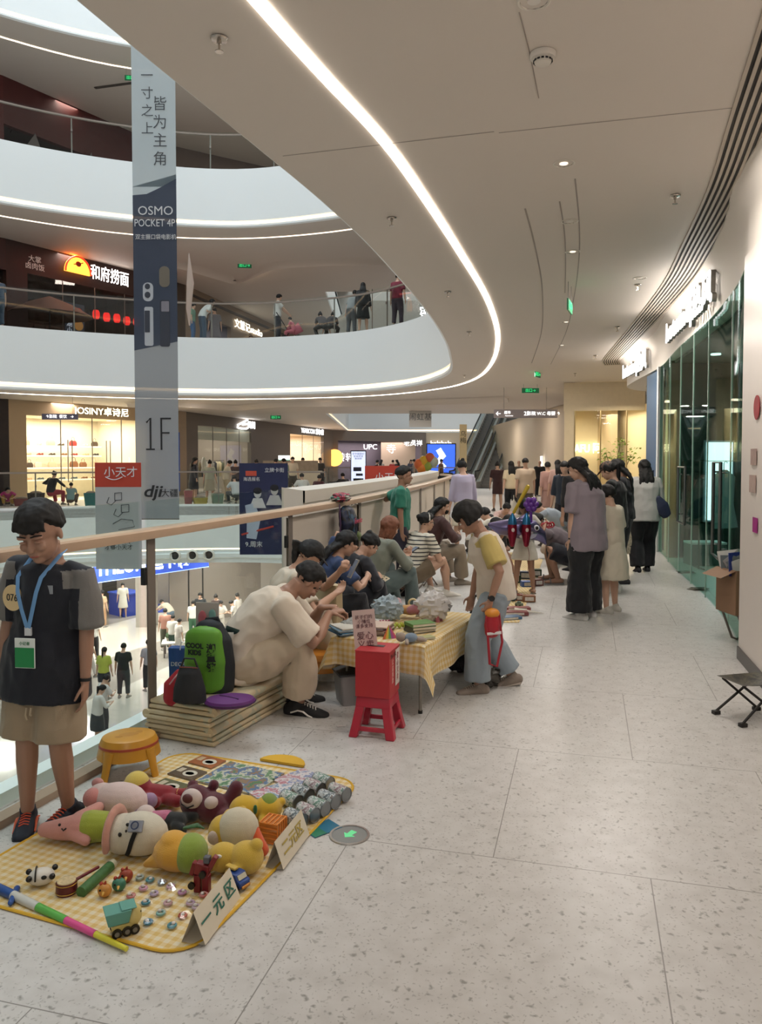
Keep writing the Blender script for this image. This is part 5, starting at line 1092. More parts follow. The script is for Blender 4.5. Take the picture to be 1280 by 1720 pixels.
w = I['ar'][0]; o = obj('wrist_watch', B().tube([w[1].lerp(w[2], .93), w[1].lerp(w[2], .99)], [.026, .025], 16), BLACK, rt); obj('drawstring', B().tube([V(.01, .135, I['pel'].z-.19), V(.012, .14, I['pel'].z-.22), V(.005, .14, I['pel'].z-.24)], .004, 6).tube([V(-.01, .135, I['pel'].z-.19), V(-.008, .14, I['pel'].z-.22), V(-.015, .14, I['pel'].z-.22)], .004, 6), cloth('b9a88f'), rt)
# ---- man seated on the folded mats
man = person('person', 'man in cream T-shirt and cream trousers seated on the folded mats', V(-.89, 4.80, 0), -82, 1.76, hs=.98, fat=1.14,
    top=dict(c='d6c8b6', sleeve=.82, loose=.024, hem=.05, sr=.052, ns=5), bottom=dict(c='c4b39b', len=1.86, loose=.018, w=.048, na=.007, ns=6),
    hair=dict(line=.36, cut=-.3, vol=1.05), shoes=dict(c='191a1d', sole='d9d6cf', lace='e8e6e0', swoosh='e8e6e0'), sk='b', vox=.0085,
    P=dict(hip=.19, lean=24, lean2=42, head=(52, 10, 0), feet=[(-.16, .36, .078), (.07, .37, .078)], toe=[12, -22], kpole=[(-.5, .2, 1), (.2, .2, 1)], hands=[(-.08, .52, .64), (.02, .56, .62)], epole=[(-1, -.2, -1), (1, -.3, -1)], curl=[.9, .9], hdir=[(.3, 1, .1), (-.3, 1, .15)], hnorm=[(0, 0, -1), (0, 0, -1)], closed=1))
I = man
obj('shirt_print', B().ell(I['ch']+I['R2'] @ V(-.02, -.155, .02), (.02, .004, .015), I['R2']), BLACK, I['root'])
# ---- woman in black cap behind him
w1 = person('person', 'woman in black cap and cream top seated behind the man, holding a phone', V(-.80, 5.6, 0), -80, 1.62, fem=True,
    top=dict(c='cfc3b1', sleeve=.8, loose=.02), bottom=dict(c='bdb39f', loose=.02), hair=dict(style='pony', len=.16, line=.2, cut=-.3), shoes=dict(c='dcd8d0'), sk='a', vox=.0095,
    P=dict(pose_sit(1.62, .26), lean=16, lean2=26, head=(38, -8, 0), hands=[(-.02, .50, .76), (.14, .44, .62)], hnorm=[(0, .3, 1), (0, 0, 1)], curl=[.9, .5], epole=[(-1, 0, -1), (1, 0, -1)]))
I = w1; obj('cap', B().ell(I['hp'](0, -.04, .17), (.375*I['hh'], .46*I['hh'], .42*I['hh']), I['RH'], 24, 14, f=lambda q: 1 if q.z > -.05 else .75).tube([I['hp'](0, .3, .22), I['hp'](0, .5, .17), I['hp'](0, .7, .10)], [(.3*I['hh'], .035*I['hh']), (.3*I['hh'], .025*I['hh']), (.16*I['hh'], .02*I['hh'])], 14, up=I['RH'] @ V(0, 0, 1), round_ends=True), mat('141416', .8), I['root'], voxel=.008, sm=2)
# ---- girl in blue
w2 = person('person', 'girl with long black hair in a blue T-shirt seated, chin on her hand', V(-.55, 6.45, 0), -72, 1.55, fem=True,
    top=dict(c='2c3f66', sleeve=.75, loose=.02), bottom=dict(c='1f2027'), hair=dict(style='long', len=.26, line=.22, cut=-.3, fringe=.12), shoes=dict(c='26282e'), sk='a', vox=.0095,
    P=dict(pose_sit(1.55, .27), lean=18, lean2=28, head=(24, -10, 0), hands=[(-.04, .30, .86), (.10, .42, .60)], curl=[.8, .5]))
w3 = person('person', 'dark haired woman in a printed cream apron seated behind the blue T-shirt girl', V(-.38, 7.05, 0), -62, 1.58, fem=True,
    top=dict(c='25242a', sleeve=1.6, loose=.016), bottom=dict(c='22232a'), hair=dict(style='bun', line=.2, cut=-.25, bz=.42), shoes=dict(c='26282e'), sk='a', vox=.0095,
    P=dict(pose_sit(1.58, .2), lean=20, lean2=30, head=(40, 0, 0), hands=[(-.1, .36, .5), (.1, .36, .5)]))
I = w3; obj('apron', B().tube([I['ch']+V(0, .14, .0), I['pel']+V(0, .2, .1), V(0, .42, .5)], [(.12, .02), (.17, .025), (.2, .02)], 14, up=(0, 1, .3)), custom('aprn', lambda nt, b: (lambda v, r: (nt.links.new(v.outputs['Distance'], r.inputs[0]), nt.links.new(r.outputs[0], b.inputs['Base Color'])))(N(nt, 'TexVoronoi', i_Scale=9.), ramp(nt, [(0, '2a2622'), (.25, '2a2622'), (.3, 'cbb896'), (1, 'd2c3a5')]))), I['root'])
# ---- brown-haired woman
w4 = person('person', 'woman with brown bobbed hair and grey green top looking at a phone', V(-.10, 7.75, 0), -58, 1.6, fem=True,
    top=dict(c='7d8174', sleeve=1.75, loose=.022, ns=5), bottom=dict(c='5c6a68', loose=.016), hair=dict(style='bob', len=.09, line=.25, cut=-.5, vol=1.12, fringe=.16, c='7a4a33'), shoes=dict(c='cfcac2'), sk='c', vox=.0095,
    P=dict(pose_sit(1.6, .25), lean=10, lean2=24, head=(22, 0, 0), hands=[(-.02, .40, .62), (.08, .38, .60)], hnorm=[(0, .2, 1), (0, 0, 1)], curl=[.8, .8]))
# ---- green T-shirt boy at the rail
w5 = person('person', 'boy in green polo shirt standing with one arm on the handrail', V(.22, 9.1, 0), -95, 1.53, hs=1.1,
    top=dict(c='2f7a66', sleeve=.7, loose=.014, hem=.03, sr=.042), bottom=dict(c='2f2b3a', loose=.014), hair=dict(line=.3, cut=-.1, vol=1.04), shoes=dict(c='2b2b30'), sk='b', vox=.009,
    P=dict(head=(4, 8, 0), hands=[(-.30, .0, 1.235), (.17, .04, .68)], hands_=0, epole=[(-.3, -1, -.6), (.6, -1, 0)], curl=[.2, .4], hnorm=[(0, 0, -1), (-1, 0, 0)]))
# ---- striped woman with glasses
w6 = person('person', 'woman in glasses and striped top seated with bare knees', V(.34, 8.85, 0), -60, 1.6, fem=True, fat=1.08,
    top=dict(c='d9d3c4', m=custom('strp', lambda nt, b: (lambda t, w, r: (setattr(t, 'name', 'x'), nt.links.new(t.outputs['Object'], w.inputs['Vector']), nt.links.new(w.outputs['Fac'], r.inputs[0]), nt.links.new(r.outputs[0], b.inputs['Base Color'])))(N(nt, 'TexCoord'), N(nt, 'TexWave', i_Scale=7., bands_direction='Z'), ramp(nt, [(0, '26262a'), (.18, '26262a'), (.22, 'd8d2c2'), (1, 'd8d2c2')]))), sleeve=.7, loose=.014), bottom=dict(k='shorts', c='70604c', len=.6, loose=.015), hair=dict(style='bun', line=.25, cut=-.2, bz=.25, by=-.5), shoes=dict(c='ddd8cf'), sk='c', vox=.0095,
    P=dict(pose_sit(1.6, .21), lean=16, lean2=24, head=(8, -6, 0), hands=[(-.14, .38, .42), (.08, .42, .38)]))
I = w6; b = B()
for s in (-1, 1): b.tube([I['hp'](.13*s+.09*math.cos(q*PI/6), .41, .0+.07*math.sin(q*PI/6)) for q in range(12)], .003, 6, closed=True); b.tube([I['hp'](.22*s, .4, .02), I['hp'](.34*s, .0, .03)], .003, 6)
obj('glasses', b, BLACK, I['root'])
obj('headband', B().tube([I['hp'](.37*math.cos(q*PI/10), -.02, .12+.40*math.sin(q*PI/10)) for q in range(11)], .012, 8), mat('d8d4cc', .5), I['root'])
# ---- woman with mask
w7 = person('person', 'seated woman with dark face mask, brown jacket and beige trousers', V(.58, 9.75, 0), -68, 1.64, fem=True,
    top=dict(c='4d3230', sleeve=1.8, loose=.02), bottom=dict(c='8f8272', loose=.02, w=.042), hair=dict(style='long', len=.24, line=.25, cut=-.35), shoes=dict(c='8d8478'), sk='c', vox=.010,
    P=dict(pose_sit(1.64, .32), lean=14, lean2=22, head=(12, -18, 0), hands=[(-.1, .40, .62), (.12, .40, .62)]))
I = w7; obj('face_mask', B().ell(I['hp'](0, .26, -.22), (.24*I['hh'], .2*I['hh'], .2*I['hh']), I['RH']), mat('1c1a1c', .8), I['root'])
# ---- child in cream T-shirt with yellow sleeves
def pt_yel(c, I):
    H = I['H']; a = I['ar']; return 1 if abs(c[0]) > .083*H+max(0, (I['nk'].z-c[2]))*.10 and c[2] > I['ch'].z-.02*H else 0
k1 = person('person', 'child in cream T-shirt with yellow sleeves holding a small red bag', V(.80, 5.32, 0), 92, 1.37, hs=1.18, fat=1.0,
    top=dict(c='d3c8ba', c2=['b9a562'], paint=pt_sleeve, sleeve=.8, loose=.03, hem=.05, sr=.05, ns=5), bottom=dict(c='8d99a2', loose=.024, w=.05, na=.008, len=1.9, ns=6),
    hair=dict(line=.2, cut=-.38, vol=1.16, fringe=.12, style='bob', len=.035), shoes=dict(c='8a7d72', sole='a89c90', lace='cbbfb2'), sk='b', vox=.0075,
    P=dict(lean=6, lean2=20, head=(34, 0, 0), feet=[(-.10, .14, .062), (.08, -.12, .075)], toe=[6, -4], tpitch=[0, 12], hip=.515, hands=[(-.23, .08, .66), (.17, .14, .62)], curl=[.9, .5], epole=[(-1, -1, 0), (1, -1, 0)]))
I = k1; w = I['ar'][0]; obj('wrist_watch', B().tube([w[1].lerp(w[2], .86), w[1].lerp(w[2], .95)], [.024, .023], 14).lathe([(0, 0), (.02, 0), (.02, .01), (0, .01)], w[1].lerp(w[2], .9)+V(-.028, 0, 0), Matrix.Rotation(PI/2, 3, 'Y')), BLACK, I['root'])
# ---- child with grey T-shirt seated behind
k2 = person('person', 'child in grey T-shirt seated on the floor behind the yellow sleeved child', V(1.45, 10.6, 0), -100, 1.3, hs=1.15, top=dict(c='4c4d55', sleeve=.7, loose=.016), bottom=dict(k='shorts', c='2f3038'), hair=dict(line=.25, cut=-.2), sk='b', vox=.012, shoes=dict(c='4a4a50'),
    P=dict(pose_sit(1.3, .14), feet=[(-.14, .38, .06), (.14, .38, .06)], head=(10, 0, 0)))
# ---- balloon girl, crouching man
k3 = person('person', 'small girl in a white skirt and sandals behind the foil dolphin balloon', V(1.72, 9.15, 0), 10, 1.12, hs=1.2, fem=True, top=dict(c='cfc9bf', sleeve=.5, loose=.014), bottom=dict(k='skirt', c='d9d1c2', len=.17, w=.15), hair=dict(style='pony', len=.1), sk='b', vox=.0105, shoes=dict(c='8a7b66', k='sandal'),
    P=dict(hands=[(-.28, .12, .62), (.30, .10, .82)], epole=[(-1, 0, -1), (1, 0, -1)], feet=[(-.12, 0, .05), (.10, -.03, .05)]))
m2 = person('person', 'man crouching in grey brown T-shirt and navy shorts with grey slippers', V(2.42, 9.95, 0), 80, 1.72, top=dict(c='6a6066', sleeve=.85, loose=.022, hem=.04, sr=.046), bottom=dict(k='shorts', c='22242e', len=.92, loose=.018), hair=dict(line=.34, cut=-.05), sk='b', vox=.010, shoes=dict(c='8f8d8e', k='sandal', s='77767a'),
    P=dict(pose_crouch(1.72), hip=.20, head=(35, 0, 0), hands=[(-.05, .55, .62), (.14, .5, .56)]))
# ---- standing pair
w8 = person('person', 'woman seen from behind in mauve grey T-shirt and wide black trousers', V(2.08, 7.72, 0), 38, 1.66, fem=True, fat=1.1,
    top=dict(c='857a82', sleeve=.9, loose=.034, hem=.12, sr=.05, ns=5), bottom=dict(c='15161a', loose=.022, w=.062, len=1.98, na=.006), hair=dict(style='long', len=.29, line=.22, cut=-.3, vol=1.08), shoes=dict(c='dcdad6'), sk='c', vox=.0085,
    P=dict(head=(24, 22, 0), lean=2, lean2=7, hands=[(-.19, .06, .76), (.16, .16, .80)], feet=[(-.12, 0, .07), (.10, .04, .07)], toe=[8, -8]))
I = w8; w = I['ar'][0]; obj('wrist_watch', B().tube([w[1].lerp(w[2], .9), w[1].lerp(w[2], .97)], [.026, .025], 14), BLACK, I['root'])
k4 = person('person', 'child in cream T-shirt and pale tulle dress just right of the woman in black trousers', V(2.42, 8.0, 0), 40, 1.34, hs=1.15, fem=True, top=dict(c='cfc4b0', sleeve=.85, loose=.02, hem=.02, sr=.045), bottom=dict(k='skirt', c='cfc6b2', len=.27, w=.15, na=.006), hair=dict(style='short'), shoes=dict(c='bdb8ae'), sk='c', vox=.010,
    P=dict(head=(20, 0, 0)))
w9 = person('person', 'woman in brown cap and black jacket with white sleeve stripes standing behind', V(2.85, 9.3, 0), 60, 1.62, fem=True, top=dict(c='17181c', sleeve=1.9, loose=.022, hem=.06), bottom=dict(c='1c1d22'), hair=dict(style='pony', len=.2, pz=0, vol=1.04), shoes=dict(c='d9d7d2'), sk='c', vox=.010,
    P=dict(head=(30, 0, 0), hands=[(-.06, .3, .98), (.08, .3, .98)], epole=[(-1, -.4, -1), (1, -.4, -1)]))
I = w9; obj('cap', B().ell(I['hp'](0, -.04, .17), (.375*I['hh'], .46*I['hh'], .40*I['hh']), I['RH'], 24, 14, f=lambda q: 1 if q.z > -.05 else .75).tube([I['hp'](0, .3, .2), I['hp'](0, .5, .14), I['hp'](0, .72, .06)], [(.28*I['hh'], .035*I['hh']), (.28*I['hh'], .025*I['hh']), (.16*I['hh'], .02*I['hh'])], 14, up=I['RH'] @ V(0, 0, 1), round_ends=True), mat('5e4a3e', .8), I['root'], voxel=.009, sm=2)
for q in (0, .016):
    a, k, t = I['ar'][1]; n = V(.4, -.9, .1).normalized()
    obj('sleeve_stripe', B().tube([I['sh']+I['R2'] @ V(.07, -.055-q, .012), a+n*.052+V(-q*.6, -q, .01), a.lerp(k, .5)+n*.058+V(-q*.7, -q*.7, 0), k+n*.055+V(-q*.7, -q*.7, 0)], .0055, 6), mat('e6e4e0', .7), I['root'])
w10 = person('person', 'dark haired person standing behind the cap wearer, only head and shoulders visible', V(3.15, 9.95, 0), 70, 1.64, fem=True, top=dict(c='1c1c22', sleeve=1.7, loose=.02), bottom=dict(c='24242a'), hair=dict(style='long', len=.24), shoes=dict(c='2a2a2e'), vox=.011, P=dict(head=(24, 0, 0)))
w11 = person('person', 'woman in a loose black dress bending forward behind the mauve T-shirt', V(2.85, 11.0, 0), 20, 1.64, fem=True, fat=1.1, top=dict(c='121216', sleeve=1.5, loose=.04, hem=.1), bottom=dict(k='skirt', c='121216', len=.3, w=.12), hair=dict(style='long', len=.3), shoes=dict(c='1c1c1e'), vox=.011, P=dict(lean=4, lean2=12, head=(20, 0, 0)))
# ---- woman walking right
w12 = person('person', 'long haired woman seen from behind walking in a pale jacket and black trousers', V(3.75, 10.9, 0), -6, 1.64, fem=True, fat=1.05, top=dict(c='b9b8b4', sleeve=1.85, loose=.034, hem=.08, sr=.046, ns=5), bottom=dict(c='14151a', loose=.02, w=.05, len=1.97), hair=dict(style='long', len=.31, vol=1.08), shoes=dict(c='1c1c20'), sk='c', vox=.009,
    P=dict(pose_walk(1.64), head=(8, 0, 0), feet=[(-.09, .0, .07), (.07, .12, .07)], tpitch=[10, 0], hands=[(-.22, .05, .74), (.2, .16, .80)]))
# ---- further along the corridor
FARB = [
 ('woman in lavender hooded shirt with hair up standing at the railing bend', (779, 872), 20, 1.62, 'stand', dict(c='b5adc4', sleeve=1.6, loose=.016, hem=.06), dict(k='skirt', c='d5cbb5', len=.25, w=.13), dict(style='bun'), 13.2),
 ('woman in pale yellow top and black trousers walking away with long hair', (859, 845), 0, 1.6, 'walk', dict(c='d9c7a4', sleeve=.8, loose=.024), dict(c='17171b', w=.045), dict(style='long', len=.22), 21),
 ('man in beige T-shirt walking away carrying white plastic bags', (883, 858), 0, 1.68, 'walk', dict(c='c9b49c', sleeve=.8, loose=.03, hem=.07), dict(c='5a5148', w=.042), dict(line=.3, cut=-.05), 19),
 ('person in dark maroon dress at the foot of the escalator', (836, 838), 0, 1.55, 'stand', dict(c='3f2628', sleeve=.8), dict(k='skirt', c='3f2628', len=.2, w=.11), dict(style='bun'), 24),
 ('woman in dusty pink dress with hair bun in the far corridor', (921, 842), 10, 1.58, 'walk', dict(c='b08a80', sleeve=1.5, loose=.03), dict(k='skirt', c='a9867c', len=.3, w=.13), dict(style='bun', bz=.35), 20),
 ('long haired woman in pale pink right of the bun haired one', (938, 846), 0, 1.62, 'stand', dict(c='c39f95', sleeve=1.2, loose=.02), dict(c='c7b8a8'), dict(style='long', len=.25), 19.5),
 ('woman with centre parting facing us in dark top with blue bag strap', (950, 862), 150, 1.6, 'stand', dict(c='26303f', sleeve=1.2, loose=.02), dict(c='26262c'), dict(style='long', len=.15), 13.5),
 ('distant person in grey between the far walkers', (872, 828), 0, 1.6, 'stand', dict(c='5c5650', sleeve=1.0), dict(c='2f2d2c'), dict(), 30),
 ('distant shopper in black near the light tube', (906, 826), 180, 1.6, 'stand', dict(c='2a2a2e', sleeve=1.0), dict(c='22252c'), dict(), 31),
]
for i, (lab, pp, yw, H, ps, tp, bt, hr, d) in enumerate(FARB):
    x = (pp[0]-640)/1290*d
    r_ = person('person', lab, V(x, d, 0), yw, H, top=tp, bottom=bt, hair=hr, shoes=dict(c='3a3838'), sk='c', vox=.014 if d < 16 else .02, fem='woman' in lab, P=(pose_walk(H) if ps == 'walk' else dict(head=(18, 0, 0))))
FLO = [
 ('child in white T-shirt squatting beside the lavender shirt woman', (800, 860), -60, 1.3, dict(c='cfc8bd', sleeve=.7), dict(k='shorts', c='5a4a3c'), 13.0, 'crouch'),
 ('girl in black top kneeling forward over the toys on the floor', (822, 868), -80, 1.45, dict(c='1d1d22', sleeve=.3), dict(c='1a1a1e'), 12.2, 'crouch'),
 ('person in white shirt stooping with back to us among the sitters', (848, 862), 60, 1.6, dict(c='d5cebf', sleeve=1.3, loose=.024), dict(c='15161a', loose=.03), 12.8, 'crouch'),
 ('person in pale pink cap squatting farther back', (838, 838), 200, 1.5, dict(c='c9a9a0', sleeve=.8), dict(c='5a5454'), 15.5, 'crouch'),
 ('boy in pale blue T-shirt leaning over at the right of the floor stalls', (938, 880), 70, 1.25, dict(c='a9b4c0', sleeve=.7, loose=.02), dict(k='shorts', c='a9b0b4'), 11.8, 'bend'),
 ('child with dark blue backpack sitting on the corridor floor', (908, 872), 20, 1.25, dict(c='39465e', sleeve=.8), dict(c='2a3040'), 14, 'crouch'),
 ('child in cream shirt held by the pale blue T-shirt boy', (925, 885), -100, 1.0, dict(c='d9cbbd', sleeve=.9), dict(k='shorts', c='c9b9b0'), 12.4, 'crouch'),
]
for lab, pp, yw, H, tp, bt, d, ps in FLO:
    x = (pp[0]-640)/1290*d
    person('person', lab, V(x, d, 0), yw, H, hs=1.1 if H < 1.4 else 1, top=tp, bottom=bt, hair=dict(style='long' if 'girl' in lab else 'short', len=.15), shoes=dict(c='77706a'), sk='c', vox=.013, P=pose_crouch(H) if ps == 'crouch' else pose_bend(H, hip=.47))

for I, lab in [(w2, 'low folding stool under the girl in the blue T-shirt'), (w3, 'low folding stool under the woman in the apron'), (w4, 'low folding stool under the brown haired woman'), (w6, 'low folding stool under the woman in the striped top'), (w7, 'folding stool under the woman with the face mask')]:
    r0 = I['root']; h = I['pel'].z-.095; q = thing('folding_stool', lab, 'stool', r0.location, r0.rotation_euler.z)
    obj('seat', B().box((0, 0, h-.01), (.27, .22, .02)), mat('3c4048', .8), q, bevel=.004)
    for sx in (-1, 1): obj('leg', B().tube([(sx*.12, -.1, .01), (sx*.12, .1, h-.03)], .009, 6), DSTEEL, q); obj('leg', B().tube([(sx*.105, .1, .01), (sx*.105, -.1, h-.03)], .009, 6), DSTEEL, q)
# ================================================================ STALL MAT IN THE FOREGROUND
def _ging(sc_, c1='e9cf86', c2='f3e6bd', c3='f6efd9'):
    def f(nt, b):
        tc = N(nt, 'TexCoord'); sx = N(nt, 'SeparateXYZ'); nt.links.new(tc.outputs['Object'], sx.inputs[0]); outs = []
        for k in (0, 1):
            a = N(nt, 'Math', operation='MULTIPLY'); a.inputs[1].default_value = sc_; nt.links.new(sx.outputs[k], a.inputs[0])
            s = N(nt, 'Math', operation='SINE'); nt.links.new(a.outputs[0], s.inputs[0]); g = N(nt, 'Math', operation='GREATER_THAN'); g.inputs[1].default_value = 0; nt.links.new(s.outputs[0], g.inputs[0]); outs.append(g)
        ad = N(nt, 'Math', operation='ADD'); nt.links.new(outs[0].outputs[0], ad.inputs[0]); nt.links.new(outs[1].outputs[0], ad.inputs[1])
        h = N(nt, 'Math', operation='MULTIPLY'); h.inputs[1].default_value = .5; nt.links.new(ad.outputs[0], h.inputs[0])
        r = ramp(nt, [(0, c1), (.5, c2), (1, c3)]); nt.links.new(h.outputs[0], r.inputs[0]); nt.links.new(r.outputs[0], b.inputs['Base Color']); b.inputs['Roughness'].default_value = .75
    return f
GING = custom('gingham', _ging(165, 'd2b06a', 'd9c08c', 'ddcfb0')); GINGC = custom('ginghamuv', _ging(165, 'd2b06a', 'd9c08c', 'ddcfb0'))
for l in list(GINGC.node_tree.links):
    if l.from_node.type == 'TEX_COORD': GINGC.node_tree.links.new(l.from_node.outputs['UV'], l.to_socket); YTRIM = mat('d3a52c', .7)
A_, B_, C_ = V(-1.09, 4.14, 0), V(-.08, 3.75, 0), V(-.64, 2.41, 0); D_ = A_+C_-B_
mu = (B_-A_); mv = (C_-B_); myaw = math.atan2(mu.y, mu.x); mc = (A_+C_)/2; mw, mh = mu.length/2, mv.length/2
def rrect(w, h, r, n=6):
    o = []
    for sx, sy_, a0 in ((1, 1, 0), (-1, 1, 90), (-1, -1, 180), (1, -1, 270)):
        for k in range(n+1): a = math.radians(a0+90*k/n); o.append((sx*(w-r)+r*math.cos(a), sy_*(h-r)+r*math.sin(a)))
    return o
pm = thing('picnic_mat', 'yellow and cream gingham picnic mat spread on the floor under the plush toys', 'mat', mc, myaw)
poly = rrect(mw, mh, .13); obj('mat_sheet', B().prism(poly, .001, .006), GING, pm, smooth=0)
obj('binding', B().tube([V(x, y, .005) for x, y in poly], (.007, .005), 6, closed=True, up=(0, 0, 1)), YTRIM, pm)
p = G(477, 1281)-mc; p = Matrix.Rotation(-myaw, 3, 'Z') @ p
obj('flap', B().prism([(p.x+.13*math.cos(q*PI/10), p.y+.10*math.sin(q*PI/10)-.03) for q in range(11)], .002, .016), YTRIM, pm, bevel=.004)
Z0 = .0065
def put(px, py, z=Z0): return G(px, py, z)
FUZZ = lambda c: mat(c, .95, var=.06, scale=30, bump=.5, bscale=420, sheen=.3)
def plush(name, label, px, py, yaw, parts, vox=.006, z=Z0):
    r = thing(name, label, 'plush toy', put(px, py, z), math.radians(yaw))
    for nm, b, c in parts:
        o = obj(nm, b, FUZZ(c) if isinstance(c, str) else c, r, voxel=vox if nm not in ('eye', 'nose', 'mouth', 'camera', 'strap', 'cheek', 'lens') else 0, sm=2)
    return r
BK = mat('15120f', .3)
plush('plush_toy', 'long pink plush toy with a lime green base lying by the sneakers', 128, 1415, -8, [
  ('body', B().tube([(-.14, 0, .045), (-.08, 0, .05), (0, .01, .06), (.06, .02, .062)], [.03, .042, .055, .062], 14, round_ends=True).tube([(0, .04, .07), (.03, .13, .09)], [.045, .025], 12, round_ends=True).tube([(.0, -.02, .05), (.07, -.05, .035)], [.03, .02], 10, round_ends=True), 'd99a90'),
  ('base', B().tube([(.055, .02, .062), (.12, .03, .062), (.15, .035, .06)], [(.066, .066), (.06, .06), (.03, .03)], 14, round_ends=True), 'a5b13e'), ('eye', B().ell((-.055, -.03, .085), .006), BK), ('mouth', B().tube([(-.04, -.04, .075), (-.03, -.045, .07), (-.02, -.04, .078)], .003, 6), BK)])
plush('plush_toy', 'pale pink and white plush animal with lilac feet lying behind the white round plush', 203, 1377, -12, [
  ('body', B().ell((0, 0, .085), (.13, .08, .08)).ell((-.10, .01, .08), (.07, .07, .07)), 'dcc3bd'), ('feet', B().ell((.11, -.035, .045), (.035, .03, .035)).ell((.12, .04, .08), (.035, .03, .035)), '9f82a0'), ('muzzle', B().ell((-.115, -.03, .10), (.045, .045, .045)), 'd08c86'), ('ear', B().ell((-.13, .03, .14), (.03, .02, .025)), 'c98f8a')])
plush('plush_toy', 'dark red plush figure with a yellow cap lying behind the pale pink plush', 247, 1350, -10, [
  ('body', B().tube([(.02, 0, .05), (.10, 0, .05)], [.045, .042], 12, round_ends=True).ell((-.05, 0, .07), (.07, .065, .065)).tube([(.03, -.05, .05), (.08, -.075, .045)], .026, 10, round_ends=True).tube([(.12, .02, .045), (.19, .03, .045)], .028, 10, round_ends=True).tube([(.11, -.03, .045), (.17, -.045, .045)], .028, 10, round_ends=True), '8a1a24'),
  ('cap', B().ell((-.05, .0, .09), (.06, .058, .058)), 'd5bb58'), ('cuff', B().tube([(.14, .022, .045), (.147, .023, .045)], .030, 14), 'd8b060')])
plush('plush_toy', 'burgundy teddy bear with cream muzzle and belly lying on its back', 350, 1380, -14, [
  ('body', B().ell((.02, 0, .065), (.085, .07, .065)).ell((-.06, 0, .085), (.07, .07, .07)).ell((-.10, .05, .13), .025).ell((.0, .055, .14), .024).tube([(.08, -.03, .05), (.13, -.05, .055)], [.038, .034], 12, round_ends=True).tube([(.08, .03, .07), (.11, .05, .14)], [.036, .032], 12, round_ends=True), '571726'),
  ('muzzle', B().ell((-.055, -.045, .115), (.05, .035, .045)), 'd7c6bf'), ('belly', B().ell((.035, -.04, .105), (.032, .03, .028)), 'd0bdb5'), ('nose', B().ell((-.058, -.078, .13), (.024, .014, .02)), mat('5a2c2c', .6)), ('mouth', B().tube([(-.09, -.073, .10), (-.06, -.083, .09), (-.03, -.076, .102)], .003, 6), BK)])
plush('plush_toy', 'round white plush in a pink bonnet with a toy camera on a black strap', 228, 1434, -6, [
  ('body', B().ell((.02, 0, .085), (.115, .085, .085)).ell((-.05, 0, .08), (.08, .08, .078)), 'd8cfba'), ('bonnet', B().tube([(-.085+.035*math.cos(q*PI/8-1.6)*0-.0, -.088*math.cos(q*PI/8), .085+.088*math.sin(q*PI/8)-.02*0) for q in range(-1, 10)], [(.022, .014)]*11, 10, up=(1, 0, 0), round_ends=True), 'cf9684'),
  ('eye', B().ell((-.03, -.078, .115), (.007, .006, .009)).ell((-.005, -.06, .148), (.008, .006, .007)), BK), ('mouth', B().ell((-.005, -.076, .13), (.004, .004, .006)), BK),
  ('camera', B().box((.035, -.075, .15), (.055, .012, .042), Euler((-.7, 0, .1)).to_matrix()), mat('8d8f96', .5)), ('lens', B().lathe([(.012, 0), (.016, 0), (.016, .004), (.012, .004)], (.035, -.084, .158), Euler((.87, 0, 0)).to_matrix(), 20, cap=False), mat('2f3c5c', .4)),
  ('strap', B().tube([(.035, -.082, .13), (.025, -.092, .10), (.012, -.09, .06), (.0, -.082, .035)], [(.009, .003)]*4, 8, up=(0, 1, 0)), mat('171514', .8))])
plush('plush_doll', 'plush doll in pink top and black trousers beside the burgundy bear', 283, 1394, -14, [
  ('legs', B().tube([(0, 0, .04), (.05, .0, .045)], [.04, .036], 12, round_ends=True).tube([(.05, .03, .045), (.10, .04, .05)], [.025, .022], 10, round_ends=True).tube([(.05, -.03, .04), (.09, -.04, .03)], [.022, .02], 10, round_ends=True), '1d2022'), ('torso', B().tube([(-.07, 0, .045), (-.01, 0, .045)], [.03, .04], 12, round_ends=True), 'c56f8c'), ('head', B().ell((-.11, 0, .05), (.045, .045, .045)), 'd9c4bc')])
plush('plush_toy', 'orange yellow plush bird with a big lime green belly patch at the mat centre', 300, 1461, -4, [
  ('body', B().ell((0, 0, .07), (.10, .075, .07)).tube([(-.06, -.01, .05), (-.12, -.02, .03)], [.04, .014], 12, round_ends=True).ell((-.02, .0, .12), (.05, .05, .03)), 'dba33a'), ('belly', B().ell((.05, -.006, .072), (.067, .077, .072)), '8aa03c'), ('leaf', B().tube([(.0, .06, .135), (.05, .08, .14), (.08, .08, .125)], [(.012, .005), (.022, .006), (.006, .003)], 8, up=(0, 0, 1), round_ends=True), '2c5a2c')])
plush('plush_toy', 'yellow plush chick with pink cheek and green wing before the tin cans', 430, 1384, 6, [
  ('body', B().ell((-.05, 0, .065), (.068, .062, .062)).ell((.05, .01, .06), (.065, .058, .056)).tube([(-.085, -.02, .04), (-.1, -.05, .02)], .022, 10, round_ends=True).tube([(.03, -.05, .04), (.03, -.07, .02)], .02, 10, round_ends=True).ell((.11, .03, .08), .02), 'd7ae2f'), ('wing', B().ell((.055, .015, .075), (.045, .052, .05)), '83983a'), ('cheek', B().ell((-.035, -.058, .075), (.014, .006, .013)), mat('d79a96', .9)), ('eye', B().ell((-.07, -.05, .095), (.009, .006, .006)), BK), ('bow', B().ell((.0, -.045, .085), (.010, .01, .024)), '2c6b3a')])
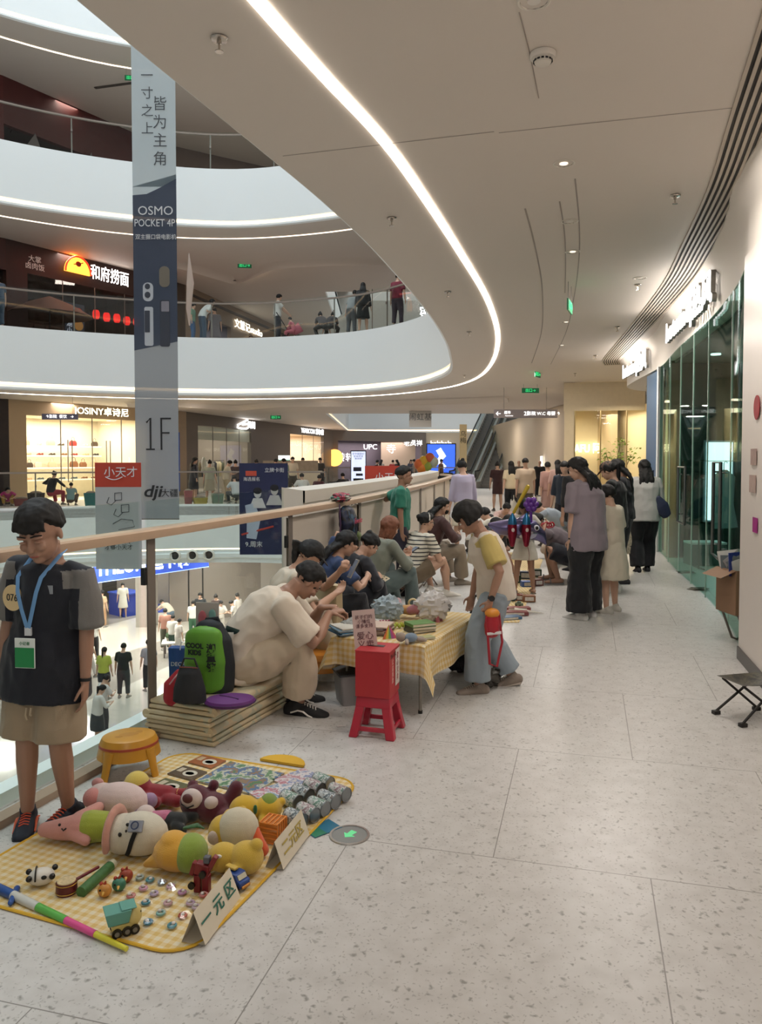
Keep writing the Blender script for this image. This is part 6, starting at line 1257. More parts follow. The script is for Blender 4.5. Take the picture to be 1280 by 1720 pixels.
plush('plush_toy', 'large white and yellow plush duck with orange feet behind the yellow bear', 397, 1430, -8, [
  ('body', B().ell((.01, 0, .095), (.085, .07, .085)), 'd8cdb4'), ('hood', B().ell((-.06, .01, .075), (.06, .06, .065)).tube([(-.03, .02, .13), (.02, .02, .16)], [.035, .02], 10, round_ends=True), 'd9b23f'), ('ear', B().ell((-.08, -.04, .07), (.028, .016, .03)), 'd2bdb0'), ('feet', B().tube([(.075, -.0, .10), (.10, -.02, .06), (.12, -.03, .03)], [.02, .024, .026], 10, round_ends=True), 'df5f33')])
plush('plush_toy', 'yellow plush bear lying on its side beside the folded second price card', 395, 1466, -4, [
  ('body', B().ell((.045, 0, .062), (.068, .062, .062)).ell((-.045, 0, .06), (.062, .055, .055)).ell((.085, -.005, .115), (.027, .025, .025)).tube([(.03, -.05, .045), (.0, -.075, .04)], [.024, .02], 10, round_ends=True).tube([(-.09, -.02, .03), (-.115, -.03, .02)], .018, 8, round_ends=True), 'd5b145'), ('eye', B().ell((-.05, -.045, .085), (.012, .006, .008)), mat('e6e4dc', .4)), ('nose', B().ell((-.09, -.03, .065), .007), BK)])
# maze cube
r = thing('maze_cube', 'translucent orange plastic maze cube among the yellow plush toys', 'toy', put(459, 1410), math.radians(-20))
b = B()
for a in (0, 1, 2):
    for s in (-1, 1):
        for k in range(5):
            c = [0, 0, .045]; d = [.086, .086, .086]; c[a] += s*.042; d[a] = .004; ax = (a+1) % 3; d[ax] = .005; c[ax] += -.04+.02*k; b.box(c, d)
obj('maze_ribs', b, mat('e08a3c', .3), r); obj('shell', B().box((0, 0, .045), (.08, .08, .08)), mat('d9843a', .2, alpha=.55), r)
# tent cards
def tent(a, c, w, h, s, col, label):
    d = (c-a); L = d.length; yaw = math.atan2(d.y, d.x); r = thing('price_card', label, 'card sign', (a+c)/2, yaw)
    th = .0015; pr = [(-w, 0), (0, h), (0, h-.003), (-w+.006, 0)]
    Mx = Matrix.Rotation(PI/2, 4, 'Z') @ Matrix.Rotation(PI/2, 4, 'X')
    b = B().add([(-L/2, 0, 0), (L/2, 0, 0), (L/2, w/2, h), (-L/2, w/2, h), (-L/2, w, 0), (L/2, w, 0), (L/2, 0.0015, .001), (-L/2, .0015, .001)], [(0, 1, 2, 3), (3, 2, 5, 4), (4, 5, 6, 7)])
    obj('card', b, mat('dcd1bb', .7), r, smooth=0); sl = math.atan2(h, w/2)
    text(s, h*.55, col, 'lettering', r, (0, w/4-.003, h/2+.001), (sl, 0, 0), depth=.001, bold=h*.008, wide=1.25)
tent(put(345, 1588), put(404, 1507), .085, .105, '一 元 区', mat('2f6b5a', .7, var=0), 'folded white price card with green characters at the front corner of the mat')
tent(put(476, 1461), put(520, 1402), .075, .105, '二元区', mat('b09a4a', .7, var=0), 'folded white price card with outlined yellow characters beside the maze cube')
# telescopic toy sword
a, e = put(-58, 1466, .022), put(213, 1594, .012); d = e-a; r = thing('toy_sword', 'telescopic plastic toy sword in blue, white, green, pink and yellow', 'toy', (0, 0, 0))
def seg(t0, t1, r0, r1, c, nm): obj(nm, B().tube([a+d*t0, a+d*t1], [r0, r1], 14), mat(c, .35), r)
seg(0, .33, .017, .017, '274f92', 'handle'); obj('guard', B().tube([a+d*.335-V(-.01, .045, 0), a+d*.335+V(-.01, .045, 0)], [.010, .012], 10, round_ends=True), mat('274f92', .35), r)
seg(.33, .49, .0165, .0155, 'c9c9c2', 'white_section'); seg(.48, .66, .0145, .0135, '5fae4c', 'green_section'); seg(.655, .83, .0125, .0115, 'd8508c', 'pink_section'); seg(.825, 1.0, .0105, .008, 'd9cf3c', 'yellow_section')
# panda, drum, tube, birds
r = thing('panda_toy', 'small white and black panda toy at the left of the mat', 'toy', put(70, 1486), .3); obj('body', B().ell((0, 0, .032), (.048, .034, .032)), mat('dcd6cb', .4), r)
b = B()
for q in ((-.045, .012, .05), (-.04, -.028, .042), (.04, -.028, .04), (.045, .02, .05)): b.ell(q, .011)
obj('ears_and_paws', b, BK, r); obj('band', B().tube([(-.018, .034*math.cos(q*PI/8), .032+.034*math.sin(q*PI/8)) for q in range(9)], [(.006, .003)]*9, 8, up=(1, 0, 0)), BK, r); obj('eye_patch', B().ell((.012, -.032, .042), (.010, .005, .008)), BK, r)
r = thing('hand_drum', 'small dark red hand drum with a painted top and stick', 'toy', put(112, 1499), 0); obj('drum_body', B().lathe([(0, 0), (.036, 0), (.038, .02), (.036, .043), (0, .043)], n=24), mat('5e1c22', .4), r)
obj('drum_skin', B().lathe([(0, .043), (.033, .043), (.033, .047), (0, .047)], n=24), mat('c9b48a', .6, var=.5, scale=80), r); obj('stick', B().tube([(.02, .03, .03), (.075, .11, .035)], .006, 8, round_ends=True), mat('6e1c20', .4), r)
obj('studs', B().lathe([(.0385, .006), (.040, .008), (.0385, .010)], n=24, cap=False).lathe([(.0375, .036), (.039, .038), (.0375, .040)], n=24, cap=False), mat('c9a04a', .3, .8), r)
a, e = put(136, 1499, .022), put(185, 1455, .022); r = thing('paper_tube', 'green patterned cylinder tube with a white end beside the drum', 'toy', (0, 0, 0)); obj('tube', B().tube([a, e], .020, 18), mat('3f6b38', .5, var=.5, scale=60), r); obj('end_cap', B().tube([e, e+(e-a)*.12], .018, 18), mat('c6c2a8', .5), r)
for px, py, c, lab in [(176, 1506, 'c08338', 'small orange bird figurine nearest of the three'), (200, 1496, '3f7a62', 'small green bird figurine, the middle one of the three'), (212, 1481, '9a3f28', 'small rusty red bird figurine, rearmost of the three')]:
    r = thing('bird_figurine', lab, 'figurine', put(px, py), random.uniform(-.5, .5)); obj('body', B().ell((0, 0, .024), (.026, .022, .024)), mat(c, .4, var=.2, scale=40), r); obj('crest', B().tube([(0, 0, .044), (.004, 0, .056)], [.007, .003], 8, round_ends=True).ell((-.013, 0, .047), .007), mat('a53a26', .4), r); obj('beak', B().tube([(.005, -.02, .026), (.008, -.032, .022)], [.006, .002], 8), mat('d0a040', .4), r); obj('eye', B().ell((-.008, -.0195, .033), .004), BK, r)
# wrapped rings
WRAP = glass((.97, .97, .97), .35, rough=.12)
cl = [(252, 1481), (241, 1495), (220, 1508), (259, 1504), (245, 1519), (282, 1520), (287, 1492), (306, 1502), (320, 1520), (342, 1506), (270, 1537), (249, 1552), (289, 1558), (307, 1541), (272, 1485), (330, 1527), (235, 1477)]
cc = ['4f8f9a', 'c98aa0', 'c0605a', 'b9a0c0', '3f7f90', 'c99aa0', 'c9a0b0', 'c08ab0', 'c9a9c0', 'c05a50', '7fb0a8', '3f7fa0', '3f8fa0', 'c0604a', 'a0a8b0', 'c9b0c0', 'a8b8b0']
def trinket(p, c, yaw):
    r = thing('wrapped_trinket', 'tiny cartoon rubber ring in a clear wrapper on the gingham mat', 'trinket', p, yaw, 'wrapped rings in front of the plush toys')
    obj('ring', B().tube([(.012*math.cos(q*PI/6), .012*math.sin(q*PI/6), .008) for q in range(12)], .005, 8, closed=True), mat(c, .4), r); obj('figure', B().ell((.003, .004, .015), (.007, .007, .005)), mat('dcd2cc', .4, var=.3, scale=150), r)
    b = B(); k = 9; rn = random.Random(int(p.x*9999)); ed = [V(rn.uniform(.7, 1.1)*.030*math.cos(2*PI*j/k), rn.uniform(.7, 1.1)*.026*math.sin(2*PI*j/k), rn.uniform(.001, .014)) for j in range(k)]
    b.add([V(0, 0, .022)]+ed, [(0, j+1, (j+1) % k+1) for j in range(k)]); obj('wrapper', b, WRAP, r, smooth=0)
for (px, py), c in zip(cl, cc): trinket(put(px, py), c, random.uniform(0, 6))
# dump truck, car, robot
def wheels(r, pts, rad, w, m=BK):
    for p in pts: o = obj('wheel', B().tube([V(*p)-V(0, w/2, 0), V(*p)+V(0, w/2, 0)], rad, 16), m, r); obj('hub', B().tube([V(*p)-V(0, w/2+.002, 0), V(*p)+V(0, w/2+.002, 0)], rad*.5, 12), mat('77736c', .4), o)
r = thing('toy_truck', 'toy dump truck with teal tipper and cream smiling cab', 'toy', put(209, 1566), math.radians(28)); obj('chassis', B().box((0, 0, .03), (.085, .045, .022)), mat('c9b468', .4), r, bevel=.004); obj('cab', B().ell((.03, 0, .055), (.028, .03, .036)), mat('cdb974', .4), r)
obj('tipper', B().rings([[V(x*.035-.02, y*.027, .045) for x, y in ((-1, -1), (.9, -1), (.9, 1), (-1, 1))], [V(x*.045-.02, y*.034, .09) for x, y in ((-1, -1), (.9, -1), (.9, 1), (-1, 1))]]).box((.012, 0, .092), (.05, .06, .004)), mat('5f9a8c', .4), r, bevel=.003); wheels(r, [(-.028, -.024, .016), (.005, -.024, .016), (.03, -.024, .016), (-.028, .024, .016), (.005, .024, .016), (.03, .024, .016)], .016, .010); obj('eye', B().ell((.05, -.014, .066), .004).ell((.05, .012, .066), .004), BK, r)
r = thing('toy_car', 'small blue toy car with orange bumper behind the first price card', 'toy', put(396, 1488), math.radians(-35)); obj('body', B().rings([[V(x*w, y*.026, z) for x, y in ((-1, -1), (1, -1), (1, 1), (-1, 1))] for w, z in ((.05, .012), (.05, .034), (.036, .038), (.024, .058))]), mat('28488c', .3), r, bevel=.004); obj('windscreen', B().box((.033, 0, .047), (.004, .04, .018), Euler((0, -.6, 0)).to_matrix()), mat('c5c0a8', .3), r); obj('bumper', B().box((.053, 0, .017), (.008, .04, .010)), mat('c8893c', .4), r, bevel=.002); obj('roof_rack', B().box((-.02, 0, .066), (.05, .022, .010)), mat('c9a84a', .4), r, bevel=.003); wheels(r, [(-.03, -.026, .013), (.03, -.026, .013), (-.03, .026, .013), (.03, .026, .013)], .013, .009)
r = thing('toy_robot', 'dark red transforming robot toy standing on the mat before the yellow bear', 'toy', put(341, 1497), math.radians(-10)); RD = mat('7a1c22', .35)
obj('leg', B().box((-.018, 0, .032), (.026, .03, .064)), RD, r, bevel=.003); obj('leg', B().box((.014, 0, .032), (.026, .03, .064)), RD, r, bevel=.003); obj('torso', B().box((.0, 0, .085), (.055, .032, .045), Euler((0, .2, 0)).to_matrix()), RD, r, bevel=.004); obj('arm', B().box((.038, 0, .11), (.018, .024, .06), Euler((0, .5, 0)).to_matrix()), RD, r, bevel=.003); obj('arm', B().box((-.035, 0, .085), (.018, .024, .05), Euler((0, .3, 0)).to_matrix()), RD, r, bevel=.003); obj('head', B().box((.018, 0, .122), (.024, .024, .024)), mat('55555c', .4), r, bevel=.003)
for q in ((-.035, -.018, .03), (.008, -.018, .075)): obj('wheel', B().tube([V(*q), V(*q)+V(0, -.010, 0)], .013, 14), BK, r)
# books
def book(c, w, h, t, yaw, cov, lab, art=None, cat='book', z=Z0, name='picture_book', group=None):
    r = thing(name, lab, cat, V(c.x, c.y, z), yaw, group); obj('pages', B().box((0, 0, t/2), (w-.004, h-.004, t*.8)), mat('d6cdb9', .8), r); o = obj('cover', B().box((0, 0, t-.001), (w, h, .002)).box((0, 0, .001), (w, h, .002)).box((-w/2, 0, t/2), (.002, h, t)), cov, r)
    for k, (x, y, ww, hh_, cc_) in enumerate(art or []): obj('cover_art', B().prism([(x*w+ww*w/2*math.cos(q*PI/8), y*h+hh_*h/2*math.sin(q*PI/8)) for q in range(16)] if k % 2 == 0 else [(x*w-ww*w/2, y*h-hh_*h/2), (x*w+ww*w/2, y*h-hh_*h/2), (x*w+ww*w/2, y*h+hh_*h/2), (x*w-ww*w/2, y*h+hh_*h/2)], t, t+.0008), cc_, r)
    return r
PRT = lambda c1, c2, s=30, k=None: custom('prt%s%s%s' % (c1, c2, s), lambda nt, b: (lambda tc, v, r: (nt.links.new(tc.outputs['Object'], v.inputs['Vector']), nt.links.new(v.outputs['Distance'], r.inputs[0]), nt.links.new(r.outputs[0], b.inputs['Base Color'])))(N(nt, 'TexCoord'), N(nt, 'TexNoise', i_Scale=s, i_Detail=4.) if False else N(nt, 'TexVoronoi', i_Scale=s), ramp(nt, [(0, c1), (.45, c1), (.55, c2), (1, c2)])))
def PMX(key, cols, s): return custom('pmx'+key, lambda nt, b: (lambda tc, v, r: (nt.links.new(tc.outputs['Object'], v.inputs['Vector']), nt.links.new(v.outputs['Fac'], r.inputs[0]), nt.links.new(r.outputs[0], b.inputs['Base Color'])))(N(nt, 'TexCoord'), N(nt, 'TexNoise', i_Scale=s, i_Detail=3., i_Roughness=.6), ramp(nt, [(.3+.4*i/len(cols), c) for i, c in enumerate(cols)], 'CONSTANT')))
yb = myaw+.0
for (px, py, c1, c2, lab) in [(348, 1281, '9a5a30', 'b8a080', 'orange brown comic book, rearmost of three in a row'), (315, 1300, '5a4a38', 'c0b49c', 'dark brown comic book with white panel, middle of three'), (284, 1322, '5b5a3c', 'bdb39a', 'olive comic book, nearest of three in a row')]:
    book(put(px, py), .16, .115, .008, yb-.15, mat(c1, .5, var=.2, scale=20), lab, [(.12, -.02, .5, .6, mat('c9c2b0', .6)), (-.32, .1, .2, .4, mat(c2, .6)), (.12, -.04, .32, .3, PMX('c', ['2c2620', '7a6a50', '3a3228'], 60))])
book(put(405, 1308), .34, .27, .010, yb-.1, PMX('a', ['4a7050', '6a8a66', 'b9b8a6', '56708f', '8a7058', '557a56'], 13), 'large open green picture book with printed plants and animals')
book(put(500, 1310), .15, .20, .010, yb-.4, PMX('b', ['c9bcc2', 'b88a90', 'd0caca', '8a92b0', 'c8c2bc'], 16), 'white and pink comic book nearest the yellow flap')
book(put(462, 1334), .15, .20, .012, yb-.5, PMX('d', ['b4bcc8', 'b87a84', 'd0caca', '8098b0', 'c0babe'], 16), 'blue and pink comic book against the tin cans')
# tin cans
u = Vector((math.cos(myaw-.35), math.sin(myaw-.35), 0))
for i, (px, py) in enumerate([(543, 1312), (528, 1322), (508, 1332), (489, 1343), (570, 1330), (552, 1342), (535, 1354), (517, 1364), (496, 1374)]):
    c = put(px, py, Z0+.033); r = thing('tin_can', ['tin can in the rear row, first from the back', 'tin can in the rear row, second from the back', 'tin can in the rear row, third from the back', 'tin can in the rear row, nearest one beside the chick', 'tin can of the front row, rearmost at the mat edge', 'tin can of the front row, second from the mat edge', 'tin can of the front row, third from the mat edge', 'tin can of the front row, fourth from the mat edge', 'tin can of the front row, nearest one with brown label'][i], 'can', c, math.atan2(u.y, u.x)-PI/2, 'printed tin cans on the mat')
    R = Matrix.Rotation(-PI/2, 3, 'X'); L = .10
    obj('tin', B().lathe([(0, -L/2+.003), (.030, -L/2+.003), (.031, -L/2), (.033, -L/2), (.033, L/2), (.031, L/2), (.030, L/2-.003), (0, L/2-.003)], (0, 0, 0), R, 28), mat('8d8f90', .3, .8), r)
    obj('label', B().lathe([(.0333, -L/2+.006), (.0336, -L/2+.006), (.0336, L/2-.006), (.0333, L/2-.006)], (0, 0, 0), R, 28, cap=False), PMX('can%d' % (i % 3), [['bcc2be', '6a8a7a', 'c6cac6', '7a867e'], ['c2bebc', '947a7e', 'c8c6c2', '74887e'], ['b6bcbe', '636b70', 'c2c6c6', '7e746e']][i % 3], 38), r)
r = thing('leaflet', 'glossy blue leaflet lying at the mat edge by the floor light', 'leaflet', put(541, 1392, .001), yb-.5); obj('sheet', B().box((0, 0, .002), (.10, .145, .0015)), mat('2a6f8c', .3), r); obj('green_half', B().box((0, -.04, .003), (.098, .06, .001)), mat('2c7a5c', .3), r)
r = thing('floor_light', 'round steel recessed exit floor light with a green arrow', 'floor light', put(587, 1403, 0), 0); obj('rim', B().lathe([(.074, .0005), (.088, .0005), (.086, .005), (.076, .005)], n=40, cap=False), mat('bdbab5', .25, .9), r); obj('plate', B().lathe([(0, 0), (.078, 0), (.078, .003), (0, .003)], n=40), mat('8f918f', .45, .3), r)
obj('arrow', B().prism([(-.03, .0), (.0, .03), (.0, .013), (.035, .018), (.035, -.012), (.0, -.012), (.0, -.03)], .003, .0045, Matrix.Rotation(.9, 4, 'Z')), mat('63c98a', .4, emit=.5, var=0), r)
# ---------------------------------------------------------------- stools
YP = mat('c78f2c', .35); 
def ystool(p, yaw, s, lab, m=YP, band='a8452a', oval=1.15):
    r = thing('plastic_stool', lab, 'stool', p, yaw); R = .5
    obj('seat', B().lathe([(0, .205*s), (.10*s, .207*s), (.118*s, .20*s), (.125*s, .185*s), (.130*s, .17*s), (.0, .17*s)], n=36).xf(Matrix.Diagonal((oval, 1, 1, 1))), m, r)
    obj('band', B().lathe([(.1265*s, .172*s), (.131*s, .17*s), (.133*s, .158*s), (.1285*s, .158*s)], n=36, cap=False).xf(Matrix.Diagonal((oval, 1, 1, 1))), mat(band, .4), r)
    obj('skirt', B().lathe([(.123*s, .165*s), (.130*s, .165*s), (.142*s, .10*s), (.136*s, .10*s)], n=36, cap=False).xf(Matrix.Diagonal((oval, 1, 1, 1))), m, r)
    for k in range(4):
        a = PI/4+k*PI/2; cx, cy = math.cos(a)*oval, math.sin(a)
        obj('leg', B().tube([(cx*.128*s, cy*.128*s, .15*s), (cx*.142*s, cy*.142*s, .07*s), (cx*.158*s, cy*.158*s, .004)], [(.036*s, .012*s), (.026*s, .012*s), (.022*s, .014*s)], 10, up=(cx, cy, 0)), m, r)
    return r
ys = ystool(G(215, 1300)+V(0, .02, 0), .35, .96, 'small yellow plastic stool with red band standing behind the mat by the glass')
obj('embossing', B().ell((0, 0, .198), (.05, .03, .002)).ell((.05, .02, .198), (.02, .02, .002)).ell((-.05, -.02, .198), (.02, .015, .002)), mat('b57f24', .4), ys)
ystool(V(-.42, 5.42, 0), .2, 1.2, 'orange plastic stool half hidden behind the man and the yellow cloth', mat('c07a2c', .35), 'b06a20')
RP = mat('b3283c', .3)
sp = V(-.02, 4.47, 0); sy_ = -.28
r = thing('plastic_stool', 'red square plastic stool carrying the red box', 'stool', sp, sy_); obj('seat', B().rings([[V(x*w, y*w, z) for x, y in ((-1, -1), (1, -1), (1, 1), (-1, 1))] for w, z in ((.105, .17), (.10, .225), (.094, .232))]), RP, r, bevel=.008)
for sx in (-1, 1):
    for sy2 in (-1, 1): obj('leg', B().rings([[V(sx*(o_+x*.026), sy2*(o_+y*.026), z) for x, y in ((-1, -1), (1, -1), (1, 1), (-1, 1))] for o_, z in ((.078, .175), (.095, .08), (.112, .0))]), RP, r, bevel=.006)
for k in range(4): R = Matrix.Rotation(k*PI/2, 3, 'Z'); obj('crossbar', B().box(R @ V(0, -.112, .048), (.19, .014, .026) if k % 2 == 0 else (.014, .19, .026)), RP, r, bevel=.004)
r = thing('donation_box', 'red cardboard collection box with a slot standing on the red stool', 'box', sp+V(0, 0, .233), sy_); RB = mat('b2262e', .45, var=.04)
b = B(); b.box((0, 0, .1325), (.205, .22, .265)); obj('body', b, RB, r, bevel=.002); obj('lid', B().box((0, 0, .267), (.21, .225, .006)), mat('b8343a', .45), r, bevel=.002); obj('slot', B().box((-.01, .02, .271), (.095, .04, .002)), BK, r)
obj('side_paper', B().box((.1055, .055, .15), (.002, .09, .21)), mat('cfc3bb', .7), r)
for k in range(4): text('爱心公益', .028, mat('5a2c2c', .6, var=0), 'lettering', r, (.107, -.04+.0, .235-.055*k), (PI/2, 0, PI/2), depth=.001) if k == 0 else None
text('爱\n心\n义\n卖', .042, mat('8f3a3a', .6, var=0), 'lettering', r, (.107, .055, .15), (PI/2, 0, PI/2), depth=.001); text('公\n益\n捐\n款', .036, mat('e0b0a8', .6, var=0), 'lettering', r, (.1035, -.04, .14), (PI/2, 0, PI/2), depth=.001)
r = thing('handwritten_sign', 'pink white card with handwriting leaning on the red box', 'sign', sp+V(-.105, .02, .47), sy_+.25); Rt = Euler((-.18, -.1, 0)).to_matrix(); obj('card', B().box(Rt @ V(.04, 0, .12), (.135, .004, .24), Rt), mat('cbb0aa', .7), r, loc=(0, 0, .0))
o = text('爱心\n义卖', .05, mat('6a3c44', .6, var=0), 'lettering', r, Rt @ V(.04, -.004, .06), (PI/2-.18, -.1, 0), depth=.001); o = text('孩子们的\n小摊位\n请多支持', .026, mat('6a3c44', .6, var=0), 'lettering', r, Rt @ V(.04, -.004, .17), (PI/2-.18, -.1, 0), depth=.001)
o = obj('paper_slip', B().box((0, 0, .002), (.06, .02, .001)), mat('cfc8c4', .6), loc=G(574, 1220), rot=(0, 0, .3)); tag(o, 'small white and red paper slip on the floor near the black sneaker', 'paper')
# ---------------------------------------------------------------- table with cloth
ud, vd = V(-.91, .42, 0).normalized(), V(.42, .91, 0).normalized(); Np = V(.26, 4.70, 0); TW, TL2 = .62, 1.06; TH_ = .455
tc_ = Np+ud*TW/2+vd*TL2/2; tyaw = math.atan2(-ud.y, -ud.x)
tb = thing('folding_table', 'low folding table under a yellow gingham cloth', 'table', tc_, tyaw)
obj('tabletop', B().box((0, 0, TH_-.014), (TW, TL2, .022)), mat('d4cfc6', .5), tb, bevel=.004)
for sx in (-1, 1):
    for s2 in (-1, 1): o = obj('leg', B().tube([(sx*(TW/2-.05), s2*(TL2/2-.08), TH_-.02), (sx*(TW/2-.05), s2*(TL2/2-.08), .015)], .011, 8), mat('8f8a80', .35, .7), tb); obj('foot', B().tube([(sx*(TW/2-.05), s2*(TL2/2-.08), .02), (sx*(TW/2-.05), s2*(TL2/2-.08), 0)], .015, 10), BK, o)
b = B(); nu, nv = 44, 56; hw_, hl_ = TW/2+.235, TL2/2+.19
for j in range(nv+1):
    for i in range(nu+1):
        x = -hw_+2*hw_*i/nu; y = -hl_+2*hl_*j/nv
        # round the sheet corners
        ex = max(0, abs(x)-TW/2); ey = max(0, abs(y)-TL2/2); sx = 1 if x > 0 else -1; s2 = 1 if y > 0 else -1
        e = math.hypot(ex, ey); drop = min(e*.97, .44)
        if ex > 0 and ey > 0:
            m_ = (sx*.7, s2*.7); px_ = sx*(TW/2+.012+.10*e+.03*math.sin(7*math.atan2(ey, ex))*0+ex*.25); py_ = s2*(TL2/2+.012+.10*e+ey*.25)
        else:
            wv = .012*math.sin(x*17+y*13)*min(1, e*8); px_ = x if ex == 0 else sx*(TW/2+.012+.06*e+wv); py_ = y if ey == 0 else s2*(TL2/2+.012+.06*e+wv)
        b.v.append((px_, py_, TH_+.004-drop))
for j in range(nv):
    for i in range(nu):
        a = j*(nu+1)+i; b.f.append((a, a+1, a+nu+2, a+nu+1)); b.m.append(0)
tcl = obj('tablecloth', b, GINGC, None, loc=tc_, rot=(0, 0, tyaw), smooth=60); tag(tcl, 'yellow gingham cloth draped over the low table with a corner hanging down', 'tablecloth')
uvl = tcl.data.uv_layers.new(name='UVMap'); fuv = [(-hw_+2*hw_*(i % (nu+1))/nu, -hl_+2*hl_*(i//(nu+1))/nv) for i in range((nu+1)*(nv+1))]
for l in tcl.data.loops: uvl.data[l.index].uv = fuv[l.vertex_index]
TZ = TH_+.007
def tp(px, py, z=TZ): return G(px, py, z)
def stack(px, py, n, w, h, cols, lab, grp, yaw0=.5, t=.008):
    for k in range(n):
        book(tp(px, py)+V(random.uniform(-.01, .01), random.uniform(-.01, .01), 0), w, h, t, yaw0+random.uniform(-.12, .12), mat(cols[k % len(cols)], .4, var=.15, scale=20), '%s, %s' % (lab, ['bottom one', 'second from below', 'third from below', 'fourth from below', 'fifth from below', 'sixth from below'][k]), z=TZ+k*(t+.001), name='book', group=grp)
stack(580, 1062, 5, .15, .2, ['3f6f9a', '4a8ab0', '2f5f86', '7aa0b8', 'c9c4b8'], 'blue book stack left of the handwritten card', 'books in the left stack', .45)
stack(636, 1062, 6, .15, .2, ['4a3038', '7a5a6a', 'c9b8b0', '8a4a5a', '5a4a50', 'd0b8a8'], 'pink and brown book stack behind the red box', 'books in the middle stack', -.3)
stack(706, 1060, 3, .17, .13, ['4a4a42', '35402f', '5f8a4a'], 'dark boxed set with a green cover on the table', 'books at the table edge', .45, .02)
book(tp(717, 1072), .09, .07, .012, .5, mat('a8a878', .5), 'small cream booklet at the right table edge', z=TZ, name='booklet')
r = thing('paper_fan', 'multicoloured folded paper fan standing behind the red box', 'toy', tp(655, 1073), .3)
for k, c in enumerate(['c9683a', 'c9b03a', '5f9a5a', '9a4a8a', 'c0506a']): obj('panel', B().prism([(-.05+.02*k, 0), (-.05+.02*(k+1), 0), (0, .09)], -.001, .001, Matrix.Rotation(PI/2-.3, 4, 'X')), mat(c, .5), r)
plush('plush_doll', 'small beige plush animal in grey blue shirt at the table edge', 690, 1079, 20, [('body', B().ell((0, 0, .03), (.045, .035, .03)), '7d90a4'), ('head', B().ell((-.06, .015, .035), (.032, .03, .03)).ell((-.075, .03, .05), .014), 'a8988a'), ('limbs', B().tube([(-.035, -.02, .02), (-.05, -.06, .012)], .013, 8, round_ends=True).tube([(.04, -.01, .02), (.08, -.035, .015)], .014, 8, round_ends=True).tube([(.04, .02, .02), (.085, .01, .015)], .014, 8, round_ends=True), 'a8988a')], .005, TZ)
plush('plush_doll', 'soft doll in a blue dotted round hat lying across the table', 678, 1037, 15, [('hat', B().ell((-.10, .02, .085), (.075, .075, .075)), '2a6a94'), ('face', B().ell((-.05, -.0, .075), (.04, .05, .05)), 'c98a72'), ('body', B().tube([(-.02, 0, .06), (.05, -.02, .055), (.10, -.04, .045)], [.03, .04, .02], 12, round_ends=True), 'cfa066'), ('limbs', B().tube([(.08, -.02, .05), (.13, .0, .055)], .02, 8, round_ends=True).tube([(.0, .04, .05), (.02, .09, .04)], .018, 8, round_ends=True), '7a4a34'), ('badge', B().lathe([(0, 0), (.035, 0), (.035, .006), (0, .006)], (-.06, -.045, .125), Euler((.9, .2, 0)).to_matrix(), 20), 'd0a9ac'), ('eye', B().ell((-.03, -.045, .09), .007).ell((-.015, -.03, .055), .006), BK)], .006, TZ)
plush('plush_doll', 'lanky pink soft toy with long legs dangling over the table edge', 706, 1042, -5, [('head', B().tube([(-.07, .01, .07), (-.03, 0, .085)], [.03, .036], 12, round_ends=True), 'b5747c'), ('body', B().tube([(-.02, 0, .06), (.06, .0, .06), (.10, .01, .055)], [.02, .024, .02], 10, round_ends=True), 'b9767e'), ('legs', B().tube([(.09, .02, .06), (.135, .01, .03), (.16, -.0, -.06), (.17, -.01, -.17)], [.017, .017, .016, .028], 10, round_ends=True).tube([(.08, .0, .06), (.12, -.03, .03), (.135, -.04, -.09), (.13, -.05, -.20)], [.017, .017, .016, .028], 10, round_ends=True), 'b0666e')], .006, TZ)
def crumple(name, lab, cat, c, s, m, seed, n=2.2, parent=None, z=0):
    rn = seed*3.1
    def f(q): return .78+.35*abs(noise.noise((q.x*n+rn, q.y*n, q.z*n)))+.25*noise.noise((q.x*n*2.5, q.y*n*2.5+rn, q.z*n*2.5))
    o = obj(name, B().ell((0, 0, s[2]*.85), s, None, 30, 20, f), m, parent, loc=c, smooth=35); 
    if not parent: tag(o, lab, cat)
    return o
crumple('plastic_bag', 'white crumpled plastic bag on the far right of the table', 'bag', tp(726, 1042), (.14, .09, .12), mat('d6d2d0', .35, var=.03), 1)
crumple('plastic_bag', 'pale blue translucent plastic bag behind the dotted hat doll', 'bag', tp(650, 1042), (.12, .08, .10), mat('a8b8c0', .3, alpha=.8), 2)
crumple('snack_packet', 'silver and white wrapped packets at the middle of the table', 'packet', tp(625, 1052), (.10, .07, .03), mat('b8b8b4', .3, .3), 3)
crumple('plastic_wrap', 'clear crumpled wrapping on the left of the table', 'packet', tp(592, 1056), (.09, .07, .04), mat('a9aaa6', .25, alpha=.7), 4)
r = thing('candy_bag', 'striped pink and white twisted sweets bundle on the table', 'sweets', tp(645, 1056), .2)
for k in range(7): obj('sweet', B().tube([(-.03+.01*k, 0, .0), (-.034+.01*k, .005, .03), (-.026+.01*k, 0, .055)], .0055, 8, round_ends=True), mat(['a8466a', 'd6c8c4'][k % 2], .4), r)
r = thing('caterpillar_toy', 'small lime green segmented toy next to the sweets', 'toy', tp(670, 1055), .3)
for k in range(5): obj('segment', B().ell((-.03+.016*k, .008*math.sin(k*2), .015+.012*(k % 2)), .014), mat(['9aa83a', 'b8b848'][k % 2], .5), r)
o = obj('tape_roll', B().tube([(.03*math.cos(q*PI/10), 0, .03*math.sin(q*PI/10)) for q in range(20)], (.008, .014), 8, closed=True, up=(0, 1, 0)), mat('c9b88a', .5), loc=tp(694, 1034)+V(0, .06, .08)); tag(o, 'roll of cream tape standing behind the dotted hat doll', 'tape')
o = obj('toy_camera', B().box((0, 0, .015), (.06, .04, .03)).ell((0, -.02, .017), .012), BK, loc=tp(626, 1052), bevel=0); tag(o, 'small black gadget between the card and the sweets', 'toy')
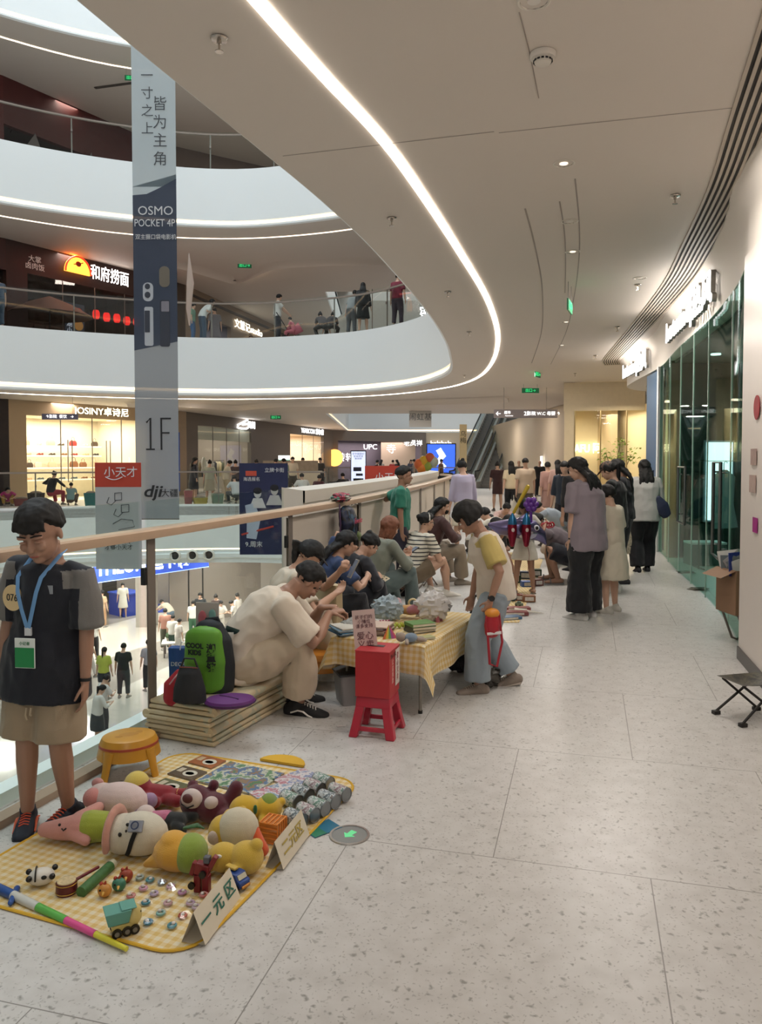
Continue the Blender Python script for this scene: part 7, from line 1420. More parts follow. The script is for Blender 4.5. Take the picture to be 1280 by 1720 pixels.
r = thing('shoulder_bag', 'black shoulder bag hanging at the far right table corner', 'bag', V(.80, 5.95, .28), .4); obj('body', B().rings([[V(x*.13, y*.05, z) for x, y in rrect(1, 1, .4, 3)] for z in (-.12, .05, .12)]), mat('1f1f22', .6), r); obj('strap', B().tube([(-.12, 0, .1), (-.08, 0, .26), (.05, 0, .3), (.12, 0, .1)], [(.012, .003)]*4, 8), mat('1f1f22', .6), r)
obj('base_frame', B().tube([(-.1, 0, -.12), (-.1, 0, -.28)], .01, 6).tube([(.1, 0, -.12), (.1, 0, -.28)], .01, 6), BK, r)
crumple('shopping_bag', 'dark glossy crumpled bag on the floor under the table corner', 'bag', V(.72, 5.35, 0), (.13, .1, .10), mat('3a3630', .3, var=.3), 6)
for p_, lab in [(V(.62, 5.75, 0), 'black round cushion bag under the table at the pink toy legs'), (V(.78, 6.15, 0), 'dark bag on the floor behind the table corner')]: crumple('floor_bag', lab, 'bag', p_, (.14, .12, .12), mat('1c1a1c', .6), 7)
r = thing('plastic_crate', 'grey plastic storage box under the table at the left', 'box', V(-.16, 5.05, 0), .3); obj('body', B().rings([[V(x*w, y*w*.8, z) for x, y in rrect(1, 1, .15, 3)] for w, z in ((.12, 0), (.14, .2))]), mat('8e8c8c', .5), r); obj('lid', B().box((0, 0, .205), (.3, .25, .012)), mat('26282a', .5), r, bevel=.003)
# ---------------------------------------------------------------- folded mats and bags at the glass
f0, f1 = V(-.87, 4.18, 0), V(-1.29, 4.36, 0); sv = V(.26, .95, 0).normalized(); su = (f0-f1).normalized(); syaw = math.atan2(su.y, su.x); SWd, SL = .46, .98
MATC = PMX('mat', ['d6c6a6', 'd2c09c', 'c3c0a6', 'd8c8a6'], 3.0)
cz3 = f1+su*SWd/2+sv*SL/2
for k in range(4):
    r = thing('folded_mat', 'cream patterned foldable play mat in the stack under the man, %s' % ['bottom one', 'second from the floor', 'third from the floor', 'topmost one'][k], 'mat', cz3+V(random.uniform(-.015, .015), random.uniform(-.01, .01), k*.056), syaw, 'folded mats in the stack')
    for q in range(2):
        zz = .0135+q*.0275; t_ = .0125; w_ = SWd/2-.006*q
        obj('layer', B().box((0, 0, zz), (2*w_, SL-.01*q, t_*2)), MATC, r, bevel=.009)
    s = 1 if k % 2 else -1; obj('fold', B().tube([(s*(SWd/2-.012), -SL/2+.006, .0275), (s*(SWd/2-.012), SL/2-.006, .0275)], [(.0262, .0262)]*2, 14), MATC, r)
ST = .226
def on(px, py, z=ST): return G(px, py, z)
r = thing('backpack', 'bright green and black backpack standing on the folded mats', 'backpack', on(352, 1163)+V(.0, .06, 0), -.15)
obj('body', B().tube([(0, 0, .02), (0, 0, .15), (-.005, 0, .30), (-.01, 0, .37)], [(.14, .085), (.145, .09), (.13, .08), (.09, .055)], 20, up=(0, 1, 0), round_ends=True), mat('20262a', .7), r, voxel=.008, sm=3)
obj('front_panel', B().tube([(-.02, -.045, .05), (-.02, -.05, .18), (-.03, -.045, .335)], [(.125, .066), (.13, .070), (.115, .058)], 18, up=(0, 1, 0), round_ends=True), mat('5f9a2c', .5, var=.08), r, voxel=.008, sm=3)
text('COOL\nKIDS', .04, mat('16221a', .6, var=0), 'lettering', r, (-.055, -.126, .27), (PI/2, 0, -.15), depth=.002, bold=.002); text('潮\n童\n馆', .055, mat('16221a', .6, var=0), 'lettering', r, (.045, -.124, .22), (PI/2, 0, .2), depth=.002, bold=.002)
obj('top_handle', B().tube([(-.04, .0, .38), (-.03, 0, .42), (.04, 0, .43), (.06, 0, .38)], [(.012, .005)]*4, 8), mat('20262a', .7), r)
for s in (-1, 1): obj('shoulder_strap', B().tube([(s*.06, .08, .35), (s*.09+.03, .11, .33), (s*.1+.03, .11, .15), (s*.1, .08, .05)], [(.022, .006)]*4, 8, up=(0, 1, 0)), mat('27403c', .7), r)
r = thing('craft_board', 'grey board with pink and teal toys sticking up behind the green backpack', 'board', on(340, 1150)+V(-.02, .24, 0), -.1); obj('board', B().box((0, 0, .23), (.15, .01, .46)), mat('b3aca4', .6), r); obj('figure', B().ell((-.03, -.012, .36), (.028, .008, .05)), mat('b8626a', .5), r); obj('figure', B().ell((.035, -.012, .385), (.024, .008, .035)), mat('6f9a94', .5), r)
r = thing('small_bag', 'small dark grey soft bag with zip in front of the green backpack', 'bag', on(315, 1188)+V(0, .05, 0), -.2); obj('body', B().tube([(0, 0, .015), (0, 0, .09), (0, 0, .18), (.0, 0, .215)], [(.10, .06), (.095, .055), (.07, .035), (.06, .012)], 16, up=(0, 1, 0)), mat('24262a', .75), r, voxel=.007, sm=3); obj('handle', B().tube([(-.05, 0, .21), (-.03, 0, .26), (.03, 0, .26), (.05, 0, .21)], .006, 8), mat('24262a', .75), r); obj('zip', B().tube([(-.055, -.012, .212), (.055, -.012, .212)], .003, 6), mat('8a4a3a', .5), r)
r = thing('round_pouch', 'purple round zipped pouch lying on the near corner of the mats', 'bag', on(385, 1186)+V(.0, .03, 0), .1); obj('body', B().lathe([(0, 0), (.12, .003), (.135, .018), (.125, .034), (.06, .045), (0, .048)], n=32).xf(Matrix.Diagonal((1.05, .82, 1, 1))), mat('5a1c66', .6), r); obj('piping', B().tube([(.141*math.cos(q*PI/16), .110*math.sin(q*PI/16), .018) for q in range(32)], .004, 6, closed=True), mat('3d1246', .6), r); obj('zip', B().tube([(-.06, .02, .047), (0, -.02, .048), (.05, -.05, .044)], .003, 6), mat('3a1242', .5), r)
r = thing('red_bag', 'red soft bag squeezed between the steel post and the small dark bag', 'bag', on(288, 1190)+V(-.02, .16, 0), .2); obj('body', B().tube([(0, 0, .01), (0, 0, .09), (.02, 0, .16)], [(.07, .05), (.065, .045), (.02, .015)], 14, up=(0, 1, 0), round_ends=True), mat('a81e2e', .6), r, voxel=.007, sm=2); obj('strap', B().tube([(-.03, -.04, .1), (0, -.05, .14), (.02, -.03, .16)], .004, 6), mat('d0b0b0', .6), r)
r = thing('shopping_bag', 'blue DECATHLON shopping bag standing behind the dark bags at the glass', 'bag', on(300, 1165)+V(.0, .27, 0), -.05); obj('body', B().rings([[V(x*w, y*.035, z) for x, y in ((-1, -1), (1, -1), (1, 1), (-1, 1))] for w, z in ((.12, 0), (.125, .21))]), mat('1f4a8c', .5), r, bevel=.003); text('DECATHLON', .036, mat('e6e8ee', .5, var=0), 'lettering', r, (0, -.038, .11), depth=.001); obj('handle', B().tube([(-.05, -.036, .2), (-.04, -.04, .25), (.04, -.04, .25), (.05, -.036, .2)], .004, 6), mat('e0e2e8', .6), r)
# ---------------------------------------------------------------- backpack over the handrail
s_ = sy(NR, 7.35); p, t = along(NR, s_); r = thing('draped_backpack', 'navy and pink backpack with handwriting slung over the handrail', 'backpack', p+V(.0, 0, 0), math.atan2(t.y, t.x)-PI)
o = obj('body', B().tube([(0, .12, 1.10), (0, .14, 1.0), (-.01, .15, .86)], [(.15, .06), (.16, .08), (.12, .06)], 16, up=(0, 1, 0), round_ends=True), PMX('bp', ['17181f', '1d2440', '17181f', '2c4a66'], 9), r, voxel=.01, sm=2, noise_amp=.008, noise_scale=9)
crumple('flap', '', '', V(0, .06, 1.195), (.17, .10, .05), PMX('bp2', ['2f4a7a', '20283a', 'a83a50', '4a6a5a', 'b8b4a8'], 9), 9, parent=r); obj('side_strap', B().tube([(.15, .1, 1.18), (.18, .12, 1.0), (.19, .1, .75)], [(.02, .004)]*3, 8, up=(0, 1, 0)), mat('4a3050', .7), r); text('Favorite', .075, mat('c0405a', .6, var=0), 'lettering', r, (0, .238, 1.02), (PI/2, 0, PI), depth=.002, shear=.3)
obj('keyring_toy', B().ell((-.1, .2, .86), (.05, .04, .05)), FUZZ('6a7a4a'), r)
# ---------------------------------------------------------------- things people hold
I = k1; w = I['ar'][1][2]; M_ = I['root'].matrix_basis if False else None
def wpt(I, p):
    r = I['root']; return Vector(r.location)+Matrix.Rotation(r.rotation_euler.z, 3, 'Z') @ Vector(p)
hp = wpt(I, I['ar'][0][2]); r = thing('toy_bag', 'small red and orange child bag dangling from the child in yellow sleeves', 'bag', hp+V(.01, -.02, -.07), .3)
obj('body', B().tube([(0, 0, -.14), (0, 0, -.09), (0, 0, -.03)], [(.05, .035), (.055, .04), (.045, .035)], 16, up=(0, 1, 0), round_ends=True), mat('a81c2c', .35), r); obj('lid', B().ell((0, 0, -.01), (.052, .042, .035)), mat('d88a2c', .4), r); obj('strap', B().tube([(.045, -.01, -.01), (.06, -.03, -.2), (.02, -.035, -.36), (-.03, -.03, -.34), (-.045, -.03, -.15), (-.045, -.01, -.02)], [(.009, .003)]*6, 8), mat('9a1626', .5), r); obj('trim_strip', B().tube([(-.05, -.03, -.14), (.05, -.035, -.135)], [(.003, .01)]*2, 8), mat('e0dcdc', .5), r)
def phone(I, i, lab, off=(0, 0, .02), rot=(.6, 0, 0), c='26262a'):
    p = wpt(I, I['ar'][i][2]); r = thing('mobile_phone', lab, 'phone', p+Matrix.Rotation(I['root'].rotation_euler.z, 3, 'Z') @ V(*off), I['root'].rotation_euler.z); R = Euler(rot).to_matrix(); obj('case', B().box((0, 0, 0), (.072, .009, .15), R), mat(c, .3), r, bevel=.002); obj('screen', B().box(R @ V(0, -.0052, 0), (.064, .001, .138), R), mat('5a6270', .2, emit=.3, var=0), r)
phone(w1, 0, 'phone held up by the woman in the black cap', (.04, .10, .03), (-.5, 0, .2), '8f8a80'); phone(w4, 0, 'phone held by the brown haired woman', (.04, .09, .03), (-1.1, 0, 0))
r = thing('canvas_tote', 'beige canvas tote bag standing behind the woman in the black cap', 'bag', V(-.42, 5.95, .30), -.9); obj('body', B().rings([[V(x*w_, y*.04, z) for x, y in rrect(1, 1, .3, 3)] for w_, z in ((.15, -.30), (.17, .12), (.16, .34))]), mat('c2ae8c', .8), r); obj('handle', B().tube([(-.08, -.04, .33), (-.05, -.05, .42), (.05, -.05, .42), (.08, -.04, .33)], .007, 8), mat('c2ae8c', .8), r)
I = w12; p = wpt(I, I['ar'][1][2]); r = thing('shoulder_bag', 'dark blue shoulder bag on the walking woman in the pale jacket', 'bag', wpt(I, (.20, -.09, .98)), -.1); obj('body', B().tube([(-.05, 0, .08), (.0, 0, -.04), (.08, 0, -.16)], [(.05, .03), (.11, .045), (.07, .035)], 16, up=(0, 1, 0), round_ends=True), mat('28304a', .6), r, voxel=.009); obj('strap', B().tube([(-.06, 0, .08), (-.12, .02, .3), (-.10, .05, .47)], [(.012, .004)]*3, 8), mat('28304a', .6), r)
p = wpt(I, I['ar'][0][2]); r = thing('tote_bag', 'cream printed tote bag in the left hand of the walking woman', 'bag', p+V(-.02, 0, -.1), .2); obj('body', B().rings([[V(x*.13, y*.05, z) for x, y in rrect(1, 1, .3, 3)] for z in (-.42, -.05)]), PMX('tote', ['b8ae98', 'a39a84', 'c0b6a0', '5a5648'], 14), r); obj('handle', B().tube([(-.05, 0, -.06), (-.02, 0, .0), (.02, 0, .0), (.05, 0, -.06)], .006, 8), mat('b8ae98', .7), r)
for dx, lab in ((-.36, 'white plastic bag in the left hand of the man in beige'), (.36, 'white plastic bag in the right hand of the man in beige')):
    r = thing('carrier_bag', lab, 'bag', V((883-640)/1290*19+dx*.8, 19.02, .38), 0); obj('body', B().tube([(0, 0, -.12), (0, 0, 0), (0, 0, .14), (0, 0, .22)], [(.12, .07), (.14, .08), (.08, .05), (.02, .02)], 14, up=(0, 1, 0), round_ends=True), mat('cfcabd', .5), r); obj('handle', B().tube([(0, 0, .2), (0, 0, .34)], .01, 6), mat('cfcabd', .5), r)
# balloons
FOIL = mat('6f6890', .2, .75, var=.3, scale=5)
bp = V(1.60, 8.95, .78); r = thing('foil_balloon', 'purple and silver foil dolphin balloon held before the girl', 'balloon', bp, .1)
obj('body', B().tube([(-.33, 0, .06), (-.22, 0, .03), (0, 0, .02), (.16, 0, .0), (.28, 0, -.08), (.33, 0, -.16)], [.03, .085, .12, .12, .07, .02], 18, round_ends=True), FOIL, r); obj('fin', B().tube([(.05, 0, .1), (.12, 0, .2)], [(.06, .02), (.01, .01)], 10, up=(0, 1, 0)), FOIL, r); obj('eye', B().ell((.19, -.105, .03), (.035, .02, .035)), mat('e6e4ea', .3), r); obj('pupil', B().ell((.19, -.122, .03), (.018, .01, .022)), BK, r); obj('belly', B().ell((.1, -.04, -.03), (.14, .09, .08)), mat('b8b8cc', .15, .8), r)
obj('string', B().tube([(.1, 0, -.1), (.14, 0, -.3), (.12, 0, -.5)], .003, 5), mat('8a3a2c', .6), r)
for k, (x, lab) in enumerate([(1.50, 'left red and blue foil rocket balloon'), (1.66, 'right red and blue foil rocket balloon')]):
    r = thing('foil_balloon', lab+' in front of the dolphin', 'balloon', V(x, 8.75, .80), 0); obj('body', B().tube([(0, 0, -.17), (0, 0, -.05), (0, 0, .06)], [.03, .055, .052], 16, round_ends=True), mat('8a1c34', .2, .6), r); obj('nose_cone', B().tube([(0, 0, .06), (0, 0, .12), (0, 0, .19)], [.053, .045, .008], 16), mat('2a6a94', .2, .6), r); obj('window', B().ell((0, -.05, .0), (.018, .012, .024)), mat('d0c4c0', .3), r)
r = thing('flower_balloon', 'violet balloon flower cluster above the dolphin balloon', 'balloon', V(1.74, 8.9, 1.08), 0); 
for k in range(7): obj('petal', B().ell((.055*math.cos(k*PI/3) if k else 0, -.01, .055*math.sin(k*PI/3) if k else 0), (.038, .035, .038)), mat('6a3a9a', .2), r)
obj('stem', B().tube([(0, 0, -.08), (.0, 0, -.3)], .018, 8), mat('6a3a9a', .2), r)
o = obj('stick_balloon', B().tube([(0, 0, 0), (.09, 0, .17), (.16, 0, .30)], [.018, .022, .026], 12, round_ends=True), mat('c9ac2c', .3), loc=V(1.56, 9.0, .98)); tag(o, 'long yellow modelling balloon sticking up beside the violet flower', 'balloon')
r = thing('twisted_balloon', 'red twisted balloon near the crouching man face', 'balloon', V(2.03, 9.3, .80), 0)
for k in range(4): obj('loop', B().tube([(.03*k-.05+.03*math.cos(q*PI/5), 0, .03*math.sin(q*PI/5)+.01*(k % 2)) for q in range(10)], .010, 8, closed=True), mat('a81c30', .2), r)
# ---------------------------------------------------------------- second stall beyond the child
pts = [G(795, 1046), G(872, 1046), G(890, 1000), G(912, 940), G(858, 928), G(815, 960)]
g2 = obj('picnic_mat', B().prism([(p.x, p.y) for p in pts][::-1] if False else [(p.x, p.y) for p in pts], .001, .006), GING, smooth=0); tag(g2, 'second yellow mat with goods behind the child in yellow sleeves', 'mat')
pts = [G(806, 920), G(862, 918), G(905, 885), G(850, 876)]
g3 = obj('picnic_mat', B().prism([(p.x, p.y) for p in pts], .001, .006), mat('c9ae7c', .8, var=.1), smooth=0); tag(g3, 'third cream mat farther along the row of stalls', 'mat')
rn = random.Random(11)
def toybox(px, py, w, h, t, c, lab, name='toy_box'):
    r = thing(name, lab, 'box', put(px, py), rn.uniform(-.4, .4)); obj('carton', B().box((0, 0, t/2), (w, h, t)), mat(c, .4, var=.3, scale=25), r, bevel=.002); obj('front_print', B().box((0, -h/2-.001, t/2), (w*.7, .002, t*.6)), mat('c9c4bc', .5, var=.4, scale=40), r)
for k, (px, py, w, h, t, c, lab) in enumerate([(862, 1032, .3, .12, .035, '7a3a3a', 'long reddish boxed game at the near end of the second mat'), (868, 1024, .28, .1, .03, '8a4a48', 'second reddish boxed game behind the first'), (850, 1040, .3, .12, .03, '4a6a8a', 'blue boxed game at the near end of the second mat'),
   (888, 1010, .14, .1, .07, '8a5a3c', 'small brown toy house on the second mat edge'), (872, 1008, .09, .1, .07, '7a4030', 'brick red toy block box beside the toy house'), (862, 978, .17, .14, .10, '24402c', 'dark green box behind the girl legs'), (884, 972, .18, .1, .1, '3a4458', 'panda printed dark box between the girl legs'), (900, 968, .14, .1, .1, '30402f', 'green printed box right of the girl'), (886, 985, .16, .1, .07, '3a5aa0', 'blue and white printed box between the girl legs'), (903, 983, .12, .1, .08, '5a2c26', 'dark red printed box right of the girl')]): toybox(px, py, w, h, t, c, lab)
plush('plush_toy', 'teal and navy plush creature on the second mat', 862, 1010, 10, [('body', B().ell((0, 0, .05), (.045, .04, .05)).ell((-.03, 0, .10), (.015, .01, .03)).ell((.03, 0, .10), (.015, .01, .03)), '1f4a58')], .008)
plush('plush_toy', 'red and white plush head on the second mat', 842, 960, 0, [('body', B().ell((0, 0, .07), (.13, .09, .07)), 'c9b8ac'), ('patch', B().ell((.05, -.03, .06), (.08, .07, .055)), 'a81c2c')], .01)
plush('plush_toy', 'pink plush animal seated at the hands of the child in grey', 831, 925, 0, [('body', B().ell((0, 0, .06), (.07, .06, .06)).ell((0, 0, .13), .05), 'b8727a')], .01)
for k, (px, py, c, lab) in enumerate([(848, 1018, 'a83a5a', 'pink toy shell on the second mat'), (855, 990, '6a5a4a', 'brown toy vehicle on the second mat'), (845, 1022, '5a6a5a', 'grey green trinkets pile at the second mat'), (872, 1018, '6a7a6a', 'grey toy soldiers at the second mat'), (815, 1062, '9a9aa0', 'small silver toy car at the near end beside the child'), (825, 905, '7a2c2c', 'dark red toy on the third mat'), (845, 900, 'c0b09a', 'cream toy on the third mat'), (860, 893, '4a5a3a', 'green toy on the third mat'), (835, 912, '3a3a4a', 'dark toy on the third mat'), (872, 888, 'b89a4a', 'yellow toy on the third mat'), (812, 880, '8a4a4a', 'red toy beside the kneeling girl'), (880, 925, '3a4a6a', 'blue toy at the back of the second mat')]):
    r = thing('small_toy', lab, 'toy', put(px, py), rn.uniform(0, 3)); obj('body', B().box((0, 0, .02), (.08, .045, .03)).ell((0, 0, .042), (.025, .02, .015)), mat(c, .4, var=.3, scale=30), r, bevel=.004); obj('wheel', B().tube([(-.025, -.025, .01), (-.025, .025, .01)], .010, 10), BK, r); obj('wheel', B().tube([(.025, -.025, .01), (.025, .025, .01)], .010, 10), BK, r)
r = thing('paper_cone', 'flat white paper cone sticking out over the mat edge', 'paper', put(885, 1030), .0); obj('paper', B().tube([(-.12, .05, .03), (.17, -.02, .004)], [(.05, .02), (.002, .002)], 10, up=(0, 0, 1)), mat('d0cabc', .7), r)
# ---------------------------------------------------------------- right side: box of papers, camp stool
r = thing('paper_box', 'brown cardboard box full of papers on a bent metal stand by the pillar', 'box', V(3.14, 6.62, .50), .12); Cb = mat('8f6f55', .75, var=.06)
w_, d_, h_ = .32, .30, .38; b = B(); b.box((0, -d_/2, -h_/2), (w_, .006, h_)).box((0, d_/2, -h_/2), (w_, .006, h_)).box((-w_/2, 0, -h_/2), (.006, d_, h_)).box((w_/2, 0, -h_/2), (.006, d_, h_)).box((0, 0, -h_+.003), (w_, d_, .006)); 
r.location.z = .66; obj('carton', b, Cb, r, smooth=0); obj('flap', B().add([(-w_/2, -d_/2, 0), (-w_/2, d_/2, 0), (-w_/2-.14, d_/2, -.06), (-w_/2-.14, -d_/2, -.06)], [(0, 1, 2, 3)]), Cb, r, smooth=0)
for k in range(9):
    R = Euler((rn.uniform(-.3, .3), rn.uniform(-.6, .5), rn.uniform(-.5, .5))).to_matrix(); obj('papers', B().box(V(rn.uniform(-.12, .1), rn.uniform(-.1, .1), rn.uniform(.0, .06)), (.2, .004, .2), R), mat(rn.choice(['b8b4ac', '8f9494', 'c9c6c0', '6f7676', '3a4a9a']), .5), r)
obj('sign_sheet', B().box((.07, -.1, .11), (.18, .004, .2), Euler((0, .5, 0)).to_matrix()), mat('bfc2be', .5), r); text('这', .09, BK, 'lettering', r, (.06, -.105, .09), (PI/2, .4, 0), depth=.001)
q = thing('metal_stand', 'bent steel tube stand under the cardboard box', 'stand', V(3.14, 6.62, 0), .12); b = B()
b.tube([(-.12, -.12, .275), (-.02, -.13, .03), (.03, -.13, .01), (.08, -.13, .05), (.12, -.12, .275)], .011, 8); obj('front_loop', b, DSTEEL, q); obj('rear_loop', B().tube([(-.12, .12, .275), (-.02, .13, .03), (.03, .13, .01), (.08, .13, .05), (.12, .12, .275)], .011, 8), DSTEEL, q); obj('rail', B().box((0, 0, .272), (.28, .28, .008)), DSTEEL, q)
for (px, py, lab) in [(1150, 962, 'small pile of leaflets at the glass, farthest from the box'), (1172, 990, 'small pile of leaflets at the glass, nearer the box')]:
    r = thing('leaflet_pile', lab, 'papers', G(px, py), .3); [obj('sheet', B().box((rn.uniform(-.03, .03), rn.uniform(-.03, .03), .006+.008*k), (.18, .12, .004), Euler((0, 0, rn.uniform(-.5, .5))).to_matrix()), mat(['6f6a60', '8f8a7c', '5a584c'][k], .6), r) for k in range(3)]
cs = G(1262, 1212); r = thing('camp_stool', 'black folding camp stool with camouflage seat at the right edge', 'stool', cs+V(.02, .06, 0), .25); BL = mat('211d1b', .5)
for k, (a_, e_) in enumerate([((-.15, -.12), (.10, .12)), ((.15, -.12), (-.10, .12)), ((-.15, .12), (.10, -.12)), ((.15, .12), (-.10, -.12))]):
    o = obj('leg', B().tube([(a_[0]*1.0, a_[1], .02), (-a_[0]*.85, a_[1]*.75 if k < 2 else a_[1]*.75, .235)], .008, 8), BL, r); obj('foot', B().box((a_[0], a_[1], .012), (.045, .035, .024)), BL, o, bevel=.004)
b = B(); n_ = 8
for j in range(n_+1):
    for i in range(n_+1): x = -1+2*i/n_; y = -1+2*j/n_; b.v.append((x*.15, y*.12, .245-.035*(1-x*x)*(1-y*y)))
for j in range(n_):
    for i in range(n_): a_ = j*(n_+1)+i; b.f.append((a_, a_+1, a_+n_+2, a_+n_+1)); b.m.append(0)
obj('seat', b, PMX('camo', ['2c2c22', '4a4636', '35332a', '1f1f1a'], 14), r)
# ================================================================ DISTANT PEOPLE
TR = lambda c: dict(c=c); 
def far(lab, px, d, z, yaw, H=1.62, ps='stand', top='d0cabf', bot='26262c', hair='short', k='trousers', sleeve=.8, fem=None, group=None, vox=.026, loose=.02, hs=1., **kw):
    P_ = dict(stand=lambda: dict(head=(12, 0, 0)), walk=lambda: pose_walk(H), sit=lambda: pose_sit(H, .3), crouch=lambda: pose_crouch(H), bend=lambda: pose_bend(H), phone=lambda: pose_phone(H))[ps](); P_.update(kw)
    return person('person', lab, V((px-640)/1290*d, d, z), yaw, H, hs=hs, top=dict(c=top, sleeve=sleeve, loose=loose), bottom=dict(c=bot, k=k, len={'trousers': 1.9, 'shorts': .8, 'skirt': .26}[k], w=.14 if k == 'skirt' else .036), hair=dict(style=hair, len=.2), shoes=dict(c='8a8580'), sk='c', vox=vox, fem=hair != 'short', P=P_)
z0 = 0.0
# our floor, across the void
far('child in a bright pink top crouching by the far balustrade before the shoe shop', 12, 26.6, z0, -150, 1.35, 'crouch', 'b83a78', 'c9a050', 'long')
far('woman in black reaching sideways before the shoe shop window', 85, 26.9, z0, -20, 1.62, 'sit', '24242a', 'a83a4a', 'bun', sleeve=1.8, hands=[(-.2, .2, .75), (.5, .2, .62)], hip=.3)
far('boy in a striped teal and white shirt crouching beside the woman in black', 119, 26.9, z0, 10, 1.3, 'crouch', '7fa0a0', '5a4a40', lean=10, lean2=12, head=(5, 0, 0))
far('person in a long dark dress standing at the left of the clothes shop', 325, 29.2, z0, -60, 1.72, 'stand', '2a2a32', '2a2a32', 'long', 'skirt', 1.8)
far('woman in pale green top and skirt watching at the clothes shop', 352, 28.5, z0, 0, 1.6, 'stand', 'a8aa98', 'a8a08c', 'bun', 'skirt')
far('woman in cream blouse bending slightly among the clothes shop visitors', 380, 29, z0, -70, 1.62, 'phone', 'cfc4ae', 'b8a88c', 'short')
far('woman in dark top behind the seated girl at the clothes shop', 396, 30.5, z0, 20, 1.6, 'stand', '4a3c3c', '2c2a2e', 'bun')
far('girl in white top sitting on a chair at the far balustrade', 396, 27.4, z0, 30, 1.5, 'sit', 'c4c8c8', '4a4a4c', 'short')
far('shopper in black at the clothes rail', 432, 33, z0, 40, 1.62, 'stand', '2c2c30', '2c2c30', 'bun')
far('shopper in grey walking behind the blue poster banner', 462, 34, z0, -30, 1.66, 'stand', '6a6660', '3a3a40')
far('man in green shirt standing beside the kiosk', 479, 31, z0, 60, 1.68, 'stand', '6f7e6c', '26282c')
far('man in cream shirt behind the kiosk counter', 491, 34, z0, 200, 1.75, 'stand', 'cfc2ac', '4a4640')
far('kiosk customer in dark top seen over the counter', 509, 37.5, z0, 180, 1.72, 'stand', '3a3634', '3a3634')
far('customer in grey at the far right of the kiosk', 539, 38, z0, 150, 1.72, 'stand', '55504c', '3a3634')
far('person in white shirt sitting with back to us at the kiosk', 509, 27.5, z0, 20, 1.6, 'sit', 'd6d4d0', '3a3a40', hip=.26)
far('person in dark red top seated right of the white shirt', 532, 28, z0, -30, 1.6, 'sit', '5a2c34', '2c2a2e', hip=.22)
far('seated visitor in black near the tall advertising screen', 578, 30, z0, 20, 1.6, 'sit', '26262a', '26262a', hip=.24)
for i, (px, d, tp_, lab) in enumerate([(660, 47, 'a83a3a', 'distant visitor in red by the far balustrade'), (668, 45, '3a3a40', 'distant visitor in dark grey by the far balustrade'), (697, 46, '8a8078', 'distant visitor in taupe by the far balustrade'), (713, 45, 'c9c0b4', 'distant visitor in cream near the balloons'), (690, 50, '4a4a5a', 'distant visitor in slate blue at the far end'), (740, 44, '6a4a3a', 'distant visitor in brown right of the balloons'), (632, 44, '2c2c30', 'distant visitor in black right of the advertising screen'), (640, 48, 'b0a89c', 'distant visitor in sand colour at the far end')]):
    far(lab, px, d, z0, i*47, 1.6+.02*(i % 3), 'stand', tp_, '2c2c30', ['short', 'long', 'bun'][i % 3])
# balloons far
for k, (px, py, c) in enumerate([(704, 780, 'c9622c'), (712, 775, 'c9a02c'), (718, 782, '8a9a3a'), (722, 770, 'b8542c'), (728, 776, 'a8b0a0'), (708, 786, 'd07a2c')]):
    o = obj('party_balloon', B().ell((0, 0, 0), (.18, .18, .2)), mat(c, .3), loc=D(px, py, 27)); tag(o, 'small %s balloon in the bunch over the far bend' % ['orange', 'mustard', 'olive', 'rust', 'pale grey', 'bright orange'][k], 'balloon', 'balloon bunch')
# floor above
z1 = 5.72
far('person in white T-shirt bending over the upper balustrade', 342, 27.2, z1, -60, 1.7, 'stand', 'd0d2d0', '3a4a5c', 'short', lean=20, lean2=45, hands=[(-.1, .3, 1.1), (.12, .3, 1.1)])
far('child in green at the upper balustrade beside the bending person', 325, 27.2, z1, -90, 1.4, 'stand', '6f8f78', '3a5a80')
far('person in grey blue turning away behind the upper balustrade', 363, 29, z1, 20, 1.6, 'stand', '77757c', '77757c', 'short', 'skirt')
far('seated visitor in dark grey on the upper floor', 425, 32, z1, 30, 1.65, 'sit', '55504c', '33312f')
far('seated visitor in black on the upper floor left of the dark grey one', 413, 33, z1, 0, 1.6, 'sit', '2c2a2c', '33312f')
far('man in white cap and T-shirt with a stroller upstairs', 467, 27.2, z1, -80, 1.72, 'stand', 'd0cdc8', '23252c', hands=[(-.1, .42, .98), (.1, .42, .98)])
far('child in pink lying back in the stroller upstairs', 494, 26.9, z1, 80, 1.1, 'sit', 'b8606c', 'b8606c', 'short')
far('woman in grey with child upstairs, left one of the pair', 543, 26.6, z1, 20, 1.55, 'crouch', '4a4446', '33312f', 'bun', hip=.32)
far('woman in dark top upstairs, right one of the pair', 556, 26.6, z1, -10, 1.55, 'crouch', '2f2c30', '33312f', 'bun', hip=.32)
far('person in grey shirt leaning upstairs next to the long haired one', 590, 25.6, z1, -30, 1.6, 'stand', '8a8c8c', '5a5a5c', 'short', lean=15, lean2=30)
far('person draped in long black hair and clothes upstairs', 610, 25.2, z1, 0, 1.68, 'stand', '121214', '121214', 'long', 'skirt', 1.8, loose=.04)
far('person in dark red top at the right end upstairs', 667, 24.0, z1, -30, 1.68, 'stand', '7a2034', '3a2c34')
far('diner in blue at the left edge of the upper floor', 3, 24.2, z1, 60, 1.7, 'stand', '3a4a5c', '3a4a5c')
r = thing('stroller', 'dark pushchair with pink seat upstairs at the balustrade', 'stroller', V((487-640)/1290*26.9, 26.9, z1), 0); obj('frame', B().tube([(-.45, 0, 1.0), (-.1, 0, .45), (.35, 0, .1)], .02, 6).tube([(-.15, 0, .1), (.2, 0, .55), (.45, 0, .6)], .02, 6), BK, r); obj('seat', B().tube([(-.05, 0, .5), (.2, 0, .38), (.4, 0, .5)], [(.18, .05)]*3, 10, up=(0, 1, 0)), mat('b05a68', .7), r)
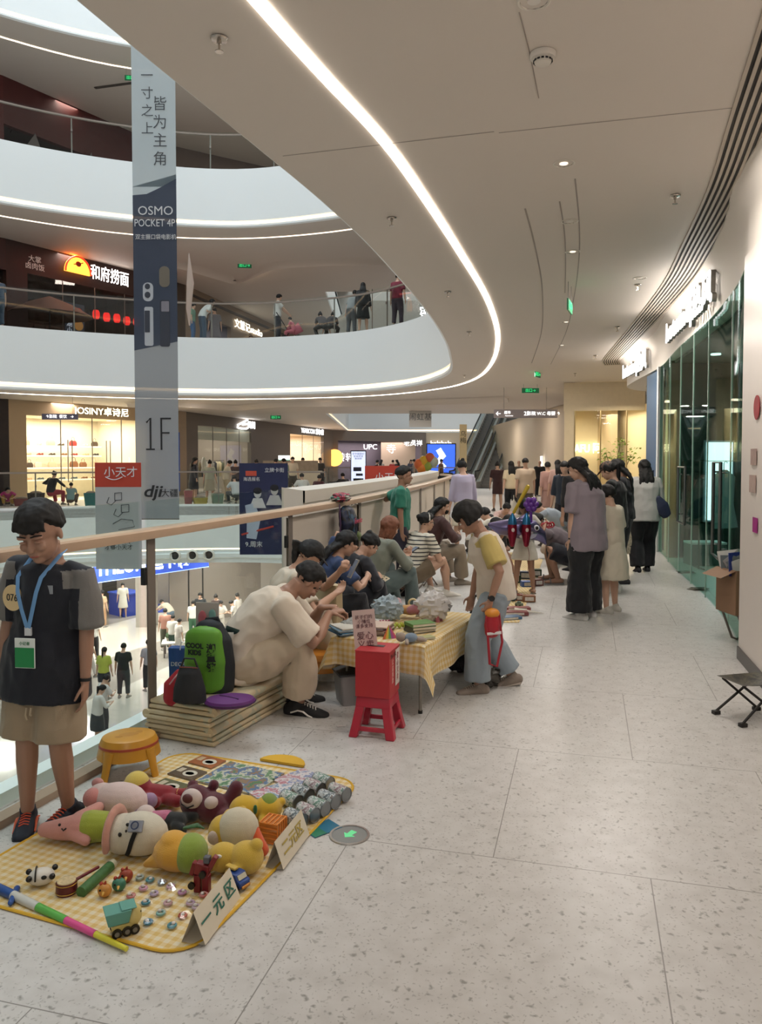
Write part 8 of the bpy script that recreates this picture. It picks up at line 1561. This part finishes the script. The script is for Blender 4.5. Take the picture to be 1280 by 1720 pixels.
for x in (-.15, .35): obj('wheel', B().tube([(x, -.2, .1), (x, -.15, .1)], .1, 14), BK, r)
# floor below, beyond the glass
zl = -5.6
def low(lab, px, py, yaw, H=1.62, *a, **k):
    p = G(px, py, zl); return far(lab, px, p.y, zl, yaw, H, *a, **k)
low('woman in a long white dress at the sports shop entrance below', 204, 1037, 20, 1.62, 'stand', 'd0ccc0', 'd0ccc0', 'short', 'skirt', head=(40, 0, 0))
low('person in peach outfit looking at the notice board below', 168, 1054, -10, 1.62, 'stand', 'c9a888', 'b8906e', 'bun')
low('person in pale pink beside the peach outfit below', 158, 1052, 0, 1.55, 'stand', 'c9a090', 'b8906e', 'bun')
low('woman in black crop top and white trousers below the boy arm', 146, 1140, -60, 1.64, 'walk', '1f1f24', 'd0ccc8', 'bun')
low('woman in white with black bag behind the crop top woman below', 153, 1108, 0, 1.62, 'stand', 'd0ccc6', '26262a', 'long')
low('woman with dark hair in white behind the boy arm below', 140, 1112, 20, 1.6, 'stand', 'c9c4be', '3a3a40', 'bun')
low('girl in a lime yellow T-shirt and dark shorts below', 170, 1175, -5, 1.6, 'stand', 'b0b84a', '2c3036', 'pony', 'shorts')
low('person all in black walking on the floor below', 203, 1172, 0, 1.68, 'stand', '1c1c20', '3a3c40', 'short')
low('person in purple cap and white shirt below', 166, 1235, -40, 1.62, 'phone', 'd0ccca', '3a3c44')
low('girl in white blouse and dark skirt looking at her phone below', 158, 1255, -50, 1.6, 'phone', 'd2cfca', '33383e', 'pony', sleeve=1.6, k='skirt')
low('person in light grey top beside the steel post below', 247, 1160, 30, 1.62, 'stand', '9a9aa0', '26262a')
low('person in a white hood shirt and jeans bending below, near the grey wall', 281, 1060, 60, 1.62, 'bend', 'cfc4b0', '5a6a78')
low('boy in white T-shirt and dark green shorts below, left of the pair', 287, 1100, -10, 1.5, 'stand', 'cfcac2', '1f3a30', 'short', 'shorts')
low('child in white outfit below, right of the dark green shorts boy', 297, 1105, -40, 1.45, 'stand', 'cfc4bc', 'cdc8c0')
low('seller in black shirt facing us below at the grey wall', 335, 1062, 180, 1.7, 'stand', '23262a', '23262a')
low('child in white with back to us before the black shirt seller', 322, 1070, 0, 1.5, 'stand', 'cfcdc8', '2f5a40')
low('woman with long brown hair in white below at the grey wall', 368, 1072, -150, 1.6, 'phone', 'c9c2ba', 'b8b0a8', 'long')
low('woman in dark top holding papers below behind the brown haired one', 363, 1062, 170, 1.66, 'phone', '4a3a36', '33312f', 'bun')
low('child in white at the right end of the group below', 392, 1068, 100, 1.5, 'phone', 'cfc8c0', '5a5550')
low('person in white cap and top at the parapet end below', 399, 1062, 60, 1.66, 'stand', 'd0c8c0', '5a5550', 'bun')
low('person in patterned red and cream shirt beside the steel post below', 275, 1092, 10, 1.6, 'stand', '9a6a5a', '4a4a3a')
r = thing('stall_table', 'low stall table with plants and goods on the floor below', 'table', G(310, 1100, zl), .2); obj('tabletop', B().box((0, 0, .5), (1.6, .7, .05)), mat('cfc8be', .6), r); [obj('leg', B().box((x, y, .24), (.05, .05, .48)), DSTEEL, r) for x in (-.7, .7) for y in (-.3, .3)]
for k in range(6):
    q = thing('small_plant', 'small green plant pot on the stall table below', 'plant', G(310, 1100, zl)+V(-.6+.24*k, .02*k, .53), 0, 'plants on the stall below'); obj('foliage', B().ell((0, 0, .2), (.1, .1, .14), f=lambda q: .8+.3*noise.noise(q*6)), mat('55704a', .7, var=.3), q); obj('pot', B().lathe([(0, 0), (.06, 0), (.07, .1), (0, .1)], n=12), mat('c0b8a8', .6), q)
# goods at the far balustrade
for k, (px, d, c, w, h, lab) in enumerate([(60, 26.5, '3a3430', .5, .45, 'dark open basket at the shoe shop balustrade'), (152, 26.5, '2f6f6c', .42, .45, 'teal plastic tub at the shoe shop balustrade'), (36, 26.6, '8a4a4a', .5, .25, 'reddish heap of goods by the pink child'), (316, 27.2, '9a5a5a', .3, .5, 'pink box by the long dark dress'), (336, 27.2, 'b8a04a', .5, .25, 'yellow toys on the floor by the pale green woman'), (365, 27.2, '7a8a7a', .4, .4, 'grey green crate at the far balustrade'), (1, 26.6, '55504c', .3, .35, 'grey bag at the left edge by the pink child')]):
    o = thing('goods_container', lab, 'container', V((px-640)/1290*d, d, 0), .1*k); obj('body', B().rings([[V(x*w*s/2, y*w*s/2*.7, z) for x, y in rrect(1, 1, .2, 3)] for s, z in ((.8, 0), (1, h))]), mat(c, .6, var=.2), o); obj('contents', B().ell((0, 0, h), (w*.4, w*.3, .07)), mat('8a7a6a', .7, var=.4, scale=20), o)
# rods that carry the signs hung from the upper ceiling
for o in list(bpy.data.objects):
    if o.name.startswith('shop_sign') and o.get('label', '').startswith(('small pale lit letters', 'cluster of bright')):
        obj('rod', B().tube([(0, 0, 0), (0, 0, 9.38-o.location.z)], .02, 6), STEEL, o)
finish()
